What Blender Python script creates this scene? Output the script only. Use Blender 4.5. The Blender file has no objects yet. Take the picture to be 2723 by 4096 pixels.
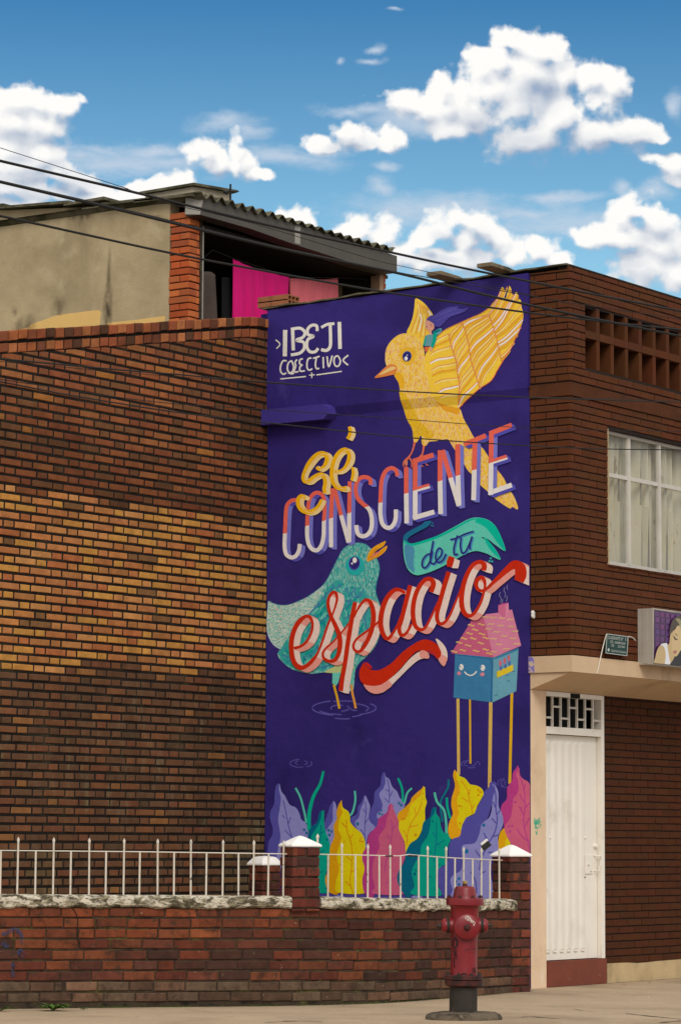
import bpy, bmesh, math, random
from math import sin, cos, pi, radians
from mathutils import Vector, Matrix
from mathutils.geometry import tessellate_polygon
random.seed(7)
R = random.Random(11)
scene = bpy.context.scene
COL = scene.collection

# ---------------------------------------------------------------- camera, sky, sun, exposure
CAM = Vector((-23.80286, -14.74088, 1.33))
FPX = 12000.0                      # focal length in pixels of the 2723 x 4096 photograph
th = radians(35.4); roll = 0.005; pitch = math.atan((3370.0 - 2048.0) / FPX)
_hd = Vector((cos(th), sin(th), 0)); _rt = Vector((sin(th), -cos(th), 0)); _up = Vector((0, 0, 1))
FW = _hd * cos(pitch) + _up * sin(pitch)
_u0 = _rt.cross(FW)
RT = _rt * cos(roll) + _u0 * sin(roll)
UP = -_rt * sin(roll) + _u0 * cos(roll)

def ray(px, py):
    return FW * FPX + RT * (px - 1361.5) - UP * (py - 2048.0)
def on(px, py, axis, val):         # survey: where the sight line of a photo point meets the plane x / y / z = val
    d = ray(px, py)
    return CAM + d * ((val - CAM[axis]) / d[axis])
def at(px, py, s):                 # survey: the point seen there where one metre measures s pixels
    return CAM + ray(px, py) / s

cd = bpy.data.cameras.new('camera')
cd.sensor_fit = 'VERTICAL'; cd.sensor_height = 36.0; cd.sensor_width = 24.0
cd.lens = 36.0 * FPX / 4096.0
cd.clip_start = 0.1; cd.clip_end = 3000
cam = bpy.data.objects.new('camera', cd); COL.objects.link(cam)
m = Matrix((RT, UP, -FW)).transposed().to_4x4(); m.translation = CAM
cam.matrix_world = m
scene.camera = cam

SUN_AZ = Vector((-0.66, -0.75, 0)).normalized(); SUN_EL = radians(42)
sl = bpy.data.lights.new('sun', 'SUN'); sl.energy = 1.5; sl.angle = radians(28); sl.color = (1.0, 0.95, 0.87)
so = bpy.data.objects.new('sun', sl); COL.objects.link(so)
sdir = SUN_AZ * cos(SUN_EL) + Vector((0, 0, sin(SUN_EL)))
so.rotation_euler = sdir.to_track_quat('Z', 'Y').to_euler(); so.location = (-10, -20, 20)
scene.view_settings.view_transform = 'Standard'; scene.view_settings.look = 'None'
scene.view_settings.exposure = 0.25; scene.view_settings.gamma = 1.0
scene.view_settings.use_curve_mapping = False

def lin(c):
    c = c / 255.0
    return c / 12.92 if c <= 0.04045 else ((c + 0.055) / 1.055) ** 2.4
def rgb(r, g, b, k=1.0):
    return (lin(r) * k, lin(g) * k, lin(b) * k, 1.0)

class NT:                          # small node-tree helper
    def __init__(s, tree): s.t = tree; s.n = tree.nodes; s.l = tree.links
    def put(s, sock, v):
        if isinstance(v, bpy.types.NodeSocket): s.l.new(v, sock)
        elif v is not None: sock.default_value = v
    def math(s, op, a, b=None, c=None, clamp=False):
        n = s.n.new('ShaderNodeMath'); n.operation = op; n.use_clamp = clamp
        for i, v in enumerate((a, b, c)):
            if v is not None: s.put(n.inputs[i], v)
        return n.outputs[0]
    def vec(s, op, a, b=None, c=None):
        n = s.n.new('ShaderNodeVectorMath'); n.operation = op
        for i, v in enumerate((a, b, c)):
            if v is not None: s.put(n.inputs[i], v)
        return n.outputs['Value'] if op in ('LENGTH', 'DOT_PRODUCT', 'DISTANCE') else n.outputs[0]
    def noise(s, v, scale, detail=4, rough=0.5, dist=0.0, out=0):
        n = s.n.new('ShaderNodeTexNoise'); s.put(n.inputs['Vector'], v)
        n.inputs['Scale'].default_value = scale; n.inputs['Detail'].default_value = detail
        n.inputs['Roughness'].default_value = rough; n.inputs['Distortion'].default_value = dist
        return n.outputs[out]
    def voro(s, v, scale, smooth=0.6):
        n = s.n.new('ShaderNodeTexVoronoi'); n.voronoi_dimensions = '2D'; n.feature = 'SMOOTH_F1'; s.put(n.inputs['Vector'], v)
        n.inputs['Scale'].default_value = scale; n.inputs['Smoothness'].default_value = smooth
        return n.outputs['Distance']
    def rng(s, v, a, b, c=0.0, d=1.0, smooth=False):
        n = s.n.new('ShaderNodeMapRange'); n.interpolation_type = 'SMOOTHSTEP' if smooth else 'LINEAR'
        s.put(n.inputs[0], v)
        for i, q in enumerate((a, b, c, d)): s.put(n.inputs[i + 1], q)
        return n.outputs[0]
    def mix(s, f, a, b, mode='MIX'):
        n = s.n.new('ShaderNodeMix'); n.data_type = 'RGBA'; n.blend_type = mode
        s.put(n.inputs[0], f); s.put(n.inputs[6], a); s.put(n.inputs[7], b)
        return n.outputs[2]
    def comb(s, x, y, z):
        n = s.n.new('ShaderNodeCombineXYZ')
        for i, v in enumerate((x, y, z)): s.put(n.inputs[i], v)
        return n.outputs[0]
    def sep(s, v):
        n = s.n.new('ShaderNodeSeparateXYZ'); s.put(n.inputs[0], v); return n.outputs

# ---- the sky: Nishita light, cumulus drawn over it by direction
def sky_uv(px, py):
    d = ray(px, py).normalized()
    return (math.atan2(d.y, d.x), math.asin(d.z))
world = bpy.data.worlds.new('World'); scene.world = world; world.use_nodes = True
W = NT(world.node_tree)
for n in list(W.n): W.n.remove(n)
PUFFS = [  # photo position and radii of each billow
 (2050,165,95,55),(2150,200,110,80),(2230,210,70,70),(1990,250,110,50),(1930,275,70,55),(2120,300,130,100),(1960,340,130,90),(2250,300,70,80),
 (2060,400,200,120),(1880,440,110,80),(1760,360,60,50),(1780,420,120,70),(1620,400,85,38),(1690,425,110,48),(2360,330,95,70),(2440,360,65,70),(2390,430,110,90),
 (2250,470,170,110),(2130,540,200,75),(2390,530,150,70),(2540,520,110,55),(2620,545,70,35),(1820,490,120,60),
 (50,400,90,60),(150,400,70,55),(215,420,90,55),(265,440,50,45),(40,480,140,90),(170,500,110,75),(60,560,160,100),(150,600,120,60),(60,650,170,60),
 (230,690,110,55),(60,720,170,60),(330,715,100,50),(390,750,80,50),(160,770,180,70),(60,820,160,60),(420,810,120,60),(520,800,90,60),(640,745,90,42),(720,725,50,32),(560,760,60,40),
 (830,590,70,55),(880,640,70,55),(955,625,50,60),(960,670,80,40),(1040,715,55,24),
 (1390,520,75,45),(1440,570,110,40),(1560,555,80,42),(1300,585,85,30),(1270,560,60,30),(1540,590,70,35),
 (1185,865,75,52),(1130,855,40,35),(1240,890,45,35),(1440,905,80,55),(1530,930,70,55),(1390,950,70,50),(1600,1000,90,50),
 (1830,880,90,50),(1880,900,70,50),(1760,925,90,50),(1850,970,70,70),(1690,950,60,40),(1930,930,60,50),(1980,980,60,75),(1700,1030,150,50),(1850,1050,160,50),(2030,1040,90,60),
 (2140,990,50,38),(2180,1020,60,40),(2230,1060,60,40),
 (2520,830,60,50),(2480,880,80,55),(2560,870,90,60),(2630,900,100,70),(2400,950,90,50),(2330,965,60,35),(2500,960,140,60),(2650,980,130,90),(2560,1060,150,80),(2700,1080,120,70),
 (2690,640,75,40),(2620,635,50,30),(2720,700,70,50),
]
WISPS = [(900,500,150,40),(1010,540,80,38),(640,600,190,34),(700,650,130,42),(330,620,60,40),(400,590,150,22),(1460,440,170,24),(1400,450,90,22),(1280,620,130,18),
 (2080,865,190,30),(1930,845,90,30),(2230,795,190,22),(1520,735,55,42),(1510,185,38,16),(1480,240,50,16),(1365,235,20,18),(1590,40,40,10),(2700,420,35,50),(2620,765,75,50),(2480,760,40,40),(1540,660,60,16),(430,640,330,70),(1750,840,360,60),(2250,900,300,70),(1150,640,200,40),(1650,480,200,60),(250,620,200,60)]
gt = bpy.data.node_groups.new('cloud_density', 'ShaderNodeTree')
gt.interface.new_socket('Vector', in_out='INPUT', socket_type='NodeSocketVector')
gt.interface.new_socket('Density', in_out='OUTPUT', socket_type='NodeSocketFloat')
gt.interface.new_socket('Body', in_out='OUTPUT', socket_type='NodeSocketFloat')
gt.interface.new_socket('Wisp', in_out='OUTPUT', socket_type='NodeSocketFloat')
G = NT(gt); gi = gt.nodes.new('NodeGroupInput'); go = gt.nodes.new('NodeGroupOutput')
vin = gi.outputs[0]
w1 = G.vec('MULTIPLY_ADD', G.noise(vin, 42, 5, 0.55, out=1), (0.011, 0.011, 0.0), (-0.0055, -0.0055, 0.0))
w2 = G.vec('ADD', vin, w1)
def chain(lst, p, G=None):
    G = G or globals()['G']; acc = None
    for (x, y, a, b) in lst:
        u, v = sky_uv(x, y); a *= 1.12 / FPX; b *= 1.12 / FPX
        q = G.vec('MULTIPLY_ADD', p, (1 / a, 1 / b, 0), (-u / a, -v / b, 0))
        L = G.vec('LENGTH', q)
        if acc is None: acc = L
        else:
            n = G.n.new('ShaderNodeMath'); n.operation = 'SMOOTH_MIN'
            G.put(n.inputs[0], acc); G.put(n.inputs[1], L); n.inputs[2].default_value = 0.35
            acc = n.outputs[0]
    return acc
fb = G.noise(vin, 105, 8, 0.55)
dp = chain(PUFFS, w2)
fb2 = G.noise(vin, 330, 5, 0.6)
lobe = G.math('ADD', G.math('MULTIPLY', G.math('SUBTRACT', 0.45, G.voro(w2, 95)), 0.95), G.math('MULTIPLY', G.math('SUBTRACT', 0.45, G.voro(w2, 230)), 0.5))
dens = G.math('ADD', G.math('ADD', G.math('SUBTRACT', 1.14, dp), G.math('MULTIPLY', G.math('SUBTRACT', fb, 0.5), 1.3)), G.math('ADD', lobe, G.math('MULTIPLY', G.math('SUBTRACT', fb2, 0.5), 0.55)))
# outside the framed part of the sky the same kind of broken cumulus goes on all round
u0, v0 = sky_uv(1361, 600)
win = G.vec('LENGTH', G.vec('MULTIPLY_ADD', vin, (1 / 0.15, 1 / 0.12, 0), (-u0 / 0.15, -v0 / 0.12, 0)))
gen = G.math('MULTIPLY', G.math('SUBTRACT', G.noise(G.vec('MULTIPLY', vin, (1, 2.0, 1)), 4.2, 9, 0.56), 0.52), 7.0)
gen = G.math('SUBTRACT', gen, G.math('MULTIPLY', G.math('SUBTRACT', 1.6, win), 6.0, clamp=False))
gen2 = G.math('MINIMUM', gen, 1.4)
dens = G.math('MAXIMUM', dens, gen2)
G.put(go.inputs[0], dens)
G.put(go.inputs[1], G.math('MAXIMUM', G.math('SUBTRACT', 1.12, dp), G.math('MULTIPLY', gen2, 0.8)))
dw = chain(WISPS, w2)
fw_ = G.noise(G.vec('MULTIPLY', vin, (1, 2.6, 1)), 46, 8, 0.62)
G.put(go.inputs[2], G.math('ADD', G.math('SUBTRACT', 1.0, dw), G.math('MULTIPLY', G.math('SUBTRACT', fw_, 0.5), 2.4)))

tc = W.n.new('ShaderNodeTexCoord')
sx = W.sep(W.vec('NORMALIZE', tc.outputs['Generated']))
az = W.math('ARCTAN2', sx[1], sx[0]); el = W.math('ARCSINE', sx[2])
uv = W.comb(az, el, 0.0)
def dens_at(off):
    n = W.n.new('ShaderNodeGroup'); n.node_tree = gt
    W.l.new(W.vec('ADD', uv, off) if off else uv, n.inputs[0]); return n.outputs
d0 = dens_at(None); d1 = dens_at((0.0022, 0.0050, 0))
under = W.math('MULTIPLY', W.math('SUBTRACT', d1[1], d0[1]), 1.0)      # positive on the underside of a billow
alpha = W.rng(d0[0], 0.0, W.math('ADD', 0.58, W.math('MULTIPLY', W.rng(under, 0.0, 0.8), 0.55)), smooth=True)
lit = W.math('SUBTRACT', W.math('MULTIPLY', W.math('SUBTRACT', d0[0], d1[0]), 0.26), W.math('MULTIPLY', W.rng(under, -0.25, 0.6), 0.62))
big = W.noise(uv, 60, 3, 0.5)
shade = W.math('ADD', W.math('ADD', lit, 0.98), W.math('MULTIPLY', W.math('SUBTRACT', big, 0.5), 0.35))
shade = W.math('SUBTRACT', shade, W.math('MULTIPLY', W.rng(d0[0], 0.9, 2.0), 0.12), clamp=True)
BASES = [(2120,590,300,75),(2140,380,110,70),(1900,480,90,50),(2460,560,140,40),(100,560,120,40),(180,740,240,60),(30,830,150,50),(880,715,90,30),(1400,600,120,30),(1930,1010,75,80),(1720,1040,140,30),(1790,960,60,50),(2480,1040,120,60),(2600,940,70,40),(2700,720,70,30)]
db = chain(BASES, W.vec('ADD', uv, W.vec('MULTIPLY_ADD', W.noise(uv, 70, 4, 0.55, out=1), (0.010, 0.010, 0), (-0.005, -0.005, 0))), W)
shade = W.math('SUBTRACT', shade, W.math('MULTIPLY', W.rng(db, 1.35, 0.2, smooth=True), 0.40), clamp=True)
ccol = W.mix(shade, (0.30, 0.37, 0.49, 1), (0.84, 0.83, 0.81, 1))
wal = W.math('MULTIPLY', W.rng(d0[2], -0.35, 1.25, smooth=True), 0.86)
sky = W.n.new('ShaderNodeTexSky'); sky.sky_type = 'NISHITA'; sky.sun_disc = False
sky.sun_elevation = SUN_EL
sky.sun_rotation = math.atan2(SUN_AZ.x, SUN_AZ.y)
sky.altitude = 2600; sky.air_density = 1.0; sky.dust_density = 0.3; sky.ozone_density = 2.0
gm = W.n.new('ShaderNodeGamma'); gm.inputs[1].default_value = 1.0
SKYS = 0.10
grade = W.mix(W.rng(el, radians(11.0), radians(16.6), 0.0, 1.0), (0.98, 1.25, 1.05, 1), (0.19, 0.60, 0.77, 1))   # clear air: pale low down, deeper blue above
scol = W.vec('MULTIPLY', W.vec('MULTIPLY', sky.outputs[0], (SKYS, SKYS, SKYS)), grade)
c1 = W.mix(wal, scol, (0.48, 0.56, 0.66, 1))
c2 = W.mix(alpha, c1, ccol)
bg = W.n.new('ShaderNodeBackground'); W.l.new(W.vec('MULTIPLY', c2, (10.0, 10.0, 10.0)), bg.inputs[0]); bg.inputs[1].default_value = 0.10
ow = W.n.new('ShaderNodeOutputWorld'); W.l.new(bg.outputs[0], ow.inputs[0])

# ---------------------------------------------------------------- helpers
def tag(o, label=None, cat=None, group=None, kind=None):
    if label: o['label'] = label
    if cat: o['category'] = cat
    if group: o['group'] = group
    if kind: o['kind'] = kind
    return o
def empty(name, loc=(0, 0, 0), rz=0.0):
    o = bpy.data.objects.new(name, None); COL.objects.link(o); o.location = loc; o.rotation_euler = (0, 0, rz)
    o.empty_display_size = 0.1
    return o
def link(o, parent=None):          # children keep world coordinates: things sit unrotated, parts are offset by the thing's place
    COL.objects.link(o)
    if parent is not None:
        o.parent = parent
        p = parent; off = Vector((0, 0, 0))
        while p is not None: off += Vector(p.location); p = p.parent
        o.location = Vector(o.location) - off
    return o

class MB:                          # mesh builder in world coordinates
    def __init__(s): s.v = []; s.f = []; s.mi = []; s.c = []; s.sm = []
    def vert(s, p): s.v.append(tuple(p)); return len(s.v) - 1
    def face(s, idx, mi=0, col=None, smooth=False):
        s.f.append(tuple(idx)); s.mi.append(mi); s.c.append(col); s.sm.append(smooth)
    def poly(s, pts, mi=0, col=None, smooth=False):
        s.face([s.vert(p) for p in pts], mi, col, smooth)
    def box(s, a, b, mi=0, col=None):
        x0, y0, z0 = [min(a[i], b[i]) for i in range(3)]; x1, y1, z1 = [max(a[i], b[i]) for i in range(3)]
        s.hexa([(x0,y0,z0),(x1,y0,z0),(x1,y1,z0),(x0,y1,z0)], [(x0,y0,z1),(x1,y0,z1),(x1,y1,z1),(x0,y1,z1)], mi, col)
    def hexa(s, lo, hi, mi=0, col=None):     # prism between two rings (lo ccw seen from above, hi above)
        n = len(lo); i = [s.vert(p) for p in lo] + [s.vert(p) for p in hi]
        s.face(list(reversed(i[:n])), mi, col); s.face(i[n:], mi, col)
        for k in range(n):
            j = (k + 1) % n; s.face((i[k], i[j], i[n + j], i[n + k]), mi, col)
    def obox(s, o, u, v, w, mi=0, col=None): # oriented box: corner o, edges u v w (right handed)
        o = Vector(o); u = Vector(u); v = Vector(v); w = Vector(w)
        s.hexa([o, o + u, o + u + v, o + v], [o + w, o + u + w, o + u + v + w, o + v + w], mi, col)
    def tube(s, pts, r, n=8, mi=0, col=None, cap=True):
        pts = [Vector(p) for p in pts]; rings = []
        for k, p in enumerate(pts):
            t = (pts[min(k + 1, len(pts) - 1)] - pts[max(k - 1, 0)]).normalized()
            a = t.cross(Vector((0, 0, 1)));
            if a.length < 1e-3: a = t.cross(Vector((1, 0, 0)))
            a.normalize(); b = t.cross(a); rr = r[k] if isinstance(r, (list, tuple)) else r
            rings.append([s.vert(p + (a * cos(2 * pi * i / n) + b * sin(2 * pi * i / n)) * rr) for i in range(n)])
        for k in range(len(rings) - 1):
            for i in range(n):
                j = (i + 1) % n; s.face((rings[k][i], rings[k + 1][i], rings[k + 1][j], rings[k][j]), mi, col, True)
        if cap: s.face(rings[0], mi, col); s.face(list(reversed(rings[-1])), mi, col)
    def lathe(s, c, axis, prof, n=28, mi=0, col=None):   # prof: (distance along axis, radius)
        c = Vector(c); ax = Vector(axis).normalized(); a = ax.cross(Vector((0.3, 0.2, 1)));
        if a.length < 0.1: a = ax.cross(Vector((1, 0, 0)))
        a.normalize(); b = ax.cross(a); rings = []
        for (h, r) in prof:
            rings.append([s.vert(c + ax * h + (a * cos(2 * pi * i / n) + b * sin(2 * pi * i / n)) * max(r, 1e-4)) for i in range(n)])
        for k in range(len(rings) - 1):
            for i in range(n):
                j = (i + 1) % n; s.face((rings[k][i], rings[k][j], rings[k + 1][j], rings[k + 1][i]), mi, col, True)
        s.face(list(reversed(rings[0])), mi, col); s.face(rings[-1], mi, col)
    def build(s, name, mats, parent=None, loc=None, label=None, cat=None, group=None, kind=None, autosmooth=False):
        o = Vector(loc) if loc is not None else Vector((0, 0, 0))
        me = bpy.data.meshes.new(name)
        me.from_pydata([(p[0] - o.x, p[1] - o.y, p[2] - o.z) for p in s.v], [], s.f)
        for m_ in (mats if isinstance(mats, (list, tuple)) else [mats]): me.materials.append(m_)
        me.polygons.foreach_set('material_index', s.mi)
        me.polygons.foreach_set('use_smooth', s.sm)
        if any(c is not None for c in s.c):
            at_ = me.color_attributes.new('col', 'FLOAT_COLOR', 'CORNER')
            buf = []
            for f_, c in zip(s.f, s.c): buf += list(c if c is not None else (1, 1, 1, 1)) * len(f_)
            at_.data.foreach_set('color', buf)
        me.update()
        ob = bpy.data.objects.new(name, me); ob.location = o
        link(ob, parent); tag(ob, label, cat, group, kind)
        if any(s.sm):
            try: me.set_sharp_from_angle(angle=radians(35))
            except Exception: pass
        return ob

MATS = {}
def material(name, base, rough=0.8, var=0.15, vscale=8.0, bump=0.0, bscale=60.0, spec=0.3, metal=0.0, dirt=None, dscale=3.0, dlo=0.5, dhi=0.7, src=None, stretch=None, fine=0.0, bloom=None):
    """base colour x mottling, optional dirt patches, fine relief; src: 'obj' or 'attr' takes the colour from the piece"""
    if name in MATS: return MATS[name]
    m_ = bpy.data.materials.new(name); m_.use_nodes = True; N = NT(m_.node_tree)
    b = N.n['Principled BSDF']; g = N.n.new('ShaderNodeNewGeometry'); P = g.outputs['Position']
    if stretch: P = N.vec('MULTIPLY', P, stretch)
    if src == 'obj':
        oi = N.n.new('ShaderNodeObjectInfo'); c = oi.outputs['Color']
    elif src == 'attr':
        a = N.n.new('ShaderNodeAttribute'); a.attribute_name = 'col'; c = a.outputs['Color']
    else:
        c = N.n.new('ShaderNodeRGB').outputs[0]; c.default_value = base if len(base) == 4 else (*base, 1)
    nz = N.noise(P, vscale, 6, 0.6)
    k = N.rng(nz, 0.3, 0.7, 1 - var, 1 + var)
    if fine: k = N.math('MULTIPLY', k, N.rng(N.noise(P, vscale * 14, 3, 0.6), 0.3, 0.7, 1 - fine, 1 + fine))
    c = N.vec('MULTIPLY', c, N.comb(k, k, k))
    if dirt:
        lst = dirt if isinstance(dirt, list) else [(dirt, dscale, dlo, dhi)]
        for (dc, ds, lo, hi) in lst:
            f = N.rng(N.noise(N.vec('ADD', P, (ds, 0, 0)), ds, 7, 0.62, 0.3), lo, hi, smooth=True)
            c = N.mix(f, c, dc)
    if bloom:                      # salt and algae runs on the lower courses
        zz = N.sep(g.outputs['Position'])[2]
        f = N.math('MULTIPLY', N.rng(N.noise(N.vec('MULTIPLY', g.outputs['Position'], (5.0, 5.0, 1.6)), 1.6, 7, 0.7), 0.54, 0.70), N.rng(zz, bloom[1], bloom[1] - 0.5, 0.0, 0.55))
        f = N.math('MULTIPLY', f, N.rng(N.noise(N.vec('MULTIPLY', g.outputs['Position'], (60.0, 60.0, 8.0)), 1.0, 3, 0.6), 0.35, 0.6))
        c = N.mix(f, c, bloom[0])
    N.put(b.inputs['Base Color'], c)
    b.inputs['Roughness'].default_value = rough; b.inputs['Metallic'].default_value = metal
    b.inputs['Specular IOR Level'].default_value = spec
    if bump:
        bn = N.n.new('ShaderNodeBump'); bn.inputs['Strength'].default_value = 1.0; bn.inputs['Distance'].default_value = bump
        N.put(bn.inputs['Height'], N.noise(P, bscale, 6, 0.65)); N.l.new(bn.outputs[0], b.inputs['Normal'])
    MATS[name] = m_; return m_

def clip_poly(poly, a, b, c):      # keep a*x + b*y + c >= 0, 2-D
    out = []
    for i in range(len(poly)):
        p, q = poly[i], poly[(i + 1) % len(poly)]
        dp = a * p[0] + b * p[1] + c; dq = a * q[0] + b * q[1] + c
        if dp >= 0: out.append(p)
        if (dp >= 0) != (dq >= 0):
            t = dp / (dp - dq); out.append((p[0] + (q[0] - p[0]) * t, p[1] + (q[1] - p[1]) * t))
    return out
def area2(poly): return 0.5 * sum(poly[i][0] * poly[(i + 1) % len(poly)][1] - poly[(i + 1) % len(poly)][0] * poly[i][1] for i in range(len(poly)))
def vnoise(x, y, seed=0):
    xi, yi = math.floor(x), math.floor(y); fx, fy = x - xi, y - yi
    h = lambda i, j: random.Random((i * 73856093) ^ (j * 19349663) ^ (seed * 83492791)).random()
    fx = fx * fx * (3 - 2 * fx); fy = fy * fy * (3 - 2 * fy)
    return (h(xi, yi) * (1 - fx) + h(xi + 1, yi) * fx) * (1 - fy) + (h(xi, yi + 1) * (1 - fx) + h(xi + 1, yi + 1) * fx) * fy

def brick_mesh(mb, poly, org, U, Nn, depth, ch, col, rr, proud=0.0):
    """one brick: outline poly in (u, z) on the plane org + u*U, face pushed out along Nn, chamfered edge"""
    if area2(poly) < 0: poly = list(reversed(poly))
    cx_ = sum(p[0] for p in poly) / len(poly); cy_ = sum(p[1] for p in poly) / len(poly)
    P = lambda u, z, d: org + U * u + Vector((0, 0, z)) + Nn * d
    tilt = rr.uniform(-1, 1) * 0.0012; n = len(poly); o = []; f = []; bk = []
    for (u, z) in poly:
        u2 = u + rr.uniform(-1, 1) * 0.0016; z2 = z + rr.uniform(-1, 1) * 0.0016
        L = max(math.hypot(cx_ - u2, cy_ - z2), 1e-4)
        du = (1 if cx_ > u2 else -1) * ch; dz = (1 if cy_ > z2 else -1) * ch
        d = proud + tilt * (u - cx_) * 8
        o.append(mb.vert(P(u2, z2, d - ch))); f.append(mb.vert(P(u2 + du, z2 + dz, d))); bk.append(mb.vert(P(u2, z2, d - depth)))
    mb.face(f, 0, col)
    for k in range(n):
        j = (k + 1) % n
        mb.face((o[k], o[j], f[j], f[k]), 0, col); mb.face((bk[k], bk[j], o[j], o[k]), 0, col)

def lay_bricks(parent, bricks, org, U, Nn, depth, ch, mat_obj, mat_attr, seed=1, keep=300, proud=0.0, jit=0.0015, stuff_name='brickwork', solo=True):
    """bricks: list of (poly, colour). The ones that show largest are parts of their own, the rest one stuff part"""
    rr = random.Random(seed); res = []
    for (poly, col) in bricks:
        cu = sum(p[0] for p in poly) / len(poly); cz = sum(p[1] for p in poly) / len(poly)
        w = org + U * cu + Vector((0, 0, cz)); v = w - CAM; d = v.dot(FW)
        px = 1361.5 + FPX * v.dot(RT) / d; py = 2048 - FPX * v.dot(UP) / d
        vis = -20 < px < 2743 and -20 < py < 4116
        res.append((abs(area2(poly)) / (d * d) if vis else 0, poly, col, w))
    res.sort(key=lambda t: -t[0]); rest = MB(); nrest = 0; made = 0
    for i, (sz, poly, col, w) in enumerate(res):
        pr = proud + rr.uniform(-1, 1) * jit
        if i < keep and sz > 0 and solo:
            b = MB(); brick_mesh(b, poly, org, U, Nn, depth, ch, None, rr, pr)
            ob = b.build('brick', mat_obj, parent, loc=w); ob.color = col; made += 1
        else:
            brick_mesh(rest, poly, org, U, Nn, depth, ch, col, rr, pr); nrest += 1
    if nrest: rest.build(stuff_name, mat_attr, parent, kind='stuff')
    return made

def rows(u0, u1, z0, z1, pitch, widths, joint, zj, shift=0.5, phase=0.0, seed=0, wob=0.004):
    """courses of bricks between u0..u1, z0..z1; widths = repeating brick lengths incl. joint"""
    rr = random.Random(seed); out = []; k = 0; z = z0
    mod = sum(widths)
    while z < z1 - 0.01:
        off = ((k % 2) * shift + phase) * mod + rr.uniform(-1, 1) * wob * 2
        u = u0 - mod - (mod - off % mod); i = 0
        while u < u1:
            w = widths[i % len(widths)] ; a = u + joint / 2 + rr.uniform(-1, 1) * wob * 0.4; b_ = u + w - joint / 2 + rr.uniform(-1, 1) * wob * 0.4
            a2 = max(a, u0); b2 = min(b_, u1)
            if b2 - a2 > 0.025:
                dz = rr.uniform(-1, 1) * 0.0012
                out.append([(a2, z + zj / 2 + dz), (b2, z + zj / 2 + dz), (b2, min(z + pitch - zj / 2 + dz, z1)), (a2, min(z + pitch - zj / 2 + dz, z1))])
            u += w; i += 1
        z += pitch; k += 1
    return out
# ---------------------------------------------------------------- materials
M = {}
_soot = [((0.016, 0.011, 0.008, 1), 2.3, 0.60, 0.90), ((0.02, 0.014, 0.01, 1), 31.0, 0.62, 0.85)]
_bl = (rgb(134, 132, 100), 3.1)
M['brick_old'] = material('weathered_brick', (1, 1, 1), 0.92, 0.22, 9.0, 0.005, 70, 0.15, dirt=_soot, src='obj', fine=0.22, bloom=_bl)
M['brick_old_a'] = material('weathered_brick_run', (1, 1, 1), 0.92, 0.22, 9.0, 0.005, 70, 0.15, dirt=_soot, src='attr', fine=0.22, bloom=_bl)
M['brick_low'] = material('red_wall_brick', (1, 1, 1), 0.9, 0.25, 11.0, 0.004, 70, 0.2, dirt=[((0.02, 0.012, 0.008, 1), 5.0, 0.52, 0.78), (rgb(64, 48, 38), 15.0, 0.52, 0.72), (rgb(150, 128, 108), 23.0, 0.66, 0.74)], src='obj', fine=0.25)
M['brick_low_a'] = material('red_wall_brick_run', (1, 1, 1), 0.9, 0.25, 11.0, 0.004, 70, 0.2, dirt=[((0.02, 0.012, 0.008, 1), 5.0, 0.52, 0.78), (rgb(64, 48, 38), 15.0, 0.52, 0.72), (rgb(150, 128, 108), 23.0, 0.66, 0.74)], src='attr', fine=0.25)
M['brick_paint'] = material('brown_painted_brick', (1, 1, 1), 0.85, 0.10, 5.0, 0.002, 60, 0.12, src='obj', fine=0.06)
M['brick_paint_a'] = material('brown_painted_brick_run', (1, 1, 1), 0.85, 0.10, 5.0, 0.002, 60, 0.12, src='attr', fine=0.06)
M['mortar_dark'] = material('sooty_mortar', rgb(26, 21, 17), 0.95, 0.35, 6, 0.006, 50, dirt=[(rgb(54, 50, 36), 2.0, 0.5, 0.75)])
M['mortar_brown'] = material('brown_painted_joint', rgb(38, 24, 17), 0.9, 0.2, 6, 0.003, 50)
M['mortar_low'] = material('mossy_mortar', rgb(62, 50, 38), 0.95, 0.35, 8, 0.006, 60, dirt=[(rgb(84, 84, 40), 4.0, 0.52, 0.7), (rgb(28, 22, 18), 9.0, 0.5, 0.7)])
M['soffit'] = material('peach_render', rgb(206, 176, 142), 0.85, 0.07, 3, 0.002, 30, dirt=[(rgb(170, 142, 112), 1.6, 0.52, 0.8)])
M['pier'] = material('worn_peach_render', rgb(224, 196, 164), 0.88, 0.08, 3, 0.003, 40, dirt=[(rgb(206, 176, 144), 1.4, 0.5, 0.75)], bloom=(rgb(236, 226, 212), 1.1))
M['plinth'] = material('cream_plinth_render', rgb(186, 162, 122), 0.9, 0.12, 5, 0.004, 40, dirt=[(rgb(150, 130, 98), 3.0, 0.5, 0.75)])
M['white_door'] = material('white_door_enamel', rgb(233, 226, 214), 0.42, 0.03, 3, 0.0012, 14, 0.4, dirt=[(rgb(206, 196, 178), 2.2, 0.52, 0.78), (rgb(150, 134, 112), 19.0, 0.69, 0.74)], bloom=(rgb(176, 164, 142), 0.75))
M['frame_white'] = material('aged_white_frame', rgb(205, 198, 186), 0.5, 0.08, 6, 0.001, 40, 0.4, dirt=[(rgb(120, 110, 92), 12.0, 0.6, 0.8)])
M['step_red'] = material('oxide_red_step', rgb(116, 56, 38), 0.6, 0.12, 5, 0.003, 40, dirt=[(rgb(140, 126, 104), 7.0, 0.63, 0.72)])
M['dark'] = material('dark_void', (0.006, 0.006, 0.006), 0.9, 0.1, 3)
M['grey_render'] = material('grey_cement_render', rgb(178, 158, 122), 0.93, 0.16, 2.2, 0.006, 14, dirt=[(rgb(146, 128, 98), 1.2, 0.48, 0.82), (rgb(190, 172, 138), 3.1, 0.52, 0.75)])
M['yellow_paint'] = material('yellow_wall_paint', rgb(226, 184, 112), 0.85, 0.06, 3, 0.002, 30)
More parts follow.
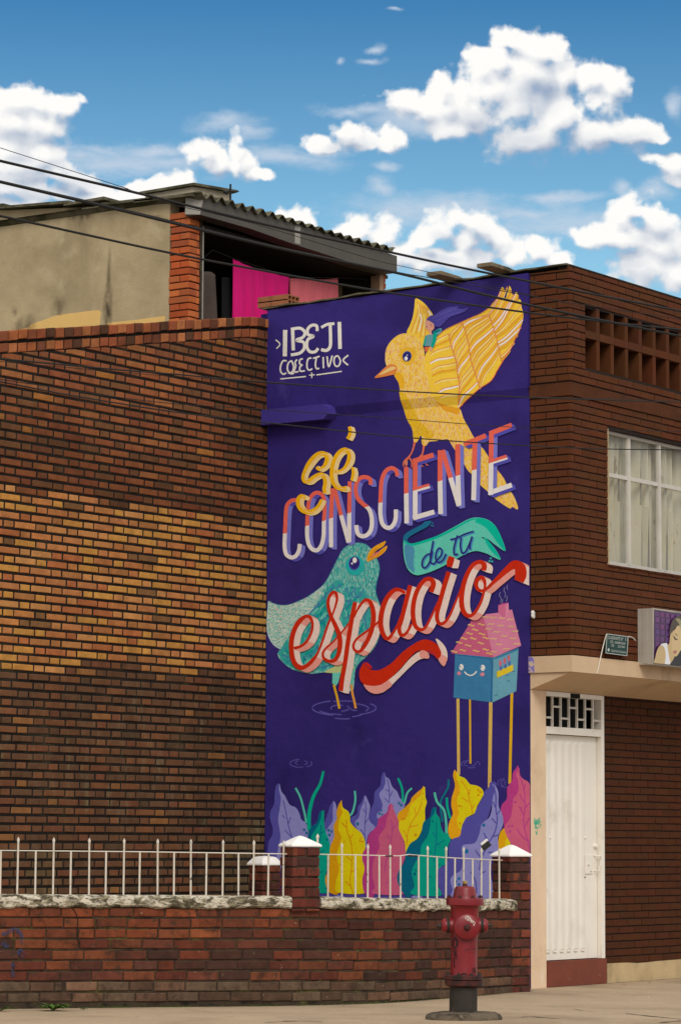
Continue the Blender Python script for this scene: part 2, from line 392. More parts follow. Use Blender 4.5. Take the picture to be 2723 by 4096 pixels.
M['stain'] = material('black_damp_stain', rgb(84, 76, 62), 0.95, 0.2, 6)
M['gutter'] = material('grey_metal_fascia', rgb(76, 70, 62), 0.55, 0.18, 2.5, 0.001, 20, 0.4, dirt=[(rgb(120, 112, 98), 2.0, 0.58, 0.75)])
M['gutter_end'] = material('bare_zinc', rgb(150, 144, 134), 0.5, 0.12, 5, 0.001, 20, 0.4)
M['eternit'] = material('mossy_fibre_cement', rgb(104, 98, 78), 0.95, 0.3, 6, 0.004, 50, dirt=[(rgb(62, 60, 40), 3.0, 0.42, 0.62)])
M['tank'] = material('grey_tank_cement', rgb(176, 164, 142), 0.9, 0.12, 3, 0.003, 30, dirt=[(rgb(120, 110, 92), 2.0, 0.55, 0.8)])
M['wood'] = material('weathered_plank', rgb(120, 106, 84), 0.9, 0.25, 7, 0.003, 40, dirt=[(rgb(60, 54, 40), 4.0, 0.5, 0.7)])
M['clay'] = material('hollow_clay_block', rgb(150, 94, 62), 0.9, 0.15, 8, 0.002, 50)
M['sidewalk'] = material('pavement_concrete', rgb(172, 150, 122), 0.9, 0.09, 1.6, 0.003, 60, dirt=[(rgb(148, 128, 102), 0.9, 0.46, 0.72), (rgb(120, 106, 88), 6.0, 0.60, 0.76), (rgb(196, 182, 158), 14.0, 0.60, 0.75)], fine=0.07)
M['asphalt'] = material('street_asphalt', (0.05, 0.05, 0.052), 0.9, 0.2, 3, 0.004, 80)
M['earth'] = material('far_ground', rgb(110, 104, 88), 0.95, 0.2, 0.3)
M['cable'] = material('black_cable_rubber', rgb(34, 32, 30), 0.7, 0.1, 3)
M['kerb'] = material('kerb_concrete', rgb(150, 144, 130), 0.9, 0.12, 3, 0.003, 40)

# ---------------------------------------------------------------- ground
def sheet(name, x0, x1, y0, y1, z, mat, kind='structure', parent=None):
    b = MB(); b.poly([(x0, y0, z), (x1, y0, z), (x1, y1, z), (x0, y1, z)]); return b.build(name, mat, parent, kind=kind)
g_far = sheet('ground', -600, 600, -600, 600, -0.16, M['earth'])
road = sheet('road', -120, 120, -60, -6.2, -0.15, M['asphalt'])
side = empty('sidewalk', (0, 0, 0)); side['kind'] = 'structure'
bed = MB(); bed.box((-14, -6.0, -0.155), (16, 3.0, -0.012)); bed.build('joint_bed', M['kerb'], side)
# cast slabs with open joints between them
def slab_poly(pts):
    b = MB(); n = len(pts)
    cxs = sum(p[0] for p in pts) / n; cys = sum(p[1] for p in pts) / n
    ins = [(p[0] + (0.004 if cxs > p[0] else -0.004), p[1] + (0.004 if cys > p[1] else -0.004)) for p in pts]
    b.hexa([(x, y, -0.1) for x, y in ins], [(x, y, 0.0) for x, y in ins]); return b.build('paving_slab', M['sidewalk'], side)
xj = [-13.8, -10.2, -6.05, 5.2, 9.8, 15.9]
yj = [-5.95, -4.0, 2.95]
for i in range(len(xj) - 1):
    for j in range(len(yj) - 1):
        s0 = 0.0; s1 = 0.22 * (1 if j == 1 and 0 < i < 3 else 0)
        slab_poly([(xj[i] + s0, yj[j]), (xj[i + 1] + s0, yj[j]), (xj[i + 1] + s1, yj[j + 1]), (xj[i] + s1, yj[j + 1])])
kb = MB()
for i in range(30):
    kb2 = MB(); kb2.box((-14 + i + 0.006, -6.2, -0.16), (-13 + i - 0.006, -6.0, -0.012)); kb2.build('kerb_stone', M['kerb'], side)

# ---------------------------------------------------------------- tall brick wall on the left
XF = Vector((1, 0, 0)); YF = Vector((0, 1, 0))
D = 3.065
bw = empty('brick_wall', (-3.5, D, 0)); tag(bw, 'tall weathered brick boundary wall left of the mural, sooty above and orange across the middle', 'wall')
UX0, UX1 = -6.2, -0.005
top_pts = [(0, 1322), (560, 1295), (1017, 1265), (1060, 1268)]
tp = [(on(x, y, 1, D).x, on(x, y, 1, D).z) for x, y in top_pts]
sl0 = (tp[2][1] - tp[0][1]) / (tp[2][0] - tp[0][0])
def top_z(u): return tp[2][1] + sl0 * (min(u, tp[2][0]) - tp[2][0])
P = 0.0794
zlo_l = on(0, 1945, 1, D).z; zlo_r = on(1050, 2085, 1, D).z
zhi_l = on(0, 2655, 1, D).z; zhi_r = on(1050, 2770, 1, D).z
def zone(u, z):
    t = (u + 4.0) / 4.0
    up = zlo_l + (zlo_r - zlo_l) * t; lo = zhi_l + (zhi_r - zhi_l) * t
    return up, lo
PAL_UP = [(166,94,66),(156,86,60),(146,82,60),(170,98,66),(134,80,62),(124,84,62),(142,76,58),(112,76,58),(174,108,72)]
PAL_MID = [(206,142,74),(192,120,76),(186,112,74),(210,150,80),(200,140,72),(188,116,82),(178,106,70),(204,140,94),(168,90,62),(162,104,68),(196,130,86),(204,146,76),(190,118,80)]
PAL_LO = [(120,76,56),(108,70,54),(128,80,58),(114,76,60),(102,68,54),(136,82,58),(106,74,60),(126,72,56),(98,66,52)]
def wall_col(u, z, rr):
    up, lo = zone(u, z)
    n = vnoise(u * 1.3, z * 1.6, 3); n2 = vnoise(u * 0.6 + 9, z * 0.9, 5)
    up += (vnoise(u * 2.0, 1.0, 8) - 0.5) * 0.10; lo += (vnoise(u * 1.2, 3.0, 9) - 0.5) * 0.34
    if z > up:
        c = rr.choice(PAL_UP); k = 0.78 + 0.30 * n
        d = (z - up)
        if n2 > 0.50 and u > -2.6: k *= 1.0 - 0.42 * min(1, (n2 - 0.50) * 4)
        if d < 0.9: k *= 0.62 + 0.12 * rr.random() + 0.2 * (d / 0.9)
        if rr.random() < 0.03: c = (190, 122, 62)
    elif z > lo:
        c = rr.choice(PAL_MID); k = 0.94 + 0.20 * rr.random()
        if rr.random() < 0.03: c = (104, 74, 56)
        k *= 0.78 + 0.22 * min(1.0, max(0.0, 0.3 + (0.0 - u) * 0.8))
    else:
        c = rr.choice(PAL_LO); k = 0.86 + 0.26 * n
        if rr.random() < 0.04: c = (166, 108, 66)
        if rr.random() < 0.03: c = (80, 60, 48)
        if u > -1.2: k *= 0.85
        if n2 > 0.62 and z < 2.3: c = tuple(0.6 * a + 0.4 * b for a, b in zip(c, (120, 118, 88)))
    mean = (152, 92, 62) if z > up else ((190, 124, 76) if z > lo else (110, 76, 58))
    c = tuple(.68 * a + .32 * b for a, b in zip(c, mean)); c = (c[0] * .97, c[1] * 1.0, c[2] * .90)
    return rgb(*c, k * 0.88)
br = []
rr = random.Random(5)
for q in rows(UX0, UX1, 0.05, 6.7, P, [0.289, 0.146], 0.023, 0.0245, seed=3, phase=0.12):
    c = top_z(q[0][0]) ; lim = lambda u: top_z(u) - 0.215
    z_a, z_b = lim(q[0][0]), lim(q[1][0])
    # keep below the sloping coping: z <= z_a + (z_b - z_a) * (u - ua)/(ub - ua)
    ua, ub = q[0][0], q[1][0]; mm = (z_b - z_a) / (ub - ua)
    pc = clip_poly(q, mm, -1.0, z_a - mm * ua)
    if len(pc) >= 3 and abs(area2(pc)) > 0.0006:
        uc = sum(p[0] for p in pc) / len(pc); zc = sum(p[1] for p in pc) / len(pc)
        br.append((pc, wall_col(uc, zc, rr)))
lay_bricks(bw, br, Vector((0, D, 0)), XF, -YF, 0.06, 0.005, M['brick_old'], M['brick_old_a'], seed=2, proud=0.0, jit=0.004)
# two courses of headers following the slope
for row, (dz0, dz1, pr) in enumerate([(-0.205, -0.122, 0.004), (-0.094, -0.004, 0.02)]):
    u = UX0
    while u < -0.02:
        w = 0.128 + rr.uniform(-.004, .004); ub = min(u + w, -0.004)
        za, zb = top_z(u + .008), top_z(ub - .008); j = rr.uniform(-.006, .006)
        q = [(u + .009, za + dz0 + j), (ub - .009, zb + dz0 + j), (ub - .009, zb + dz1 + j * .5), (u + .009, za + dz1 + j * .5)]
        if ub - u > 0.05:
            b = MB(); brick_mesh(b, q, Vector((0, D, 0)), XF, -YF, 0.11, 0.006, None, rr, pr + rr.uniform(-.004, .004))
            ob = b.build('coping_brick', M['brick_old'], bw)
            cc = rr.choice([(176,102,62),(158,86,56),(186,116,72),(140,80,54),(120,72,52),(98,66,48)]); ob.color = rgb(*cc, 0.62 + 0.25 * rr.random())
        u += w
cb = MB()
for i in range(40):
    ua = UX0 + (0 - UX0) * i / 40; ub = UX0 + (0 - UX0) * (i + 1) / 40
    for (u_, v_) in ((ua, ub),):
        a_, b_ = top_z(u_) - 0.012, top_z(v_) - 0.012
        cb.hexa([(u_, D + 0.009, 0.0), (v_, D + 0.009, 0.0), (v_, D + 0.16, 0.0), (u_, D + 0.16, 0.0)], [(u_, D + 0.009, a_), (v_, D + 0.009, b_), (v_, D + 0.16, b_), (u_, D + 0.16, a_)])
cb.build('mortar_core', M['mortar_dark'], bw)

# ---------------------------------------------------------------- brown corner house
YU = -0.445                         # plane of the projecting upper storey
house = empty('corner_house', (2.0, 1.0, 0)); tag(house, 'brown painted brick corner house with the purple bird mural on its side wall', 'house')
def UZ(px, py): return on(px, py, 1, YU).z
def UXc(px, py): return on(px, py, 1, YU).x
z_top = on(2281, 1062, 1, YU).z
z_slabt = UZ(2276, 2620); z_slabb = UZ(2276, 2686)
zb1, zb0 = UZ(2278, 1527), UZ(2278, 1580)        # concrete belt
Z_ROOFW = [(on(x, y, 0, 0).y, on(x, y, 0, 0).z) for x, y in [(2129, 1092), (1700, 1165), (1400, 1205), (1094, 1240)]]
def side_top(y):
    a, b = Z_ROOFW[0], Z_ROOFW[-1]; return a[1] + (b[1] - a[1]) * (y - a[0]) / (b[0] - a[0])
win_x0 = UXc(2430, 2000); win_z1 = UZ(2432, 1716); win_z0 = UZ(2430, 2258); win_x1 = win_x0 + 2.05
lat_x0 = UXc(2340, 1300); lat_z3 = UZ(2340, 1222); lat_z2 = UZ(2340, 1319); lat_z1 = UZ(2340, 1350); lat_z0 = UZ(2343, 1470)
print('house', z_top, z_slabt, z_slabb, zb1, zb0, win_x0, win_z1, win_z0, lat_x0, lat_z3, lat_z2, lat_z1, lat_z0)
BP = 0.0692; HX1 = 4.2
BROWN = (91, 51, 29)
def brown(rr, k=1.0):
    k *= rr.uniform(0.95, 1.05); c = (BROWN[0] + rr.uniform(-4, 4), BROWN[1] + rr.uniform(-2, 2), BROWN[2] + rr.uniform(-2, 2))
    return rgb(*c, k)
lat_x1 = lat_x0 + 3.3
def keep_front(q):
    u0_, u1_ = q[0][0], q[1][0]; za, zb = q[0][1], q[2][1]; zc = (za + zb) / 2
    if zb0 - 0.005 < zc < zb1 + 0.005: return []
    holes = [(win_x0, win_x1, win_z0, win_z1), (lat_x0, lat_x1, lat_z0, lat_z3)]
    pieces = [q]
    for (hx0, hx1, hz0, hz1) in holes:
        nxt = []
        for p in pieces:
            a, b_, c, d = p[0][0], p[1][0], p[0][1], p[2][1]
            if d <= hz0 + 0.012 or c >= hz1 - 0.012 or b_ <= hx0 or a >= hx1: nxt.append(p); continue
            if a < hx0 - 0.03: nxt.append([(a, c), (hx0 - 0.003, c), (hx0 - 0.003, d), (a, d)])
            if b_ > hx1 + 0.03: nxt.append([(hx1 + 0.003, c), (b_, c), (b_, d), (hx1 + 0.003, d)])
        pieces = nxt
    return pieces
fb_ = []
for q in rows(0.001, HX1, z_slabt + 0.004, z_top - 0.004, BP, [0.276], 0.011, 0.011, seed=21, phase=0.25, wob=0.002):
    for p in keep_front(q): fb_.append((p, brown(rr)))
lay_bricks(house, fb_, Vector((0, YU, 0)), XF, -YF, 0.03, 0.003, M['brick_paint'], M['brick_paint_a'], seed=4, keep=190, jit=0.0012)
sb = []
for q in rows(YU + 0.003, -0.003, z_slabt + 0.004, z_top - 0.03, BP, [0.243], 0.010, 0.012, seed=22, phase=0.1, wob=0.003):
    zc = (q[0][1] + q[2][1]) / 2
    if zb0 - 0.005 < zc < zb1 + 0.005: continue
    sb.append((q, brown(rr, 0.97)))
sb = [([(-u, z) for (u, z) in q], c) for q, c in sb]
lay_bricks(house, sb, Vector((0, 0, 0)), -YF, -XF, 0.03, 0.003, M['brick_paint'], M['brick_paint_a'], seed=5, keep=60, jit=0.002)
# ground floor brick face to the right of the door
dx0 = on(2183, 3300, 1, 0).x; dx1 = on(2418, 3300, 1, 0).x
zp_l = on(2420, 3857, 1, 0).z
pl_z = on(2420, 3858, 1, 0).z; z_head = on(2185, 2764, 1, 0).z
gb = [(q, brown(rr, 0.66)) for q in rows(dx1 + 0.012, HX1, pl_z, z_head - 0.004, 0.0709, [0.282], 0.011, 0.012, seed=23, phase=0.0, wob=0.002)]  # darker brown paint, with the shade of the overhanging slab put into the colour
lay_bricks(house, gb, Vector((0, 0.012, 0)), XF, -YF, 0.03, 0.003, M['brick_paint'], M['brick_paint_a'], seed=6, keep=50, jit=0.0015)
# wall cores behind the joints
core = MB(); J = 0.010
def front_core(x0, x1, z0, z1): core.box((x0, YU + J, z0), (x1, YU + 0.13, z1))
front_core(J, lat_x0, zb1, z_top - .004); front_core(lat_x0, lat_x1, lat_z3, z_top - .004); front_core(lat_x0, lat_x1, zb1, lat_z0); front_core(lat_x1, HX1, zb1, z_top - .004)
front_core(J, win_x0, z_slabt, zb0); front_core(win_x0, win_x1, win_z1, zb0); front_core(win_x0, win_x1, z_slabt, win_z0); front_core(win_x1, HX1, z_slabt, zb0)
core.box((J, YU + 0.13, z_slabt), (0.13, 0.0, z_top - .03))
core.box((dx1 + 0.004, 0.022, 0.0), (HX1, 0.15, z_slabb - .002))
core.build('wall_core', M['mortar_brown'], house)
# concrete belt round the corner
bt = MB(); bt.box((-0.012, YU - 0.012, zb0), (0.12, -0.002, zb1)); bt.box((0.121, YU - 0.012, zb0), (HX1, YU + 0.12, zb1))
M['belt'] = material('brown_painted_concrete', rgb(86, 50, 31), 0.88, 0.14, 4, 0.006, 25, spec=0.1, dirt=[(rgb(62, 40, 28), 3.0, 0.55, 0.75)])
bt.build('concrete_belt', M['belt'], house)
# lattice of upright bricks: dividers, middle course
pitch_l = 0.269; dv = 0.058
x = lat_x0 + pitch_l - dv; k = 0
zz = [(lat_z2, lat_z3), (lat_z0, lat_z1)]
while x < lat_x1 - 0.05:
    for (a, b_) in zz:
        d = MB(); d.obox((x + rr.uniform(-.002, .002), YU + 0.006, a), (dv, 0, 0), (0, 0.125, 0), (0, 0, b_ - a)); o_ = d.build('lattice_brick', M['brick_paint'], house); o_.color = brown(rr, 0.92)
    x += pitch_l
x = lat_x0
while x < lat_x1:
    d = MB(); d.box((x + .003, YU + 0.001, lat_z1 + .002), (min(x + 0.266, lat_x1), YU + 0.125, lat_z2 - .002)); o_ = d.build('lattice_brick', M['brick_paint'], house); o_.color = brown(rr, 0.92)
    x += 0.269
# slab edge and soffit over the street front
sbm = MB(); sbm.box((-0.014, YU - 0.016, z_slabb), (HX1, 0.011, z_slabt)); 
sbm.build('balcony_slab', M['soffit'], house)
# underside of the slab runs down to the lower door head
wg = MB(); wg.hexa([(0.003, YU + 0.003, z_slabb - .0015), (HX1, YU + 0.003, z_slabb - .0015), (HX1, 0.010, z_head), (0.003, 0.010, z_head)], [(0.003, YU + 0.003, z_slabb - .001), (HX1, YU + 0.003, z_slabb - .001), (HX1, 0.010, z_slabb - .001), (0.003, 0.010, z_slabb - .001)])
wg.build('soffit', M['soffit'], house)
sm_ = MB(); sm_.poly([(-0.0152, -0.052, z_slabb + .004), (-0.0152, 0.008, z_slabb + .004), (-0.0152, 0.008, z_slabt - .004), (-0.0152, -0.040, z_slabt - .004), (-0.0152, -0.055, z_slabt - .06)])
sm_.build('paint_smear', material('smeared_lilac_paint', rgb(120, 108, 190), .8, .2, 20, dirt=[(rgb(206, 180, 160), 26.0, 0.5, 0.6)]), house)
sl2 = MB(); sl2.box((0.10, 0.151, z_slabb), (HX1, 3.0, z_slabt)); sl2.build('floor_slab', M['soffit'], house)
# peach pier beside the mural, with patched foot
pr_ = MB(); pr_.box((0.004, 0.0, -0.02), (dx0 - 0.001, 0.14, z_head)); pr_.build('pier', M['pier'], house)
# plinth under the brick
pm = MB(); n = 14
for i in range(n):
    a = dx1 + 0.02 + (HX1 - dx1 - 0.02) * i / n; b_ = dx1 + 0.02 + (HX1 - dx1 - 0.02) * (i + 1) / n
    za = pl_z + vnoise(i * 0.6, 0, 4) * 0.02 - 0.01; zb = pl_z + vnoise((i + 1) * 0.6, 0, 4) * 0.02 - 0.01
    pm.hexa([(a, -0.008, -0.02), (b_, -0.008, -0.02), (b_, 0.02, -0.02), (a, 0.02, -0.02)], [(a, -0.008, za), (b_, -0.008, zb), (b_, 0.02, zb), (a, 0.02, za)])
pm.build('plinth', M['plinth'], house)
# floors / back walls so that the house is closed
bk = MB(); bk.box((0.14, 3.35, 0), (HX1, 3.45, 6.4)); bk.box((HX1, YU, 0), (HX1 + 0.12, 3.45, z_top)); bk.build('rear_wall', M['grey_render'], house)

# roof sheets of the house: thin dark fibre cement with an uneven edge over the mural
rf = MB(); n = 24
ry0, ry1 = YU + 0.02, 3.12
def roof_z(y): return side_top(y) + 0.01 + (0.012 if y < 0.4 else 0)
for i in range(n):
    a = ry0 + (ry1 - ry0) * i / n; b_ = ry0 + (ry1 - ry0) * (i + 1) / n
    ea = -0.075 + vnoise(i * 1.7, 2, 6) * 0.05; eb = -0.075 + vnoise((i + 1) * 1.7, 2, 6) * 0.05
    if a < 0.0: ea, eb = -0.03, -0.03
    za, zb = roof_z(a) + vnoise(i * .9, 5, 2) * .012, roof_z(b_) + vnoise((i + 1) * .9, 5, 2) * .012
    rf.hexa([(ea, a, za), (HX1, a, za), (HX1, b_, zb), (eb, b_, zb)], [(ea, a, za + .014), (HX1, a, za + .014), (HX1, b_, zb + .014), (eb, b_, zb + .014)])
rf.build('roof_sheet', M['eternit'], house)
fl = MB(); fl.box((0.0, YU - 0.004, z_top - .004), (HX1, YU + 0.13, z_top + 0.006)); fl.build('parapet_flashing', M['dark'], house)

# ---- the mural wall
WX = 0.0
zr1 = on(2128, 1551, 0, 0).z; zr0 = on(2128, 1590, 0, 0).z     # sloping step of the old floor beam
STEP = 0.03
def surf(z):
    if z >= zr1: return STEP
    if z <= zr0: return 0.0
    return STEP * (z - zr0) / (zr1 - zr0)
M['purple'] = material('purple_wall_paint', rgb(55, 42, 118), 0.75, 0.07, 1.5, 0.008, 8, 0.12, dirt=[(rgb(44, 33, 98), 1.1, 0.42, 0.72), (rgb(66, 54, 128), 2.3, 0.58, 0.78)], bloom=(rgb(96, 88, 130), 1.4))
mw = MB()
ys = [0.0 + D * i / 24 for i in range(25)]
for i in range(24):
    for (z0_, z1_) in ((0.0, zr0), (zr0, zr1), (zr1, None)):
        a, b_ = ys[i], ys[i + 1]
        t1a = side_top(a) if z1_ is None else z1_; t1b = side_top(b_) if z1_ is None else z1_
        mw.poly([(-surf(z0_), a, z0_), (-surf(t1a), a, t1a), (-surf(t1b), b_, t1b), (-surf(z0_), b_, z0_)])
mw.poly([(-STEP, 0, zr1), (0.1, 0, zr1), (0.1, 0, side_top(0)), (-STEP, 0, side_top(0))])
mw.poly([(-STEP, 0, side_top(0)), (0.13, 0, side_top(0)), (0.13, D, side_top(D)), (-STEP, D, side_top(D))])
mw.poly([(0.13, D + .2, 0), (0.13, 0, 0), (0.13, 0, side_top(0)), (0.13, D + .2, side_top(D))])
mural = mw.build('mural', M['purple'], house)
# stub of the beam, painted over
e0 = on(1080, 1640, 0, -0.0); sx = 0.12
zbt = on(1085, 1636, 0, -.12).z; zbb = on(1085, 1696, 0, -.12).z; yb = on(1300, 1650, 0, -.12).y
stub = MB()
prof = [(yb + .02, zbb + .015), (yb - .03, zbb + .06), (yb - .02, zbt - .03), (yb + .05, zbt)]
ring = [(D - 0.002, zbb), (yb + .02, zbb), (yb - .03, zbb + .05), (yb - .025, zbt - .03), (yb + .03, zbt), (D - 0.002, zbt)]
out = [(-sx, y, z) for y, z in ring]; inn = [(-0.0, y + (-.03 if 0 < i < 5 else 0), z) for i, (y, z) in enumerate(ring)]
stub.poly(out)
for i in range(len(ring)):
    j = (i + 1) % len(ring); stub.poly([inn[i], out[i], out[j], inn[j]])
stub.build('beam_stub', material('purple_beam_paint', rgb(66, 54, 136), 0.7, 0.05, 2, 0.006, 10, 0.15), house)
# old painted-over drips at the roof line and cable bracket are small things further down
# ---------------------------------------------------------------- the painting on the mural wall
M['paint'] = material('mural_paint', (1, 1, 1), 0.7, 0.05, 4.0, 0.006, 10, 0.12, src='attr', fine=0.05)
def speck(name, cols, base, scale, stretch, thr=0.56):
    """brush-stippled paint: short strokes of several colours over a base"""
    m_ = bpy.data.materials.new(name); m_.use_nodes = True; N = NT(m_.node_tree); b = N.n['Principled BSDF']
    P_ = N.n.new('ShaderNodeNewGeometry').outputs['Position']; Pq = N.vec('MULTIPLY', P_, stretch); c = base
    for i, (col, t) in enumerate(cols):
        f = N.rng(N.noise(N.vec('ADD', Pq, (3.7 * i, 1.9 * i, 5.1 * i)), scale * (1 + 0.25 * i), 2, 0.5), thr + t, thr + t + 0.05)
        c = N.mix(f, c, col)
    N.put(b.inputs['Base Color'], c); b.inputs['Roughness'].default_value = 0.7; b.inputs['Specular IOR Level'].default_value = 0.12
    MATS[name] = m_; return m_
M['yb'] = speck('stippled_yellow_paint', [(rgb(248, 208, 140), -0.04), (rgb(230, 160, 60), 0.04), (rgb(236, 160, 120), 0.04), (rgb(246, 214, 130), 0.02)], rgb(248, 200, 66), 26, (1, 1.6, 0.8))
M['yb2'] = speck('stippled_gold_paint', [(rgb(236, 170, 40), -0.02), (rgb(200, 150, 50), 0.03), (rgb(240, 200, 70), 0.0)], rgb(232, 186, 30), 30, (1, 1.3, 0.9))
M['tb'] = speck('stippled_teal_paint', [(rgb(120, 200, 185), -0.05), (rgb(20, 150, 150), 0.0), (rgb(205, 150, 130), 0.06), (rgb(170, 215, 200), 0.03)], rgb(70, 175, 170), 30, (1, 1.8, 0.6))
M['tt'] = speck('stippled_pale_tail_paint', [(rgb(190, 215, 200), -0.07), (rgb(60, 170, 165), 0.02), (rgb(222, 160, 145), 0.05), (rgb(215, 225, 210), 0.0)], rgb(140, 200, 190), 34, (1, 0.8, 1.6))
M['tw'] = speck('teal_wing_paint', [(rgb(110, 195, 180), -0.02), (rgb(0, 130, 140), 0.02), (rgb(40, 170, 160), 0.0)], rgb(60, 170, 165), 16, (1, 1.2, 0.7))
PMATS = [M['paint'], M['yb'], M['yb2'], M['tb'], M['tt'], M['tw']]

def T(ox, oy, s): return lambda x, y: (ox + x * s, oy + y * s)
k1 = T(1480, 1120, .41454); k2 = T(1480, 1450, .41454); k3 = T(1100, 1680, .34439); k4 = T(1060, 2130, .34439)
k5 = T(1060, 2600, .5102); k6 = T(1500, 2150, .40816); k7 = T(1050, 3020, .36352); k8 = T(1560, 3020, .36352)
k9 = T(1050, 1100, .70153); k10 = T(1050, 1650, .70153); k11 = T(1050, 2050, .70153); k12 = T(1050, 2900, .70153)
LAYER = [0.0004]
def spline(pts, n=6, closed=False):
    out = []; L = len(pts); rng_ = range(L if closed else L - 1)
    for i in rng_:
        p0 = pts[(i - 1) % L] if closed or i > 0 else pts[0]; p1 = pts[i]; p2 = pts[(i + 1) % L]; p3 = pts[(i + 2) % L] if closed or i + 2 < L else pts[-1]
        for k in range(n):
            t = k / n; t2 = t * t; t3 = t2 * t
            out.append(tuple(0.5 * ((2 * b) + (-a + c) * t + (2 * a - 5 * b + 4 * c - d) * t2 + (-a + 3 * b - 3 * c + d) * t3) for a, b, c, d in zip(p0, p1, p2, p3)))
    if not closed: out.append(tuple(pts[-1]))
    return out
def RK(a): o = a.done(); o['kind'] = 'stuff'; return o
class Art:
    def __init__(s, name): s.name = name; s.mb = MB()
    def put(s, tri, lay, col, mi):           # tri: (y, z) polygon; follow the step in the wall
        parts = [tri]
        for zc in (zr0, zr1):
            nx = []
            for p in parts:
                if min(q[1] for q in p) < zc < max(q[1] for q in p):
                    nx += [clip_poly(p, 0, 1, -zc), clip_poly(p, 0, -1, zc)]
                else: nx.append(p)
            parts = [p for p in nx if len(p) >= 3]
        for p in parts:
            p = [(y, min(z, side_top(y) - 0.005)) for y, z in p]
            s.mb.poly([(-(surf(z) + lay), y, z) for y, z in p], mi, col)
    def w(s, pts):
        r = []
        for p in pts:
            q = on(p[0], p[1], 0, 0); r.append((min(max(q.y, 0.002), D - 0.002), q.z))
        return r
    def poly(s, K, pts, c, smooth=True, mi=0, n=5):
        pts = [K(*p) for p in pts]
        if smooth: pts = spline(pts, n, True)
        s.polyp(pts, c, mi)
    def polyp(s, pts, c, mi=0):
        w = s.w(pts); LAYER[0] += 0.000025
        tris = tessellate_polygon([[Vector((y, z, 0)) for y, z in w]])
        col = rgb(*c) if c else (1, 1, 1, 1)
        for t in tris: s.put([w[i] for i in t], LAYER[0], col, mi)
    def ellipse(s, K, x, y, a, b, c, rot=0.0, mi=0):
        s.polyp([K(x + a * cos(t) * cos(rot) - b * sin(t) * sin(rot), y + a * cos(t) * sin(rot) + b * sin(t) * cos(rot)) for t in [2 * pi * i / 18 for i in range(18)]], c, mi)
    def ribbon(s, P, Wd, colf, off=(0, 0), ramp=0.000012, mi=0, cap=True):
        """P: points in photo px, Wd: widths, colf(i, x, y, tx, ty) -> colour"""
        n = len(P); L = []; Rr = []
        for i, (x, y) in enumerate(P):
            a = P[max(i - 1, 0)]; b = P[min(i + 1, n - 1)]
            tx, ty = b[0] - a[0], b[1] - a[1]; h = math.hypot(tx, ty) or 1; tx /= h; ty /= h
            wd = Wd[i] / 2
            L.append((x - ty * wd + off[0], y + tx * wd + off[1], tx, ty)); Rr.append((x + ty * wd + off[0], y - tx * wd + off[1]))
        LAYER[0] += 0.00002; base = LAYER[0]
        for i in range(n - 1):
            q = s.w([L[i][:2], L[i + 1][:2], Rr[i + 1], Rr[i]])
            c = colf(i, P[i][0], P[i][1], L[i][2], L[i][3])
            cc = c if isinstance(c, list) else [(None, c)]
            for half, c_ in cc:
                poly = q
                if half is not None: poly = clip_poly(q, *half)
                if len(poly) >= 3: s.put(poly, base + ramp * i / n, rgb(*c_), mi)
        LAYER[0] += ramp
    def stroke(s, K, pts, wd, c, n=6, off=(0, 0), smooth=True, split=None, c2=None, mi=0):
        sc = K(1, 0)[0] - K(0, 0)[0]
        if isinstance(wd, (int, float)): wd = [wd] * len(pts)
        P = [(*K(*p), w_ * sc) for p, w_ in zip(pts, wd)]
        if smooth: P = spline(P, n)
        s.last = P
        colf = lambda *a: c
        if split:                                # paint one colour above a slanting line, another below
            (xa, ya), (xb, yb_) = [s.w([K(*q)])[0] for q in split]
            A, B = -(yb_ - ya), (xb - xa)
            if B < 0: A, B = -A, -B
            C_ = -(A * xa + B * ya)
            colf = lambda *a: [((A, B, C_), c), ((-A, -B, -C_), c2)]
        s.ribbon([(p[0], p[1]) for p in P], [p[2] for p in P], colf, off, mi=mi)
    def extrude(s, K, pts, wd, vec, cv, ch, steps=7, n=6, smooth=True):
        """side faces of drawn block letters: cv on upright strokes, ch on level ones"""
        sc = K(1, 0)[0] - K(0, 0)[0]
        if isinstance(wd, (int, float)): wd = [wd] * len(pts)
        P = [(*K(*p), w_ * sc) for p, w_ in zip(pts, wd)]
        if smooth: P = spline(P, n)
        colf = lambda i, x, y, tx, ty: cv if abs(ty) > 0.80 else ch
        for k in range(steps, 0, -1):
            s.ribbon([(p[0], p[1]) for p in P], [p[2] * 0.98 for p in P], colf, (vec[0] * k / steps, vec[1] * k / steps), ramp=0.000003)
    def done(s, label=None):
        return s.mb.build(s.name, PMATS, mural, label=label)

# --- night ground strip along the foot of the painting
a = Art('painted_ground'); a.poly(k7, [(-30, 1490), (600, 1500), (1500, 1535), (2930, 1590), (2930, 1700), (-30, 1680)], (80, 70, 155), False); 
for x in (840, 1700, 2400): a.ellipse(k7, x, 1562, 60, 18, (140, 150, 205))
a.done()
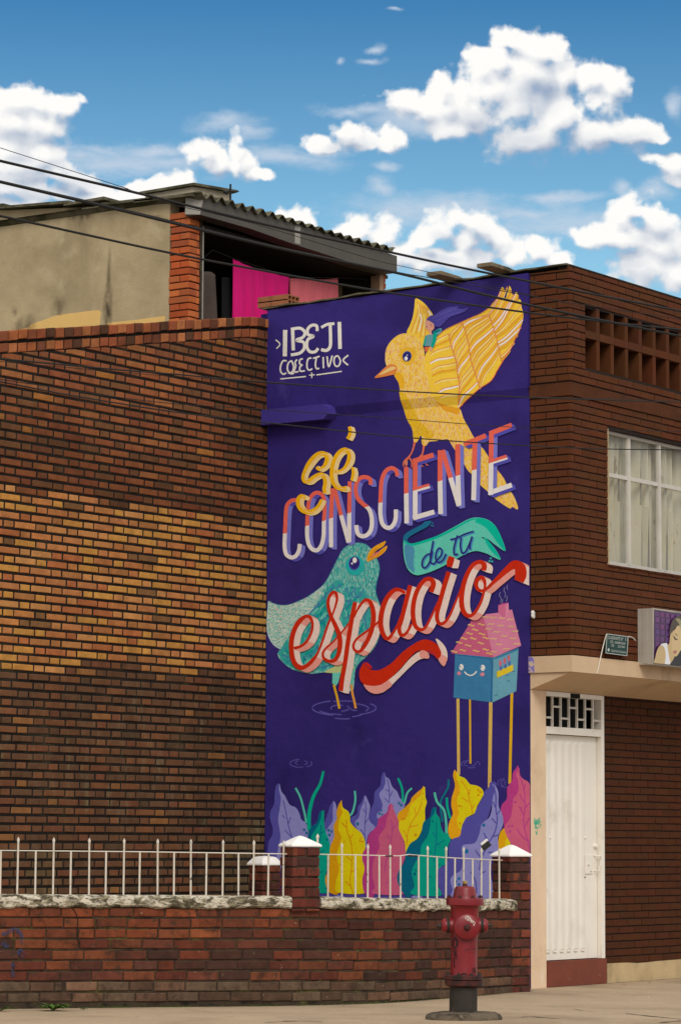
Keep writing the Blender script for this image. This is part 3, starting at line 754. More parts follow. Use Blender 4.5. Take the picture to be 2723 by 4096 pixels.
# --- ripples on the painted water
rp = (96, 88, 170); a = Art('painted_ripple')
def arc(K, cx_, cy_, rx, ry, a0, a1, w=6):
    a.stroke(K, [(cx_ + rx * cos(radians(t)), cy_ + ry * sin(radians(t))) for t in [a0 + (a1 - a0) * i / 8 for i in range(9)]], w, rp, n=2)
for args in [(620,455,250,60,185,245),(620,455,250,60,110,178),(620,455,250,58,-35,62),(620,455,250,55,250,285),(585,455,70,22,150,290),(585,455,75,25,-40,80),(630,460,190,48,100,125),(620,458,205,52,120,160),
             (630,458,180,42,-60,30),(640,470,160,55,40,75),(620,475,170,65,75,115),(705,460,30,14,60,200)]: arc(k5, *args, 9)
RK(a); a = Art('painted_ripple')
for args in [(425,92,122,45,150,260),(425,92,122,45,100,150),(425,92,120,42,-30,60),(425,85,62,25,120,240),(430,85,62,25,-60,60),(425,95,120,38,80,98)]: arc(k7, *args, 9)
RK(a); a = Art('painted_ripple')
for args in [(885,100,105,42,150,280),(885,100,105,42,60,110),(885,100,100,42,-50,20),(880,98,68,26,120,250),(880,98,62,24,-40,80),(1270,310,90,50,150,260),(1275,310,60,34,120,260),(1270,315,88,38,80,130),(1290,312,34,16,120,250)]: arc(k8, *args, 8)
RK(a)

# --- cottage on stilts
BASE0 = LAYER[0]
a = Art('painted_cottage')
for x0_, y0_, x1_, y1_, w in [(1113,-150,1117,285,17),(1181,-175,1184,220,11),(1300,-150,1293,358,20),(1420,-185,1408,335,16)]:
    a.stroke(k12, [(x0_, y0_), (x1_, y1_)], w, (222, 184, 92) if w > 16.5 else (228, 178, 30), smooth=False)
a.poly(k11, [(1097,800),(1315,828),(1310,1083),(1087,1055)], (62,128,172), False)
a.poly(k11, [(1315,828),(1458,772),(1446,1018),(1310,1083)], (110,170,188), False)
a.stroke(k11, [(1110,812),(1200,822),(1290,835),(1306,860),(1303,1000),(1302,1078)], 5, (44,100,146))
a.stroke(k11, [(1317,835),(1400,803),(1457,778)], 10, (60,130,170), smooth=False)
a.poly(k6, [(945,812),(1062,785),(1160,1175),(745,1135)], (206,98,132), False)
a.poly(k6, [(1062,785),(1080,752),(1225,735),(1340,705),(1430,1060),(1160,1175)], (222,134,164), False)
a.poly(k6, [(1205,665),(1275,655),(1275,800),(1205,738)], (214,112,150), False)
a.poly(k6, [(1275,655),(1305,640),(1310,715),(1277,800)], (232,140,172), False)
a.poly(k6, [(1205,664),(1245,644),(1305,638),(1275,656)], (200,84,150), False)
rr = random.Random(3)
for (x, y) in [(940,860),(1040,852),(980,905),(925,940),(1045,945),(870,990),(960,990),(825,1030),(1035,1035),(910,1058),(860,1105),(990,1112),(1085,1098),(775,1118),(1120,1138),(1085,985)]:
    a.stroke(k6, [(x-32,y-2),(x-14,y-7),(x+10,y+6),(x+30,y+2)], 11, (232,196,110), n=3)
for (x, y) in [(1155,785),(1240,790),(1325,802),(1132,848),(1230,862),(1335,872),(1110,895),(1190,925),(1370,918),(1265,965),(1160,992),(1350,988),(1210,1048),(1385,1042),(1285,1092),(1160,1120),(1080,778)]:
    a.stroke(k6, [(x-32,y+6),(x-12,y-3),(x+10,y+4),(x+32,y-6)], 10, (230,190,130), n=3)
for (x, y) in [(1133,882),(1255,886)]:
    a.ellipse(k11, x, y, 13, 18, (238,234,226)); a.ellipse(k11, x - 8, y - 4, 3.5, 5, (62,128,172)); a.ellipse(k11, x + 6, y + 10, 3, 2, (62,128,172))
a.ellipse(k11, 1120, 917, 11, 11, (222,140,160)); a.ellipse(k11, 1253, 923, 13, 11, (222,140,160))
a.stroke(k11, [(1150,908),(1165,922),(1185,929),(1205,922),(1220,905)], 7, (238,234,226))
a.poly(k11, [(1333,908),(1428,866),(1428,902),(1336,943)], (232,204,50), False); a.poly(k11, [(1333,908),(1342,912),(1342,941),(1336,943)], (210,190,20), False)
for (x, y) in [(1355,868),(1380,855),(1403,838)]:
    a.stroke(k11, [(x, y), (x + 2, y + 34)], 7, (80,96,176), smooth=False); a.stroke(k11, [(x+8, y), (x + 9, y + 30)], 3, (80,96,176), smooth=False)
    a.ellipse(k11, x, y - 8, 11, 20, (150,150,210)); a.ellipse(k11, x, y - 9, 7, 17, (214,110,100))
for (x, y) in [(1395,928),(1400,960),(1330,1040),(1430,905)]: a.stroke(k11, [(x-8,y+2),(x,y),(x+10,y)], 3, (60,120,160))
for pts in ([(1225,535),(1218,570),(1235,600),(1228,640)],[(1268,490),(1262,520),(1275,550),(1268,590)],[(1250,605),(1246,640)],[(1290,570),(1292,600),(1285,628)],[(1298,465),(1290,490),(1298,512)]): a.stroke(k6, pts, 6, (140,140,186))
a.done('small painted blue cottage on yellow stilts with a smiling face and pink roof')

# --- foliage
COT = LAYER[0]
def leaf(label, K, dark, light, cd_, cl_, veins=(), vc=None, vw=10, dots=(), dc=None):
    A = Art('painted_leaf'); A.poly(K, dark, cd_); A.poly(K, light, cl_)
    for v in veins: A.stroke(K, v, vw, vc or cd_, n=4)
    for (x, y, r) in dots: A.ellipse(K, x, y, r * .9, r, dc or (30, 110, 150))
    A.done(label)
LD, LL = (88, 84, 168), (146, 144, 206); TDk, TL = (0, 104, 134), (0, 164, 140); G1, G2, G3 = (0, 176, 144), (90, 200, 176), (10, 120, 140)
def stem(K, pts, w, c):
    A = Art('painted_stem'); A.stroke(K, pts, w, c); A.done()
stem(k7, [(365,362),(420,470),(460,620),(484,745)], 22, G2)
stem(k7, [(1017,395),(1022,500),(995,620),(962,668)], 22, G2)
leaf('tall lilac painted leaf at the left edge', k7, [(185,315),(150,345),(135,450),(130,540),(90,620),(85,700),(115,800),(110,880),(70,960),(60,1080),(80,1250),(300,1250),(300,700),(205,420)],
     [(190,318),(210,400),(250,450),(300,545),(370,580),(410,650),(430,710),(480,750),(510,850),(515,950),(520,1250),(170,1250),(165,1080),(200,900),(175,720),(190,600),(205,480),(185,390)], LD, LL,
     [[(230,495),(262,640),(290,790),(330,915)],[(218,660),(250,695)],[(312,682),(285,760)],[(245,825),(318,900)]], LD, 11, [(460,822,16),(487,858,18)])
stem(k7, [(672,178),(635,320),(565,450),(525,590),(512,700),(515,830)], [26,30,36,40,42,44], G1)
leaf(None, k7, [(780,505),(745,560),(720,640),(690,730),(670,800),(700,980),(790,1000),(820,800),(815,600),(795,520)], [(786,508),(775,620),(775,720),(730,790),(700,850),(740,1010),(795,1000),(830,800),(818,590)], LD, LL, (), None, 10, [(728,828,18),(760,842,16),(738,880,18)])
leaf(None, k7, [(1335,188),(1310,240),(1295,340),(1235,410),(1225,520),(1190,600),(1165,660),(1180,740),(1240,820),(1320,780),(1400,500),(1355,250)],
     [(1345,190),(1358,240),(1395,265),(1430,350),(1480,400),(1510,470),(1555,520),(1565,560),(1500,700),(1400,700),(1320,700),(1270,700),(1260,650),(1310,600),(1320,540),(1285,430),(1330,370),(1352,300)], LD, LL,
     [[(1375,260),(1395,380),(1395,520)],[(1355,378),(1390,400)],[(1430,402),(1400,460)],[(1345,475),(1395,525)]], LD, 10, [(1310,612,12),(1288,645,15),(1318,655,12),(1502,530,15),(1526,552,17)])
leaf(None, k7, [(1125,440),(1090,520),(1050,570),(1040,650),(975,690),(975,760),(1040,850),(1110,920),(1140,1050),(1160,900),(1240,810),(1190,740),(1180,640),(1180,560),(1150,490)],
     [(1132,448),(1160,500),(1185,570),(1170,680),(1190,740),(1240,800),(1160,880),(1140,1030),(1110,900),(1040,810),(1020,740),(1060,690),(1080,600),(1112,520)], LD, LL,
     [[(1130,510),(1142,620),(1128,740),(1125,860),(1135,980)],[(1110,590),(1138,640)],[(1170,690),(1130,750)],[(1080,820),(1122,880)]], LD, 10, [(1047,758,20)])
stem(k8, [(88,255),(125,340),(140,420),(140,520)], 24, G1)
stem(k8, [(242,366),(190,420),(160,530)], 20, G2)
leaf('yellow painted leaf between lilac and teal leaves', k8, [(370,342),(350,370),(300,410),(240,470),(220,520),(160,580),(90,640),(85,700),(150,800),(300,700),(385,450)],
     [(383,350),(390,460),(405,520),(385,600),(385,720),(340,850),(300,920),(220,980),(190,1050),(175,1110),(160,950),(100,850),(98,740),(170,700),(210,620),(225,550),(330,450),(345,410)], (236,170,20), (232,212,20),
     [[(350,515),(310,630),(240,740),(195,860),(185,1000)],[(270,580),(288,650)],[(308,770),(215,795)],[(148,825),(185,900)]], (225,150,20), 10, [(362,425,10),(148,705,14),(168,697,9),(280,880,16)], (225,150,20))
stem(k8, [(642,268),(640,350),(600,430),(562,500),(560,600),(578,740)], 22, G3)
stem(k8, [(625,468),(632,580),(665,700)], 26, G1)
stem(k8, [(490,412),(520,520),(590,600),(615,720),(622,870)], 26, G2)
leaf(None, k7, [(650,612),(625,640),(600,740),(540,790),(505,870),(505,960),(560,1000),(640,760),(670,640)],
     [(678,614),(655,625),(645,700),(600,800),(545,880),(540,950),(590,1100),(600,1380),(610,1505),(740,1510),(700,1400),(700,1300),(745,1180),(745,1000),(730,920),(690,820),(680,720)], TDk, TL,
     [[(648,770),(640,870),(630,960)],[(680,840),(645,865)],[(600,880),(625,930)],[(685,1050),(625,1078)],[(665,1278),(610,1305)]], TDk, 9, [(712,930,12),(700,1465,10)], TDk)
leaf(None, k7, [(860,515),(835,560),(815,640),(820,700),(785,780),(790,900),(750,1000),(740,1100),(735,1250),(695,1340),(700,1430),(740,1512),(850,1510),(900,1200),(880,560)],
     [(868,525),(890,580),(945,620),(965,680),(970,740),(1020,800),(1090,860),(1130,950),(1130,1040),(1105,1120),(1130,1250),(1105,1400),(1115,1522),(830,1510),(810,1400),(845,1260),(820,1100),(860,960),(870,900),(838,820),(850,700),(880,640),(870,580)], (222,160,10), (228,208,10),
     [[(925,715),(930,830),(965,920),(990,1080),(980,1250),(965,1400),(1000,1520)],[(875,745),(920,795)],[(1000,870),(968,910)],[(920,1105),(980,1165)],[(1040,1245),(980,1290)],[(915,1385),(965,1440)]], (220,150,10), 12,
     [(1082,920,12),(1075,948,12),(1100,952,12),(858,1205,12),(900,955,10)], (226,150,20))
leaf(None, k7, [(1415,535),(1385,570),(1370,630),(1280,700),(1260,780),(1170,880),(1150,1000),(1105,1080),(1100,1150),(1125,1250),(1100,1380),(1130,1524),(1240,1526),(1400,900),(1440,600)],
     [(1418,540),(1445,600),(1480,690),(1500,740),(1503,820),(1550,920),(1568,1000),(1573,1110),(1535,1220),(1490,1300),(1495,1400),(1550,1532),(1220,1525),(1238,1450),(1210,1320),(1220,1180),(1260,1080),(1290,1000),(1280,900),(1350,800),(1370,700),(1400,610)], (186,62,134), (206,94,130),
     [[(1420,710),(1428,840),(1410,960),(1390,1080),(1360,1180),(1345,1300)],[(1470,770),(1430,820)],[(1370,880),(1400,920)],[(1280,1160),(1325,1225)],[(1470,1345),(1350,1420)]], (186,70,140), 10, [])
leaf(None, k8, [(490,575),(460,600),(440,680),(370,740),(345,850),(310,920),(230,970),(180,1060),(160,1180),(90,1290),(85,1400),(150,1522),(240,1532),(420,1000),(510,620)],
     [(498,578),(510,640),(550,700),(560,780),(590,850),(640,870),(670,930),(640,1000),(630,1150),(615,1200),(560,1230),(505,1320),(520,1430),(560,1548),(240,1532),(270,1440),(240,1300),(270,1200),(330,1100),(345,1000),(410,900),(440,800),(450,700),(488,640)], TDk, TL,
     [[(510,735),(512,880),(500,1020),(480,1180)],[(465,845),(508,905)],[(600,935),(510,995)],[(415,1040),(465,1080)],[(555,1200),(490,1230)],[(390,1300),(455,1350)],[(525,1470),(490,1485)]], (0,120,140), 11, [(468,730,12),(270,1262,9),(290,1275,9),(272,1308,18)], (0,104,140))
leaf('large yellow painted leaf under the cottage', k8, [(710,165),(695,230),(715,340),(680,470),(675,560),(690,650),(650,750),(640,850),(680,925),(770,890),(790,800),(800,400),(735,200)],
     [(733,180),(760,225),(830,260),(880,320),(950,335),(1010,370),(1030,430),(1000,490),(960,560),(930,640),(860,680),(800,760),(785,825),(750,780),(740,700),(760,640),(740,540),(740,480),(770,400),(760,320),(738,270)], (238,172,20), (230,212,15),
     [[(782,280),(850,380),(870,480),(895,570),(908,650)],[(882,375),(868,445)],[(790,470),(865,515)],[(925,550),(905,590)]], (226,150,20), 11, [(972,388,14),(996,408,14),(972,440,14),(765,560,14),(795,565,8),(770,752,12)], (226,150,20))
leaf(None, k8, [(1245,810),(1200,890),(1190,1055),(1240,1100),(1340,1100),(1290,900),(1270,830)], [(1290,910),(1270,960),(1270,1100),(1340,1100),(1330,990)], (232,172,20), (228,208,10))
leaf('pink painted leaf at the right edge', k8, [(1415,130),(1385,150),(1350,200),(1340,280),(1290,360),(1285,480),(1230,550),(1220,640),(1250,740),(1262,820),(1350,820),(1440,400)],
     [(1425,142),(1420,200),(1460,260),(1545,345),(1560,700),(1545,1100),(1500,1090),(1400,1040),(1340,990),(1280,880),(1265,790),(1330,680),(1350,540),(1360,480),(1410,400),(1410,280),(1388,220)], (192,64,136), (214,100,132),
     [[(1425,215),(1450,300),(1475,400),(1485,560),(1470,700),(1480,820),(1520,950),(1540,1060)],[(1485,320),(1475,420)],[(1425,430),(1475,520)],[(1535,525),(1490,580)],[(1425,565),(1470,660)],[(1535,690),(1480,790)],[(1395,810),(1450,890),(1520,950)]], (194,70,142), 13, [(1376,518,16),(1306,785,15),(1346,783,15),(1320,840,15)], (194,70,142))
leaf('largest lilac painted leaf behind the hydrant', k8, [(1105,300),(1090,350),(1040,400),(1020,470),(960,570),(920,655),(840,690),(790,800),(770,890),(690,925),(650,1000),(640,1150),(600,1210),(530,1260),(510,1350),(560,1500),(600,1562),(700,1572),(1000,900),(1170,360)],
     [(1128,325),(1170,350),(1195,430),(1195,560),(1235,650),(1245,760),(1190,900),(1190,1040),(1130,1100),(1110,1300),(1110,1582),(700,1572),(690,1480),(665,1380),(700,1320),(780,1270),(800,1180),(790,1020),(830,985),(930,970),(980,880),(1010,760),(1090,690),(1120,600),(1130,480),(1150,400)], LD, LL,
     [[(1140,335),(1165,450),(1165,600),(1180,700),(1160,830),(1110,930),(1060,1020),(1000,1160),(985,1270)],[(1135,515),(1162,580)],[(1210,610),(1175,660)],[(1120,695),(1170,755)],[(1032,855),(1085,960)],[(1195,880),(1125,900)],[(940,1050),(1010,1140)],[(1080,1072),(1130,1068)],[(1055,1280),(985,1310)],[(890,1285),(940,1380),(955,1520)]], LD, 14, [(1032,772,20),(842,1058,26),(725,1392,18),(760,1360,18),(760,1425,18)], (30,112,168))

# --- turquoise bird under the script word
LAYER[0] = BASE0
a = Art('painted_turquoise_bird')
a.poly(k4, [(1095,118),(1170,135),(1225,180),(1270,250),(1315,350),(1328,430),(1315,500),(1290,600),(1285,700),(1320,800),(1350,900),(1345,1050),(1330,1200),(1270,1340),(1180,1440),(1100,1510),(1050,1600),(1035,1750),(1020,1830),(960,1820),(960,1600),(800,1622),(680,1625),(540,1640),(420,1620),(300,1580),(200,1500),(150,1430),(165,1370),(300,1150),(400,900),(600,670),(680,600),(740,510),(800,390),(850,290),(900,200),(960,150),(1030,122)], None, mi=3)
a.poly(k4, [(42,795),(100,820),(180,840),(280,835),(400,790),(500,740),(600,670),(690,620),(560,880),(400,1050),(300,1180),(240,1290),(190,1355),(110,1310),(50,1220),(26,1120),(27,1000),(36,880)], None, mi=4)
a.stroke(k4, [(42,795),(36,880),(27,1000),(26,1120),(50,1220),(110,1310),(185,1352)], 10, (190,220,225))
a.poly(k4, [(770,600),(850,560),(960,620),(1100,640),(1180,720),(1220,900),(1210,1100),(1100,1250),(1000,1420),(850,1560),(640,1600),(420,1600),(280,1550),(190,1470),(165,1400),(210,1310),(300,1160),(420,1010),(520,940),(640,800)], None, mi=5)
fo = (70,120,176)
for pts in [[(510,950),(600,850),(700,730),(790,640)],[(300,1170),(420,1050),(560,900)],[(790,590),(800,640),(850,640),(860,600)],[(870,600),(880,670),(930,680),(950,630)],[(960,640),(970,700),(1010,700),(1040,640)],
            [(1050,650),(1050,740),(1110,740),(1140,650)],[(640,820),(560,950),(620,960),(700,860)],[(700,740),(690,800),(740,790)],[(600,1000),(680,900),(760,820)],[(630,1060),(740,960)],[(900,900),(960,850),(1010,780)],
            [(920,1000),(1000,960)],[(900,1100),(960,1140)],[(1150,1000),(1130,1060),(1090,1180)],[(1190,900),(1160,1000),(1190,1150)],[(480,1170),(540,1100),(530,1200)],[(200,1420),(280,1450),(340,1430)],[(230,1330),(260,1400)],
            [(250,1500),(310,1480),(330,1520)],[(440,1460),(560,1400),(620,1300)],[(560,1560),(640,1570),(720,1540)],[(640,1560),(700,1570),(780,1500)],[(440,1300),(540,1250),(600,1180)],[(1000,720),(1040,760),(1080,740),(1110,690)],[(900,760),(960,800),(1000,760)]]:
    a.stroke(k4, pts, 11, fo, n=5)
for pts in [[(520,980),(600,900),(690,790)],[(560,1020),(650,930),(730,850)],[(600,1130),(700,1020)],[(940,900),(1000,830),(1060,760)],[(1140,1050),(1110,1150)],[(820,1240),(870,1180)],[(470,1420),(560,1370)],[(230,1370),(300,1400)],[(300,1540),(400,1530)],[(1030,860),(1080,900)]]:
    a.stroke(k4, pts, 22, (0,158,150), n=4)
for pts in [[(545,950),(620,880)],[(640,1010),(720,930)],[(1010,900),(990,960)],[(480,1500),(600,1450)],[(860,640),(900,700)]]: a.stroke(k4, pts, 26, (110,200,182), n=4)
a.stroke(k4, [(42,795),(100,820),(180,840),(280,835),(400,790),(500,740),(600,670),(680,600),(740,510),(800,390),(850,290),(900,200),(960,150),(1030,122),(1095,118),(1170,135),(1225,180)], 7, (50,110,160))
a.stroke(k4, [(1290,290),(1318,350),(1330,430),(1317,500),(1292,600),(1287,700),(1322,800)], 8, (40,140,160))
a.poly(k4, [(700,1625),(800,1560),(960,1500),(1040,1560),(960,1625)], (196,206,140))
a.ellipse(k4, 1045, 385, 110, 115, (40,180,176)); a.ellipse(k4, 1038, 358, 66, 82, (70,80,170), .15); a.ellipse(k4, 1040, 352, 56, 72, (52,40,120), .15)
a.ellipse(k4, 1042, 322, 25, 33, (240,236,230)); a.ellipse(k4, 1011, 360, 11, 12, (225,225,230))
a.poly(k4, [(1185,338),(1200,245),(1255,175),(1330,130),(1402,100),(1375,158),(1300,205),(1250,262)], (240,170,30)); a.poly(k4, [(1188,340),(1250,272),(1340,205),(1417,153),(1398,215),(1320,280),(1245,312)], (240,170,30))
a.poly(k4, [(1225,300),(1270,245),(1340,215),(1300,255)], (228,120,100)); a.stroke(k4, [(1200,320),(1230,260),(1300,185)], 12, (226,130,20)); a.stroke(k4, [(1215,325),(1290,285),(1380,205)], 10, (226,130,20))
a.poly(k5, [(530,180),(595,175),(575,255),(556,283),(528,262)], (110,205,186), False); a.stroke(k5, [(690,170),(684,225),(682,275)], 20, (110,200,180))
a.stroke(k5, [(540,272),(555,330),(568,380),(584,460)], 18, (226,172,30)); a.stroke(k5, [(678,270),(686,340),(700,400),(712,458)], 18, (232,158,70))
a.done('painted turquoise bird with an open orange beak behind the red script')

# --- yellow flying bird with a small rider
TEAL = LAYER[0]; LAYER[0] = BASE0
a = Art('painted_yellow_bird')
OR = (232,140,80); YL = (250,206,66); YC = (250,222,128); YW = (246,236,222); YD = (238,184,30)
a.poly(k1, [(452,188),(480,188),(540,230),(590,290),(622,345),(600,400),(590,480),(600,560),(540,640),(440,600),(370,520),(400,440),(425,370),(440,290),(446,230)], YL)
for i, pts in enumerate([[(470,215),(480,300),(440,420),(410,510)],[(490,230),(505,330),(480,430),(455,530)],[(510,240),(540,340),(520,440),(500,560)],[(530,250),(570,340),(555,430),(545,560)],[(560,270),(600,340),(590,400)]]): a.stroke(k1, pts, 8, OR)
for pts, c in [([(480,240),(490,330),(455,450),(430,520)], YC), ([(500,330),(510,400),(485,500)], YW), ([(535,330),(540,430),(525,540)], YC), ([(575,300),(605,345)], YW)]: a.stroke(k1, pts, 14, c)
body = [k1(*p) for p in [(370,520),(300,530),(230,580),(180,650),(163,720),(165,800),(185,850)]] + [k2(*p) for p in [(200,90),(250,125),(290,200),(305,280),(315,380),(330,470),(360,560),(400,630),(415,700),(418,750),(425,775),(447,770),(468,742),(478,712),(497,716),(498,780),(520,806),(545,797),(570,765),(640,758),(740,740),(770,768),(800,820),(850,890),(900,970),(940,1040),(980,1080),(1060,1180),(1140,1250),(1200,1310),(1270,1362),(1350,1410),(1362,1392),(1385,1402),(1420,1418),(1422,1385),(1385,1290),(1330,1210),(1290,1120),(1230,1040),(1170,960),(1110,860),(1060,800),(1000,720),(950,630),(900,540),(860,440),(760,420),(640,300),(560,100)]] + [k1(*p) for p in [(540,850),(545,760),(535,670),(500,600),(440,540)]]
a.polyp(spline(body, 3, True), None, 1)
a.poly(k2, [(300,280),(370,330),(420,450),(480,560),(560,650),(620,700),(560,740),(490,705),(470,730),(420,740),(405,640),(360,560),(330,470),(313,380)], None, mi=2)
a.poly(k2, [(250,125),(290,100),(340,150),(350,220),(310,260),(290,200)], (240,180,40)); a.poly(k2, [(640,370),(700,400),(780,430),(860,440),(850,500),(780,485),(700,450)], (238,166,40))
a.poly(k1, [(300,700),(340,660),(420,655),(460,700),(440,790),(380,830),(320,790)], (240,186,50))
wing = [k1(*p) for p in [(545,760),(560,700),(640,580),(720,500),(790,460),(900,410),(1000,365),(1080,330),(1160,275),(1200,230),(1250,170),(1270,110),(1283,78),(1300,78),(1312,110),(1308,165),(1322,182),(1335,140),(1350,90),(1358,60),(1378,95),(1385,150),(1396,140),(1407,180),(1413,130),(1428,118),(1442,160),(1440,215),(1450,186),(1470,205),(1475,260),(1480,285),(1492,320),(1490,380),(1475,440),(1450,510),(1420,560),(1390,640),(1340,720),(1290,800),(1230,900)]] + [k2(*p) for p in [(1240,90),(1200,160),(1160,200),(1080,250),(1010,310),(930,370),(862,436),(800,430),(700,400),(640,370),(600,280),(570,150)]] + [k1(*p) for p in [(540,860)]]
a.polyp(spline(wing, 2, True), YL)
def kk(p): return k1(*p) if p[2] == 1 else k2(p[0], p[1])
def A1(lst): return spline([k1(x, y) for x, y in lst], 6)
arcs = [A1([(640,585),(600,700),(600,850),(640,1000),(700,1150)]), A1([(775,520),(800,640),(845,780),(860,900),(880,1040),(850,1215)]), A1([(905,410),(940,510),(970,640),(990,780),(1030,900),(1075,1045)]), A1([(1160,335),(1205,460),(1245,600),(1285,790)])]
ident = lambda x, y: (x, y)
def between(A, B, n, sag, cols, wcol, w1=3.4, da=0.0, db=-0.12):
    for i in range(n):
        t = (i + 0.5) / n
        p = A[min(len(A) - 1, max(0, int((t + da) * (len(A) - 1))))]; q = B[min(len(B) - 1, max(0, int((t + db) * (len(B) - 1))))]
        mx, my = (p[0] + q[0]) / 2, (p[1] + q[1]) / 2; dx, dy = q[0] - p[0], q[1] - p[1]
        pts = [p, (p[0] + dx * .3 - dy * sag * .6, p[1] + dy * .3 + dx * sag * .6), (p[0] + dx * .7 - dy * sag * .2, p[1] + dy * .7 + dx * sag * .2), q]
        o = 5.0
        cc = cols[i % len(cols)]
        a.stroke(ident, [(x, y + o) for x, y in pts[:]], [5, 9, 8, 4], cc, n=4)
        a.stroke(ident, pts, w1, OR, n=5)
between(arcs[0], arcs[1], 9, -0.12, [YC, YD, YC, YW], OR, 3, 0.05, -0.05)
between(arcs[1], arcs[2], 13, -0.12, [YC, YD, YW, YL, YC], OR, 3, 0.05, -0.06)
between(arcs[2], arcs[3], 15, -0.10, [YW, YD, YC, YL, YC, YD], OR, 3, 0.05, -0.10)
tips = A1([(1270,110),(1300,90),(1358,70),(1395,150),(1428,125),(1466,200),(1488,330),(1488,400),(1450,510),(1400,620),(1345,715)])
between(arcs[3], tips, 14, 0.06, [YW, YD, YC, YD, YW], OR, 3.2, 0.0, 0.0)
for A_ in arcs[1:]: a.stroke(ident, [A_[i] for i in range(0, len(A_), 3)], 3.2, OR, n=3)
a.stroke(ident, wing[1:12], 2.4, OR, n=3); a.stroke(ident, wing[34:48], 3.4, (226,110,80), n=3)
a.poly(k2, [(62,152),(110,102),(170,46),(210,22),(250,25),(276,50),(272,82),(250,118),(200,130),(130,145)], (236,140,70)); a.poly(k2, [(105,125),(190,62),(240,44),(265,60),(200,98)], (240,206,130)); a.stroke(k2, [(62,152),(150,118),(215,88),(268,78)], 5, (214,110,50))
a.ellipse(k1, 374, 740, 43, 50, (52,64,150), .3); a.ellipse(k1, 372, 745, 34, 40, (36,34,110), .3); a.ellipse(k1, 366, 762, 16, 21, (238,236,236)); a.ellipse(k1, 376, 729, 9, 6, (200,205,225))
LG = (226,112,84)
a.stroke(k2, [(432,768),(418,830),(395,885),(372,918)], [22,16,14,22], LG); a.stroke(k2, [(520,803),(512,860),(500,898)], [22,16,18], LG)
for pts in [[(372,915),(335,950),(322,985),(332,1015)],[(370,915),(350,960),(350,1000),(372,1035)],[(375,915),(400,950),(405,990),(398,1020)],[(498,895),(465,930),(455,970)],[(500,895),(485,940),(490,985),(518,1005)],[(505,900),(530,940),(545,985),(566,992)]]: a.stroke(k2, pts, [16,15,12,6][:len(pts)], LG)
for pts in [[(340,950),(335,985)],[(360,950),(358,990)],[(480,930),(478,960)]]: a.stroke(k2, pts, 5, (240,180,140))
# the rider
a.poly(k1, [(565,400),(570,375),(600,350),(640,340),(700,300),(780,268),(880,260),(860,275),(905,285),(958,274),(945,300),(900,325),(840,345),(780,370),(720,430),(690,455),(650,452),(625,440),(610,405)], (80,72,158))
for pts in [[(640,360),(740,310),(850,280)],[(660,400),(760,350),(900,310)],[(620,380),(700,340),(800,300)]]: a.stroke(k1, pts, 5, (100,92,178))
a.poly(k1, [(552,400),(575,395),(605,408),(632,432),(636,470),(612,500),(618,540),(588,540),(588,502),(562,475),(548,430)], (228,164,140))
a.ellipse(k1, 566, 455, 4, 6, (60,50,90)); a.ellipse(k1, 604, 436, 4, 6, (60,50,90)); a.ellipse(k1, 614, 450, 9, 7, (222,120,110))
a.poly(k1, [(640,495),(700,470),(708,498),(672,535),(640,525)], (100,160,180)); a.poly(k1, [(625,505),(660,485),(690,480),(700,492),(660,515),(632,520)], (20,120,130))
a.poly(k1, [(545,560),(565,535),(625,530),(640,560),(622,645),(528,640)], (104,158,168), False); a.poly(k1, [(632,515),(662,525),(655,590),(625,660),(605,652),(620,590)], (0,166,140)); a.poly(k1, [(550,550),(565,535),(545,640),(526,640)], (0,166,140), False)
a.poly(k1, [(542,650),(586,650),(570,700),(548,690)], (226,110,60), False); a.ellipse(k1, 608, 672, 12, 20, (228,164,140))
a.done('painted yellow bird with raised wings carrying a small blue haired rider')

# --- block word CONSCIENTE
CO, WH, BL, BD = (236,104,84), (236,228,222), (122,122,206), (84,80,176)
EX = (15, 9)
LET = [  # (transform, strokes, width, split line)
 (k3, [[(255,930),(195,938),(148,985),(132,1060),(125,1200),(120,1320),(116,1470),(135,1560),(190,1597),(245,1580),(282,1515),(290,1440)]], 46, [(90,1322),(300,1290)]),
 (k3, [[(378,1230),(385,1060),(402,930),(450,862),(500,845),(550,870),(576,940),(580,1050),(572,1180),(568,1340),(545,1450),(495,1512),(435,1500),(395,1440),(377,1340),(378,1228)]], 46, [(350,1237),(600,1163)]),
 (k3, [[(668,795),(655,1130),(655,1478)], [(692,792),(772,1110),(858,1424)], [(872,712),(866,1070),(865,1422)]], 48, [(632,1148),(895,1072)]),
 (k3, [[(1115,752),(1108,690),(1060,665),(1000,672),(952,730),(940,830),(968,915),(1030,980),(1090,1030),(1124,1120),(1124,1250),(1080,1330),(1010,1350),(962,1312),(946,1222)]], 48, [(1020,1022),(1110,998)]),
 (k3, [[(1425,652),(1408,585),(1350,560),(1285,600),(1243,700),(1232,830),(1228,960),(1228,1100),(1252,1208),(1310,1254),(1368,1230),(1403,1150),(1406,1040)]], 48, [(1200,965),(1420,935)]),
 (k2, [[(352,1012),(352,1270),(356,1552)]], 44, [(325,1270),(380,1258)]),
 (k2, [[(438,928),(438,1220),(438,1512)], [(418,955),(615,892)], [(418,1235),(577,1190)], [(418,1502),(622,1442)]], 46, [(418,1240),(580,1190)]),
 (k2, [[(678,848),(678,1150),(684,1462)], [(700,845),(775,1100),(860,1384)], [(848,788),(850,1080),(860,1382)]], 46, [(652,1152),(880,1082)]),
 (k2, [[(910,790),(1120,706)], [(1014,770),(1008,1040),(1002,1328)]], 46, [(985,1042),(1030,1032)]),
 (k2, [[(1174,668),(1170,960),(1165,1278)], [(1155,688),(1370,604)], [(1150,968),(1324,912)], [(1145,1262),(1370,1182)]], 46, [(1148,975),(1326,918)]),
]
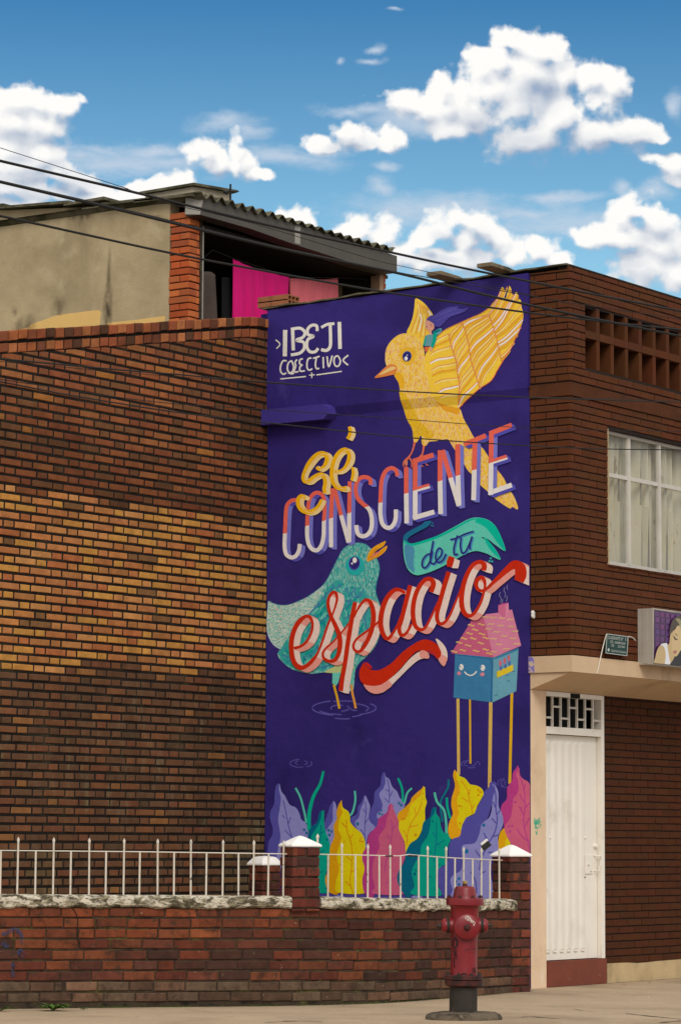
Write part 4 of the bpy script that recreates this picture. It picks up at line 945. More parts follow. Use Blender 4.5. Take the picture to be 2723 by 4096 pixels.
for (K, strokes, w, split) in LET[:1] + LET[1:]:
    a = Art('painted_letter')
    for pts in strokes: a.extrude(K, pts, w, EX, BL, BD, smooth=len(pts) > 3)
    for pts in strokes: a.stroke(K, pts, w, CO, smooth=len(pts) > 3, split=split, c2=WH)
    a.done()
# --- yellow "Sé" looping over it
a = Art('painted_word_se')
YF_, YE1, YE2 = (246,184,14), (244,214,150), (236,176,20)
S1 = [(490,545),(520,572),(570,545),(605,490),(612,430),(580,395),(520,395),(460,435),(400,510),(350,600),(332,670),(350,715),(400,712),(450,672),(510,640),(560,640),(588,690),(590,750),(580,800),(590,850)]
S2 = [(548,925),(510,1000),(450,1055),(380,1070),(315,1040),(280,980),(283,915),(320,885),(365,910)]
E1 = [(690,600),(750,598),(810,560),(860,480),(870,400),(835,350),(780,358),(720,420),(680,520),(666,630),(680,720),(725,780),(790,800),(838,790)]
for P_, w in ((S1, [40]*3 + [56]*6 + [40]*3 + [50]*8), (E1, [34]*3 + [52]*11), (S2, [36,40,50,54,56,56,54,50,40]), ([(868,78),(882,130),(872,180),(848,222)], [38,44,44,40]), ([(905,548),(915,610),(908,660),(896,705)], [28,36,36,32])):
    a.extrude(k3, P_, w, (14, 5), YE1, YE1, steps=6); a.stroke(k3, P_, w, YF_)
    a.stroke(k3, [(x + 24, y + 4) for x, y in P_], 5, (250,226,180))
a.done('yellow painted word Sé')
# --- ribbon with "de tu"
a = Art('painted_ribbon')
a.poly(k10, [(806,740),(808,705),(830,682),(880,655),(912,638),(930,622),(965,620),(948,648),(905,672),(858,698),(830,722),(835,745)], (30,112,150))
a.poly(k10, [(806,735),(830,745),(862,747),(905,737),(1000,702),(1100,650),(1180,607),(1240,600),(1300,620),(1345,672),(1388,787),(1335,760),(1290,725),(1250,712),(1310,755),(1360,836),(1320,826),(1280,805),(1215,790),(1150,812),(1100,840),(1000,892),(920,922),(872,926),(832,895),(810,830)], (100,206,184))
a.poly(k10, [(1240,602),(1300,622),(1345,672),(1388,787),(1350,755),(1310,700),(1265,650),(1215,625)], (0,190,160)); a.poly(k10, [(1265,712),(1310,755),(1360,836),(1330,815),(1290,770)], (0,190,160))
a.stroke(k10, [(806,738),(835,750),(870,752),(1000,710),(1100,660),(1180,616),(1230,606)], [6,12,14,14,12,10,6], (0,190,160))
a.poly(k10, [(815,755),(860,765),(868,800),(862,860),(868,912),(832,880),(815,820)], (80,152,184))
for i in range(12): a.stroke(k10, [(822, 765 + i * 11), (868 + (i % 3) * 4, 772 + i * 11)], 3.5, (80,152,184), smooth=False)
for x, y in [(1303,832),(1296,848),(1311,850)]: a.ellipse(k10, x, y, 6, 6, (60,180,180))
for x, y in [(972,632),(966,645),(977,647)]: a.ellipse(k10, x, y, 4, 4, (40,140,170))
IN = (44,42,124); SH = (70,140,190)
for off, c, w in (((5, 4), SH, 17), ((0, 0), IN, 17)):
    for pts in [[(548,160),(510,172),(475,215),(465,270),(485,300),(520,275),(550,215),(565,130)],[(574,32),(562,100),(548,180),(550,245),(580,262)],[(580,262),(610,225),(650,175),(658,125),(632,105),(605,145),(598,205),(620,245),(665,225),(700,160)],
                [(812,-20),(790,50),(775,120),(785,170),(815,160)],[(740,22),(800,8),(880,-30),(970,-60)],[(848,0),(840,80),(855,150),(890,140),(930,60),(955,-10)],[(955,-10),(935,70),(935,120)]]:
        a.stroke(k6, pts, w, c, off=off)
a.done('turquoise painted ribbon lettered de tu')
# --- red script "espacio"
LAYER[0] = max(LAYER[0], COT, TEAL)
a = Art('painted_word_espacio')
RD, PK, CR = (206,44,14), (238,160,146), (240,214,202); EV = (24, 10)
e_ = [(345,1345),(430,1318),(500,1255),(550,1150),(560,1050),(530,985),(480,975),(410,1030),(350,1130),(318,1260),(320,1400),(350,1510),(415,1570),(490,1550),(560,1485),(620,1400),(680,1250),(740,1070),(790,960)]
s_ = [(790,960),(825,860),(845,770),(830,705),(790,700),(750,760),(742,850),(775,970),(830,1090),(870,1190),(880,1290),(865,1400),(820,1480),(750,1495),(692,1460),(682,1400),(720,1340),(800,1270),(870,1190),(940,1110),(1000,1030)]
p1 = [(1055,808),(1030,930),(1000,1100),(968,1300),(940,1500),(905,1700),(888,1840)]
p2 = [(1040,985),(1080,900),(1150,800),(1210,790),(1255,870),(1268,1000),(1240,1150),(1180,1290),(1110,1380),(1055,1372),(1035,1310),(1080,1230),(1200,1140),(1300,1060),(1350,1015)]
a_ = [(300,545),(250,515),(190,520),(120,600),(75,720),(62,850),(88,950),(130,992),(180,940),(230,850),(290,690),(340,540)]
a2 = [(352,470),(310,630),(268,800),(243,890),(262,955),(310,940),(365,850)]
c_ = [(555,535),(578,450),(545,408),(485,425),(420,520),(385,640),(378,760),(400,865),(450,905),(500,880),(560,770),(625,630)]
i_ = [(728,338),(680,490),(640,640),(612,760),(630,838),(680,838),(740,760),(800,620),(862,470)]
o_ = [(1068,325),(1075,270),(1030,240),(960,275),(900,380),(865,500),(852,620),(870,720),(920,770),(980,740),(1040,640),(1070,540),(1082,480),(1075,420),(1045,392),(1005,420),(998,480),(1035,522),(1095,505),(1160,445),(1230,380),(1300,315),(1370,268),(1425,300),(1432,370),(1412,430)]
WR = [(k4, e_, [34]+[30]*4+[38]*2+[54]*6+[44]*2+[26]*4), (k4, s_, [22,24,30,36,36,36,36,40,50,54,56,50,44,36,32,28,24,20,18,18,18]), (k4, p1, [46,50,52,52,52,52,54]), (k4, p2, [24,26,34,42,52,56,54,46,36,32,30,26,24,24,26]),
      (k6, a_, [26,34,40,46,50,50,44,36,26,22,20,20]), (k6, a2, [44,44,42,40,36,28,22]), (k6, c_, [48,50,44,40,44,46,46,42,34,26,22,20]), (k6, i_, [46,46,44,42,36,30,24,20,20]),
      (k6, o_, [50,48,40,40,44,48,50,46,38,30,26,24,26,34,40,42,38,30,28,34,46,60,84,110,112,96])]
for K, P_, w in WR:
    a.extrude(K, P_, w, EV, CR, PK, steps=8, n=5)
for K, P_, w in WR: a.stroke(K, P_, w, RD, n=6)
a.extrude(k6, [(752,195),(738,240),(735,278)], [56,66,52], EV, CR, PK, steps=8); a.stroke(k6, [(758,188),(742,240),(735,290)], [60,68,50], RD)
a.done('red painted script word espacio with pink block edges')
a = Art('painted_swash')
lower = [(780,262),(800,308),(850,340),(905,340),(960,312),(1060,215),(1130,145),(1200,85),(1250,66),(1290,64),(1285,20),(1225,10),(1150,60),(1060,160),(980,230),(920,270),(850,282)]
a.poly(k5, lower, CR); a.poly(k5, [(780,262),(800,308),(850,340),(905,340),(965,308),(1000,275),(965,235),(920,270),(850,282)], PK); a.poly(k5, [(1225,62),(1250,66),(1290,64),(1285,20),(1240,2),(1215,20)], PK)
a.poly(k6, [(600,995),(650,1020),(700,1085),(716,1160),(705,1220),(676,1262),(625,1190),(640,1100)], CR); a.poly(k6, [(660,1150),(712,1180),(705,1220),(676,1262),(622,1185)], PK)
a.poly(k5, [(790,98),(762,128),(745,175),(752,235),(785,270),(850,281),(920,268),(1000,212),(1080,130),(1150,50),(1190,15),(1240,2),(1285,20),(1330,45),(1360,70),(1385,40),(1380,0),(1350,-45),(1300,-75),(1240,-80),(1160,-40),(1080,20),(1000,100),(930,145),(880,160),(830,150)], RD)
a.poly(k5, [(790,98),(815,104),(835,125),(846,148),(815,138),(795,118)], (220,40,16)); a.stroke(k5, [(788,98),(800,125),(846,150)], 4, (60,30,90)); a.stroke(k5, [(1280,5),(1290,40),(1320,62),(1342,70),(1325,30),(1285,8)], 4, (60,30,110))
a.done('red painted swash under the script word')
# --- signature of the painters
LAYER[0] = BASE0
CW = (232, 226, 214)
for pts, w in [([(86,372),(110,397),(90,422)],7),([(140,316),(138,466)],24),([(182,312),(186,432)],19),([(172,312),(225,306),(252,330),(240,358),(205,374),(244,386),(248,420),(222,448),(172,458)],17),
               ([(322,322),(318,292),(290,290),(268,312),(270,342),(300,352),(268,372),(264,415),(282,440),(310,440),(328,420)],17),([(345,302),(380,284),(420,280)],16),([(396,286),(398,360),(396,410),(376,432),(344,428)],18),([(448,270),(452,424)],21)]:
    a = Art('painted_letter' if len(pts) > 1 and w > 8 else 'painted_arrow'); a.stroke(k9, pts, w, CW); a.done()
for pts in [[(148,492),(128,492),(114,520),(114,552),(130,568),(146,560)],[(176,490),(158,505),(152,535),(162,558),(180,555),(188,525),(176,490)],[(158,560),(178,566),(190,560)],[(208,484),(196,500),(200,520),(192,548),(198,556),(216,552)],[(240,480),(224,486),(222,508),(236,516),(224,526),(226,550),(252,548)],
            [(290,476),(272,480),(264,505),(266,535),(280,545),(294,536)],[(298,478),(336,466)],[(318,474),(312,510),(318,536),(334,534)],[(356,470),(358,534)],[(378,466),(388,526),(408,462)],[(440,462),(422,472),(418,500),(428,522),(446,518),(454,490),(440,462)],[(499,460),(470,488),(498,516)]]:
    a = Art('painted_letter'); a.stroke(k9, pts, 9, CW); a.done()
a = Art('painted_underline')
for pts, w in [([(112,595),(258,581)],7),([(276,574),(308,571)],6),([(291,558),(292,590)],6),([(318,572),(462,552)],7)]: a.stroke(k9, pts, w, CW, smooth=False)
a.done()
print('layers', LAYER[0])
# ---------------------------------------------------------------- low garden wall on a curved line
_wp = [(-700, 4075, 512), (0, 4052, 503), (575, 4033, 495.5), (1150, 4014, 489), (1485, 4009, 481), (1645, 3998, 473.5), (1790, 3987, 464), (1927, 3976, 455), (2030, 3964, 447), (2121, 3955, 440)]
path = []
for (px, py, s) in _wp:
    q = at(px, py, s); path.append((q.x, q.y, px))
path = [(x, y, p) for x, y, p in spline(path, 12)]
cum = [0.0]
for i in range(1, len(path)): cum.append(cum[-1] + math.hypot(path[i][0] - path[i-1][0], path[i][1] - path[i-1][1]))
LW = cum[-1]
def pth(s):
    s = min(max(s, 0), LW - 1e-6); i = 0
    while cum[i + 1] < s: i += 1
    t = (s - cum[i]) / (cum[i + 1] - cum[i]); a, b_ = path[i], path[i + 1]
    t3 = Vector((b_[0] - a[0], b_[1] - a[1], 0)).normalized()
    return Vector((a[0] + (b_[0] - a[0]) * t, a[1] + (b_[1] - a[1]) * t, 0)), t3, Vector((t3.y, -t3.x, 0)), a[2] + (b_[2] - a[2]) * t
def s_at_px(px):
    for i in range(len(path) - 1):
        if path[i][2] <= px <= path[i + 1][2]: return cum[i] + (cum[i + 1] - cum[i]) * (px - path[i][2]) / (path[i + 1][2] - path[i][2])
    return 0 if px < path[0][2] else LW
def zoff(px):
    T_ = [(-700, .03), (0, .015), (1217, 0.0), (1619, -.026), (2120, -.062)]
    for a, b_ in zip(T_, T_[1:]):
        if px <= b_[0]: return a[1] + (b_[1] - a[1]) * (px - a[0]) / (b_[0] - a[0])
    return T_[-1][1]
lw = empty('garden_wall', tuple(pth(LW * .5)[0])); tag(lw, 'low curved red brick garden wall with flaking white coping along the pavement', 'wall')
s1a, s1b = s_at_px(1165) - 0.10, s_at_px(1275) + 0.0
s2a = s_at_px(2034) - 0.02
PALL = [(132,70,50),(126,60,44),(116,56,44),(106,54,44),(96,52,44),(142,74,50),(90,54,46),(122,64,52),(104,60,52),(84,52,46)]
def low_col(px, z, rr):
    c = rr.choice(PALL); k = 0.82 + 0.25 * rr.random()
    if px < 1150 and z > 0.55: c = rr.choice([(154,76,50),(144,70,48),(158,82,54),(130,66,48)])
    if px > 1250: k *= 0.86
    if z < 0.14: c = rr.choice([(140,98,80),(124,86,72),(116,88,74),(104,74,62)])
    elif z > 0.70 and rr.random() < 0.3 and px > 1150: c = (168, 138, 118)
    return rgb(c[0] * .94, c[1], c[2] * .94, k * .76)
S_HOLE = s_at_px(256); rr = random.Random(31); PL = 0.0845; row0 = 0.798 - 9 * PL; NB = 0; reststuff = MB()
for k in range(9 + 1):
    s = -rr.random() * 0.1 + (0.13 if k % 2 else 0.0)
    while s < LW - 0.02:
        w = 0.262 if rr.random() > 0.1 else rr.choice([0.135, 0.2]); a, b_ = max(s, 0.0), min(s + w, LW); s += w
        if b_ - a < 0.05: continue
        if k == 1 and a < S_HOLE < b_: b_ = S_HOLE - .013; s = S_HOLE + .013
        pa, ta, na, pxa = pth(a + 0.005); pb, tb, nb, pxb = pth(b_ - 0.005); pm_, tm, nm, pxm = pth((a + b_) / 2)
        z0_ = row0 + (k - 0) * PL + zoff(pxm) + rr.uniform(-.003, .003); z1_ = z0_ + PL - 0.014
        if k == 0: z1_ = max(z1_, 0.05)
        z0_ = max(z0_, -0.02)
        U = (pb - pa).normalized(); Nn = Vector((U.y, -U.x, 0)); L_ = (pb - pa).length
        b = MB(); brick_mesh(b, [(0, z0_), (L_, z0_), (L_, z1_), (0, z1_)], pa, U, Nn, 0.06, 0.007, None, rr, 0.0 + rr.uniform(-.004, .004))
        vis = pxm > -10
        if vis and NB < 296:
            ob = b.build('brick', M['brick_low'], lw, loc=(pa + pb) / 2 + Vector((0, 0, z0_))); ob.color = low_col(pxm, z0_, rr); NB += 1
        else:
            o0 = len(reststuff.v)
            c_ = low_col(pxm, z0_, rr)
            reststuff.v += b.v
            for f_ in b.f: reststuff.face([i + o0 for i in f_], 0, c_)
if reststuff.v: reststuff.build('brickwork', M['brick_low_a'], lw, kind='stuff')
# mortar core
NSEG = 70; cm = MB()
def off(s, d): p, t_, n_, px = pth(s); return p + n_ * d
for i in range(NSEG):
    a, b_ = LW * i / NSEG, LW * (i + 1) / NSEG
    pa, pb, qa, qb = off(a, -0.011), off(b_, -0.011), off(a, -0.13), off(b_, -0.13)
    zt = 0.79 + zoff(pth(a)[3]); zt2 = 0.79 + zoff(pth(b_)[3])
    cm.hexa([(pa.x, pa.y, -.02), (pb.x, pb.y, -.02), (qb.x, qb.y, -.02), (qa.x, qa.y, -.02)], [(pa.x, pa.y, zt), (pb.x, pb.y, zt2), (qb.x, qb.y, zt2), (qa.x, qa.y, zt)])
cm.build('mortar_core', M['mortar_low'], lw)
# coping: rounded lime-washed cement, flaking
M['coping'] = material('flaking_limewash_coping', rgb(206, 196, 176), 0.9, 0.14, 5, 0.009, 30, 0.2, dirt=[(rgb(78, 70, 54), 8.5, 0.46, 0.57), (rgb(140, 130, 104), 17.0, 0.48, 0.62), (rgb(58, 50, 40), 34.0, 0.56, 0.66)], stretch=(1, 1, 2.2))
def coping(sa, sb_, n):
    c = MB(); rings = []
    for i in range(n + 1):
        s = sa + (sb_ - sa) * i / n; p, t_, n_, px = pth(s); zz = zoff(px)
        w1_ = 0.006 * (vnoise(s * 14, 0, 1) - .5) * 2; w2_ = 0.014 * (vnoise(s * 9, 3, 2) - .5) * 2
        prof = [(0.004 + w1_, 0.786 + w2_), (0.026 + w1_, 0.80 + w2_), (0.032 + w1_, 0.835), (0.026 + w1_, 0.868 + w2_ * .3), (0.0, 0.885), (-0.07, 0.892), (-0.14, 0.88), (-0.165, 0.84), (-0.15, 0.79)]
        rings.append([c.vert(p + n_ * d + Vector((0, 0, z + zz))) for d, z in prof])
    for a, b_ in zip(rings, rings[1:]):
        for j in range(len(a) - 1): c.face((a[j], b[j] if False else b_[j], b_[j + 1], a[j + 1]), 0, None, True)
    c.face(rings[0]); c.face(list(reversed(rings[-1])))
    return c.build('coping', M['coping'], lw)
coping(0.0, s_at_px(1162), 60); coping(s_at_px(1276), s_at_px(2056), 60)

# pillars
M['cap'] = material('white_limewashed_cap', rgb(240, 236, 230), 0.85, 0.05, 5, 0.004, 30, 0.2, dirt=[(rgb(150, 140, 120), 6.0, 0.66, 0.74)])
def pillar(center, tdir, w, z0_, z1_, zap, label, seed, flat=False, pal=PALL, k_=1.0, zbase=0.0):
    t_ = Vector(tdir).normalized(); n_ = Vector((t_.y, -t_.x, 0)); r_ = random.Random(seed)
    root = empty('brick_pillar', (center[0], center[1], 0)); tag(root, label, 'pillar')
    c = Vector((center[0], center[1], 0)); h = w / 2
    core_ = MB(); core_.obox(c - t_ * (h - .012) - n_ * (h - .012) + Vector((0, 0, zbase)), t_ * (w - .024), -n_ * -(w - .024), (0, 0, z1_ - zbase - .002)); core_.build('mortar_core', M['mortar_low'], root)
    z = z0_ + math.floor((zbase - z0_) / PL) * PL; kk_ = 0
    while z < z1_ - .02:
        zt = min(z + PL - .014, z1_); zb_ = max(z, zbase - .02)
        for (o_, u_, nn) in ((c - t_ * h + n_ * h, t_, n_), (c - t_ * h - n_ * h, n_, -t_), (c + t_ * h + n_ * h, -n_, t_)):
            cuts = [(0.004, w - .004)] if (kk_ + (0 if nn == n_ else 1)) % 2 else [(0.004, w * .5 - .006), (w * .5 + .006, w - .004)]
            for (a, b_) in cuts:
                b = MB(); brick_mesh(b, [(a, zb_), (b_, zb_), (b_, zt), (a, zt)], o_, u_, nn, 0.04, 0.006, None, r_, r_.uniform(-.006, .004))
                ob = b.build('brick', M['brick_low'], root); ob.color = rgb(*r_.choice(pal), k_ * r_.uniform(.8, 1.1))
        z += PL; kk_ += 1
    b = MB(); e = h + .014
    P4 = lambda a, b__, z: c + t_ * a + n_ * b__ + Vector((0, 0, z))
    lo = [P4(-e, -e, z1_ + .002), P4(-e, e, z1_ + .002), P4(e, e, z1_ + .002), P4(e, -e, z1_ + .002)]
    mid = [P4(-e, -e, z1_ + .022), P4(-e, e, z1_ + .022), P4(e, e, z1_ + .022), P4(e, -e, z1_ + .022)]
    kx = .62 if flat else .22
    top = [P4(-e * kx, -e * kx, zap - .012), P4(-e * kx, e * kx, zap - .012), P4(e * kx, e * kx, zap - .012), P4(e * kx, -e * kx, zap - .012)]
    lo, mid, top = [list(reversed(q)) for q in (lo, mid, top)]
    L = [[b.vert(p) for p in q] for q in (lo, mid, top)]; ap = b.vert(P4(0, 0, zap))
    b.face(list(reversed(L[0])))
    for r0, r1 in zip(L, L[1:]):
        for i in range(4): b.face((r0[i], r0[(i + 1) % 4], r1[(i + 1) % 4], r1[i]))
    for i in range(4): b.face((L[2][i], L[2][(i + 1) % 4], ap))
    ob = b.build('cap', M['cap'], root)
    bev = ob.modifiers.new('soft', 'BEVEL'); bev.width = .02; bev.segments = 3; bev.limit_method = 'NONE'
    return root
def perp_dir(deg):    # direction seen deg away from frontal, receding to the right
    a = radians(deg); lat = Vector((RT.x, RT.y, 0)).normalized(); dep = Vector((FW.x, FW.y, 0)).normalized()
    return lat * cos(a) + dep * sin(a)
t1 = perp_dir(26); n1 = Vector((t1.y, -t1.x, 0)); edge = at(1166, 4010, 489.5); c1 = Vector((edge.x, edge.y, 0)) + t1 * .125 - n1 * .125 + n1 * .004
pillar(c1, t1, .25, row0, 1.33 + (3369 - 3389) / 489, 1.33 + (3369 - 3341) / 487, 'brick pillar with peaked white cap in the middle of the garden wall', 41, k_=.82, zbase=row0 + 9 * PL - .01)
t2 = perp_dir(39); n2 = Vector((t2.y, -t2.x, 0)); edge = at(2040, 3965, 446); c2 = Vector((edge.x, edge.y, 0)) + t2 * .126 - n2 * .126
pillar(c2, t2, .252, row0 - .06, 1.33 + (3375 - 3430) / 445, 1.33 + (3375 - 3379) / 440, 'brick pillar with peaked white cap at the right end beside the peach pier', 42, k_=.85)
t3 = perp_dir(40); c3 = at(1057, 3700, 424); 
pillar(c3, t3, .22, row0, 1.33 + (3367.5 - 3461) / 422, 1.33 + (3367.5 - 3421) / 422, 'yard pillar with flat white cap behind the railing left of the middle pillar', 43, flat=True, k_=.7)

# ---------------------------------------------------------------- railings
M['rail'] = material('white_rail_paint', rgb(212, 202, 186), 0.6, 0.08, 12, 0.001, 60, 0.4, dirt=[(rgb(70, 58, 48), 22.0, 0.62, 0.68)])
M['rail_black'] = material('rusted_bare_rail', rgb(44, 36, 32), 0.7, 0.2, 20)
def rail_z(px, py):
    s = pth(s_at_px(px))
    q = s[0] + s[2] * -0.06; d = ray(px, py); t_ = (Vector((q.x, q.y, 0)) - Vector((CAM.x, CAM.y, 0))).length / Vector((d.x, d.y, 0)).length
    return (CAM + d * t_).z
def rail(label, px_list, tall, rail_pts, tips, kgrp):
    root = empty('iron_railing', tuple(pth(s_at_px(px_list[len(px_list) // 2]))[0] + Vector((0, 0, .88)))); tag(root, label, 'railing', kgrp)
    def ry(px):
        for a, b_ in zip(rail_pts, rail_pts[1:]):
            if px <= b_[0]: return a[1] + (b_[1] - a[1]) * (px - a[0]) / (b_[0] - a[0])
        return rail_pts[-1][1]
    rp_ = []
    for (px, py) in rail_pts:
        s = s_at_px(px); p, t_, n_, _ = pth(s); q = p + n_ * -0.06; rp_.append((q.x, q.y, rail_z(px, py)))
    allp = []
    for i in range(41):
        px = rail_pts[0][0] + (rail_pts[-1][0] - rail_pts[0][0]) * i / 40
        p, t_, n_, _ = pth(s_at_px(px)); q = p + n_ * -0.06; allp.append((q.x, q.y, rail_z(px, ry(px))))
    b = MB(); b.tube(allp, 0.0052, 6); b.build('top_rail', M['rail'], root)
    for px, tl in zip(px_list, tall):
        p, t_, n_, _ = pth(s_at_px(px)); q = p + n_ * -0.06; zb_ = 0.872 + zoff(px); zr = rail_z(px, ry(px))
        dx = R.uniform(-.006, .006); b = MB(); r_ = 0.0079
        if tl:
            zt = rail_z(px, tips(px)); h = [zb_, zb_ + .006, zb_ + .012, zt - .045, zt - .036, zt - .022, zt]; rr_ = [.017, .015, r_, r_, r_ * 1.25, r_ * 1.55, .002]
        else: h = [zb_, zb_ + .006, zb_ + .012, zr - .002]; rr_ = [.017, .015, r_, r_]
        b.tube([(q.x - dx * (1 - (z - zb_) / .5), q.y, z) for z in h], rr_, 8); b.build('picket', M['rail'], root)
    return root
pxl = [-70, 0, 70, 141, 213, 283, 356, 424, 496, 560, 630, 696, 763, 827, 893, 955, 1018, 1079, 1140]
rail('white spiked iron railing on the left stretch of the garden wall', pxl, [i % 2 == 0 for i in range(len(pxl))], [(-500, 3398), (0, 3402), (560, 3407), (1155, 3416)], lambda px: 3347 + (3362 - 3347) * px / 1140, 'iron railings on the garden wall')
pxr = [1324, 1380, 1435, 1487, 1534, 1581, 1623, 1696, 1733, 1770, 1807, 1842, 1877, 1913, 1949, 1983, 2020]
tr = [0, 1, 0, 1, 0, 1, 0, 0, 1, 0, 1, 0, 1, 0, 1, 0, 1]
r2 = rail('white iron railing with a broken top bar between the two peaked pillars', pxr, tr, [(1278, 3417), (1480, 3421), (1623, 3424), (1655, 3418), (1700, 3422), (1800, 3430), (1930, 3437), (2032, 3441)], lambda px: 3371 + (3393 - 3371) * (px - 1380) / 640, 'iron railings on the garden wall')
s_ = s_at_px(1262); p_, t_, n_, _ = pth(s_); b = MB(); q_ = p_ + n_ * .02
b.tube([(q_.x, q_.y, z) for z in (1.318, 1.352, 1.362, 1.378, 1.40)], [.008, .0085, .011, .014, .002], 8); b.build('picket', M['rail'], r2)
for a_, b_ in ((1560, 1590), (1655, 1690)):
    b = MB(); pts = []
    for px in (a_, (a_ + b_) / 2, b_):
        p, t_, n_, _ = pth(s_at_px(px)); q = p + n_ * -0.055; pts.append((q.x, q.y, rail_z(px, 3424)))
    b.tube(pts, .007, 6); b.build('rail_splice', M['rail_black'], r2)
# the crushed black carton spiked on a picket
p, t_, n_, _ = pth(s_at_px(1965)); q = p + n_ * -.06; bz = rail_z(1966, 3380)
M['carton'] = material('black_carton', (0.02, 0.018, 0.016), 0.4, 0.3, 30); M['carton_w'] = material('white_carton_face', rgb(225, 222, 216), 0.5, 0.06, 20, dirt=[(rgb(190, 60, 60), 20.0, 0.66, 0.7)])
b = MB(); lat = Vector((RT.x, RT.y, 0)).normalized(); dep = Vector((FW.x, FW.y, 0)).normalized(); ax = (lat * .78 + Vector((0, 0, .62))).normalized(); ay = (Vector((0, 0, .78)) - lat * .62).normalized()
o_ = Vector((q.x, q.y, bz)) - ax * .042 - ay * .035 - dep * .03
b.obox(o_, ax * .084, dep * .05, ay * .05, 0); b.obox(o_ + ay * .051 + ax * .012 - dep * .001, ax * .074, dep * .052, ay * .022, 1)
ob = b.build('drink_carton', [M['carton'], M['carton_w']]); tag(ob, 'small crushed black and white carton stuck on a picket left of the right pillar', 'carton')
bev = ob.modifiers.new('soft', 'BEVEL'); bev.width = .004; bev.segments = 2

# ---------------------------------------------------------------- fire hydrant
hc = at(1851, 4072, 527); hc = Vector((hc.x, hc.y, 0)); K_ = .000484
hy = empty('fire_hydrant', tuple(hc)); tag(hy, 'worn red fire hydrant on a black standpipe in front of the garden wall', 'fire hydrant')
M['hyd'] = material('faded_red_hydrant_paint', rgb(124, 18, 26), 0.38, 0.16, 7, 0.0016, 50, 0.45, dirt=[(rgb(98, 26, 32), 3.0, 0.45, 0.72), (rgb(52, 26, 24), 9.0, 0.655, 0.70), (rgb(176, 90, 88), 13.0, 0.66, 0.75)])
M['hyd_dark'] = material('black_tarred_pipe', rgb(48, 42, 36), 0.75, 0.3, 9, 0.002, 60, 0.35, dirt=[(rgb(78, 62, 48), 6.0, 0.55, 0.7)])
M['hyd_rust'] = material('rusty_flange', rgb(74, 34, 30), 0.7, 0.3, 14, 0.002, 60, dirt=[(rgb(34, 26, 22), 7.0, 0.5, 0.64)])
M['brass'] = material('worn_brass_nut', rgb(176, 146, 88), 0.4, 0.3, 30, metal=0.8)
Z = lambda y: .05 + (2225 - y) * K_
lean = Vector((RT.x, RT.y, 0)) * 0.0135 / .9
def hl(name, prof, mat, n=32, lab=None):
    b = MB(); b.lathe(hc, Vector((0, 0, 1)) + lean, prof, n, ); return b.build(name, mat, hy, label=lab)
hl('standpipe', [(0.0, .106), (.05, .106), (Z(1830), .106)], M['hyd_dark'])
hl('lower_flange', [(Z(1830), .108), (Z(1815), .125), (Z(1795), .143), (Z(1725), .145), (Z(1720), .142)], M['hyd_rust'])
hl('upper_flange', [(Z(1710), .142), (Z(1705), .145), (Z(1650), .145), (Z(1640), .14), (Z(1636), .106)], M['hyd_rust'])
hl('barrel', [(Z(1637), .104), (Z(1600), .101), (Z(1100), .1), (Z(700), .105), (Z(600), .108), (Z(560), .116), (Z(548), .13)], M['hyd'])
hl('bonnet_flange', [(Z(553), .138), (Z(548), .143), (Z(462), .145), (Z(440), .142), (Z(438), .1)], M['hyd'])
hl('bonnet', [(Z(440), .096), (Z(425), .093), (Z(400), .09), (Z(300), .081), (Z(275), .076), (Z(260), .066), (Z(255), .05), (Z(254), .022)], M['hyd'])
b = MB(); b.lathe(hc, Vector((0, 0, 1)) + lean, [(Z(256), .022), (Z(240), .02), (Z(215), .019)], 5); b.build('nut_base', M['hyd_rust'], hy)
hl('operating_nut', [(Z(215), .019), (Z(180), .0185), (Z(172), .014), (Z(170), .004)], M['brass'], 5)
for (y0_, r0, rb, mt, nb) in ((434, .128, .0125, 'hyd_rust', 8), (1634, .128, .0125, 'hyd_dark', 8)):
    for i in range(nb):
        a = 2 * pi * (i + .35) / nb; c = hc + (Vector((0, 0, 1)) + lean) * Z(y0_ + 2) + Vector((cos(a), sin(a), 0)) * r0
        b = MB(); b.lathe(c, (0, 0, 1), [(0, rb * 1.15), (.012, rb * 1.1), (.013, rb * .6), (.02, rb * .55)], 6); b.build('bolt', M[mt], hy)
rtv = Vector((RT.x, RT.y, 0)).normalized(); fwv = Vector((FW.x, FW.y, 0)).normalized()
face_dir = (-fwv + rtv * .10).normalized(); side_dir = Vector((-face_dir.y, face_dir.x, 0)); side_dir = side_dir if side_dir.dot(rtv) > 0 else -side_dir
for sg in (-1, 1):
    ax = side_dir * sg; c = hc + Vector((0, 0, Z(872))) + lean * .7
    b = MB(); b.lathe(c, ax, [(.07, .075), (.085, .066), (.095, .062), (.118, .062), (.119, .05)], 24); b.build('hose_outlet', M['hyd'], hy)
    b = MB(); b.lathe(c, ax, [(.119, .05), (.12, .055), (.14, .056), (.142, .045)], 20); b.build('outlet_thread', M['hyd_dark'], hy)
    b = MB(); b.lathe(c, ax, [(.141, .056), (.15, .057), (.166, .050), (.176, .04), (.178, .025)], 20); cp = b.build('hose_cap', M['hyd'], hy)
    b = MB(); b.lathe(c, ax, [(.177, .022), (.19, .019), (.205, .017), (.212, .012)], 5); b.build('cap_nut', M['hyd_dark'], cp)
c = hc + Vector((0, 0, Z(885))) + lean * .7
b = MB(); b.lathe(c, face_dir, [(.06, .098), (.10, .1), (.112, .1), (.113, .085)], 36); b.build('pumper_outlet', M['hyd'], hy)
b = MB(); b.lathe(c, face_dir, [(.113, .094), (.117, .0955), (.13, .094), (.136, .086), (.138, .03), (.142, .027)], 36); cp = b.build('pumper_cap', M['hyd'], hy)
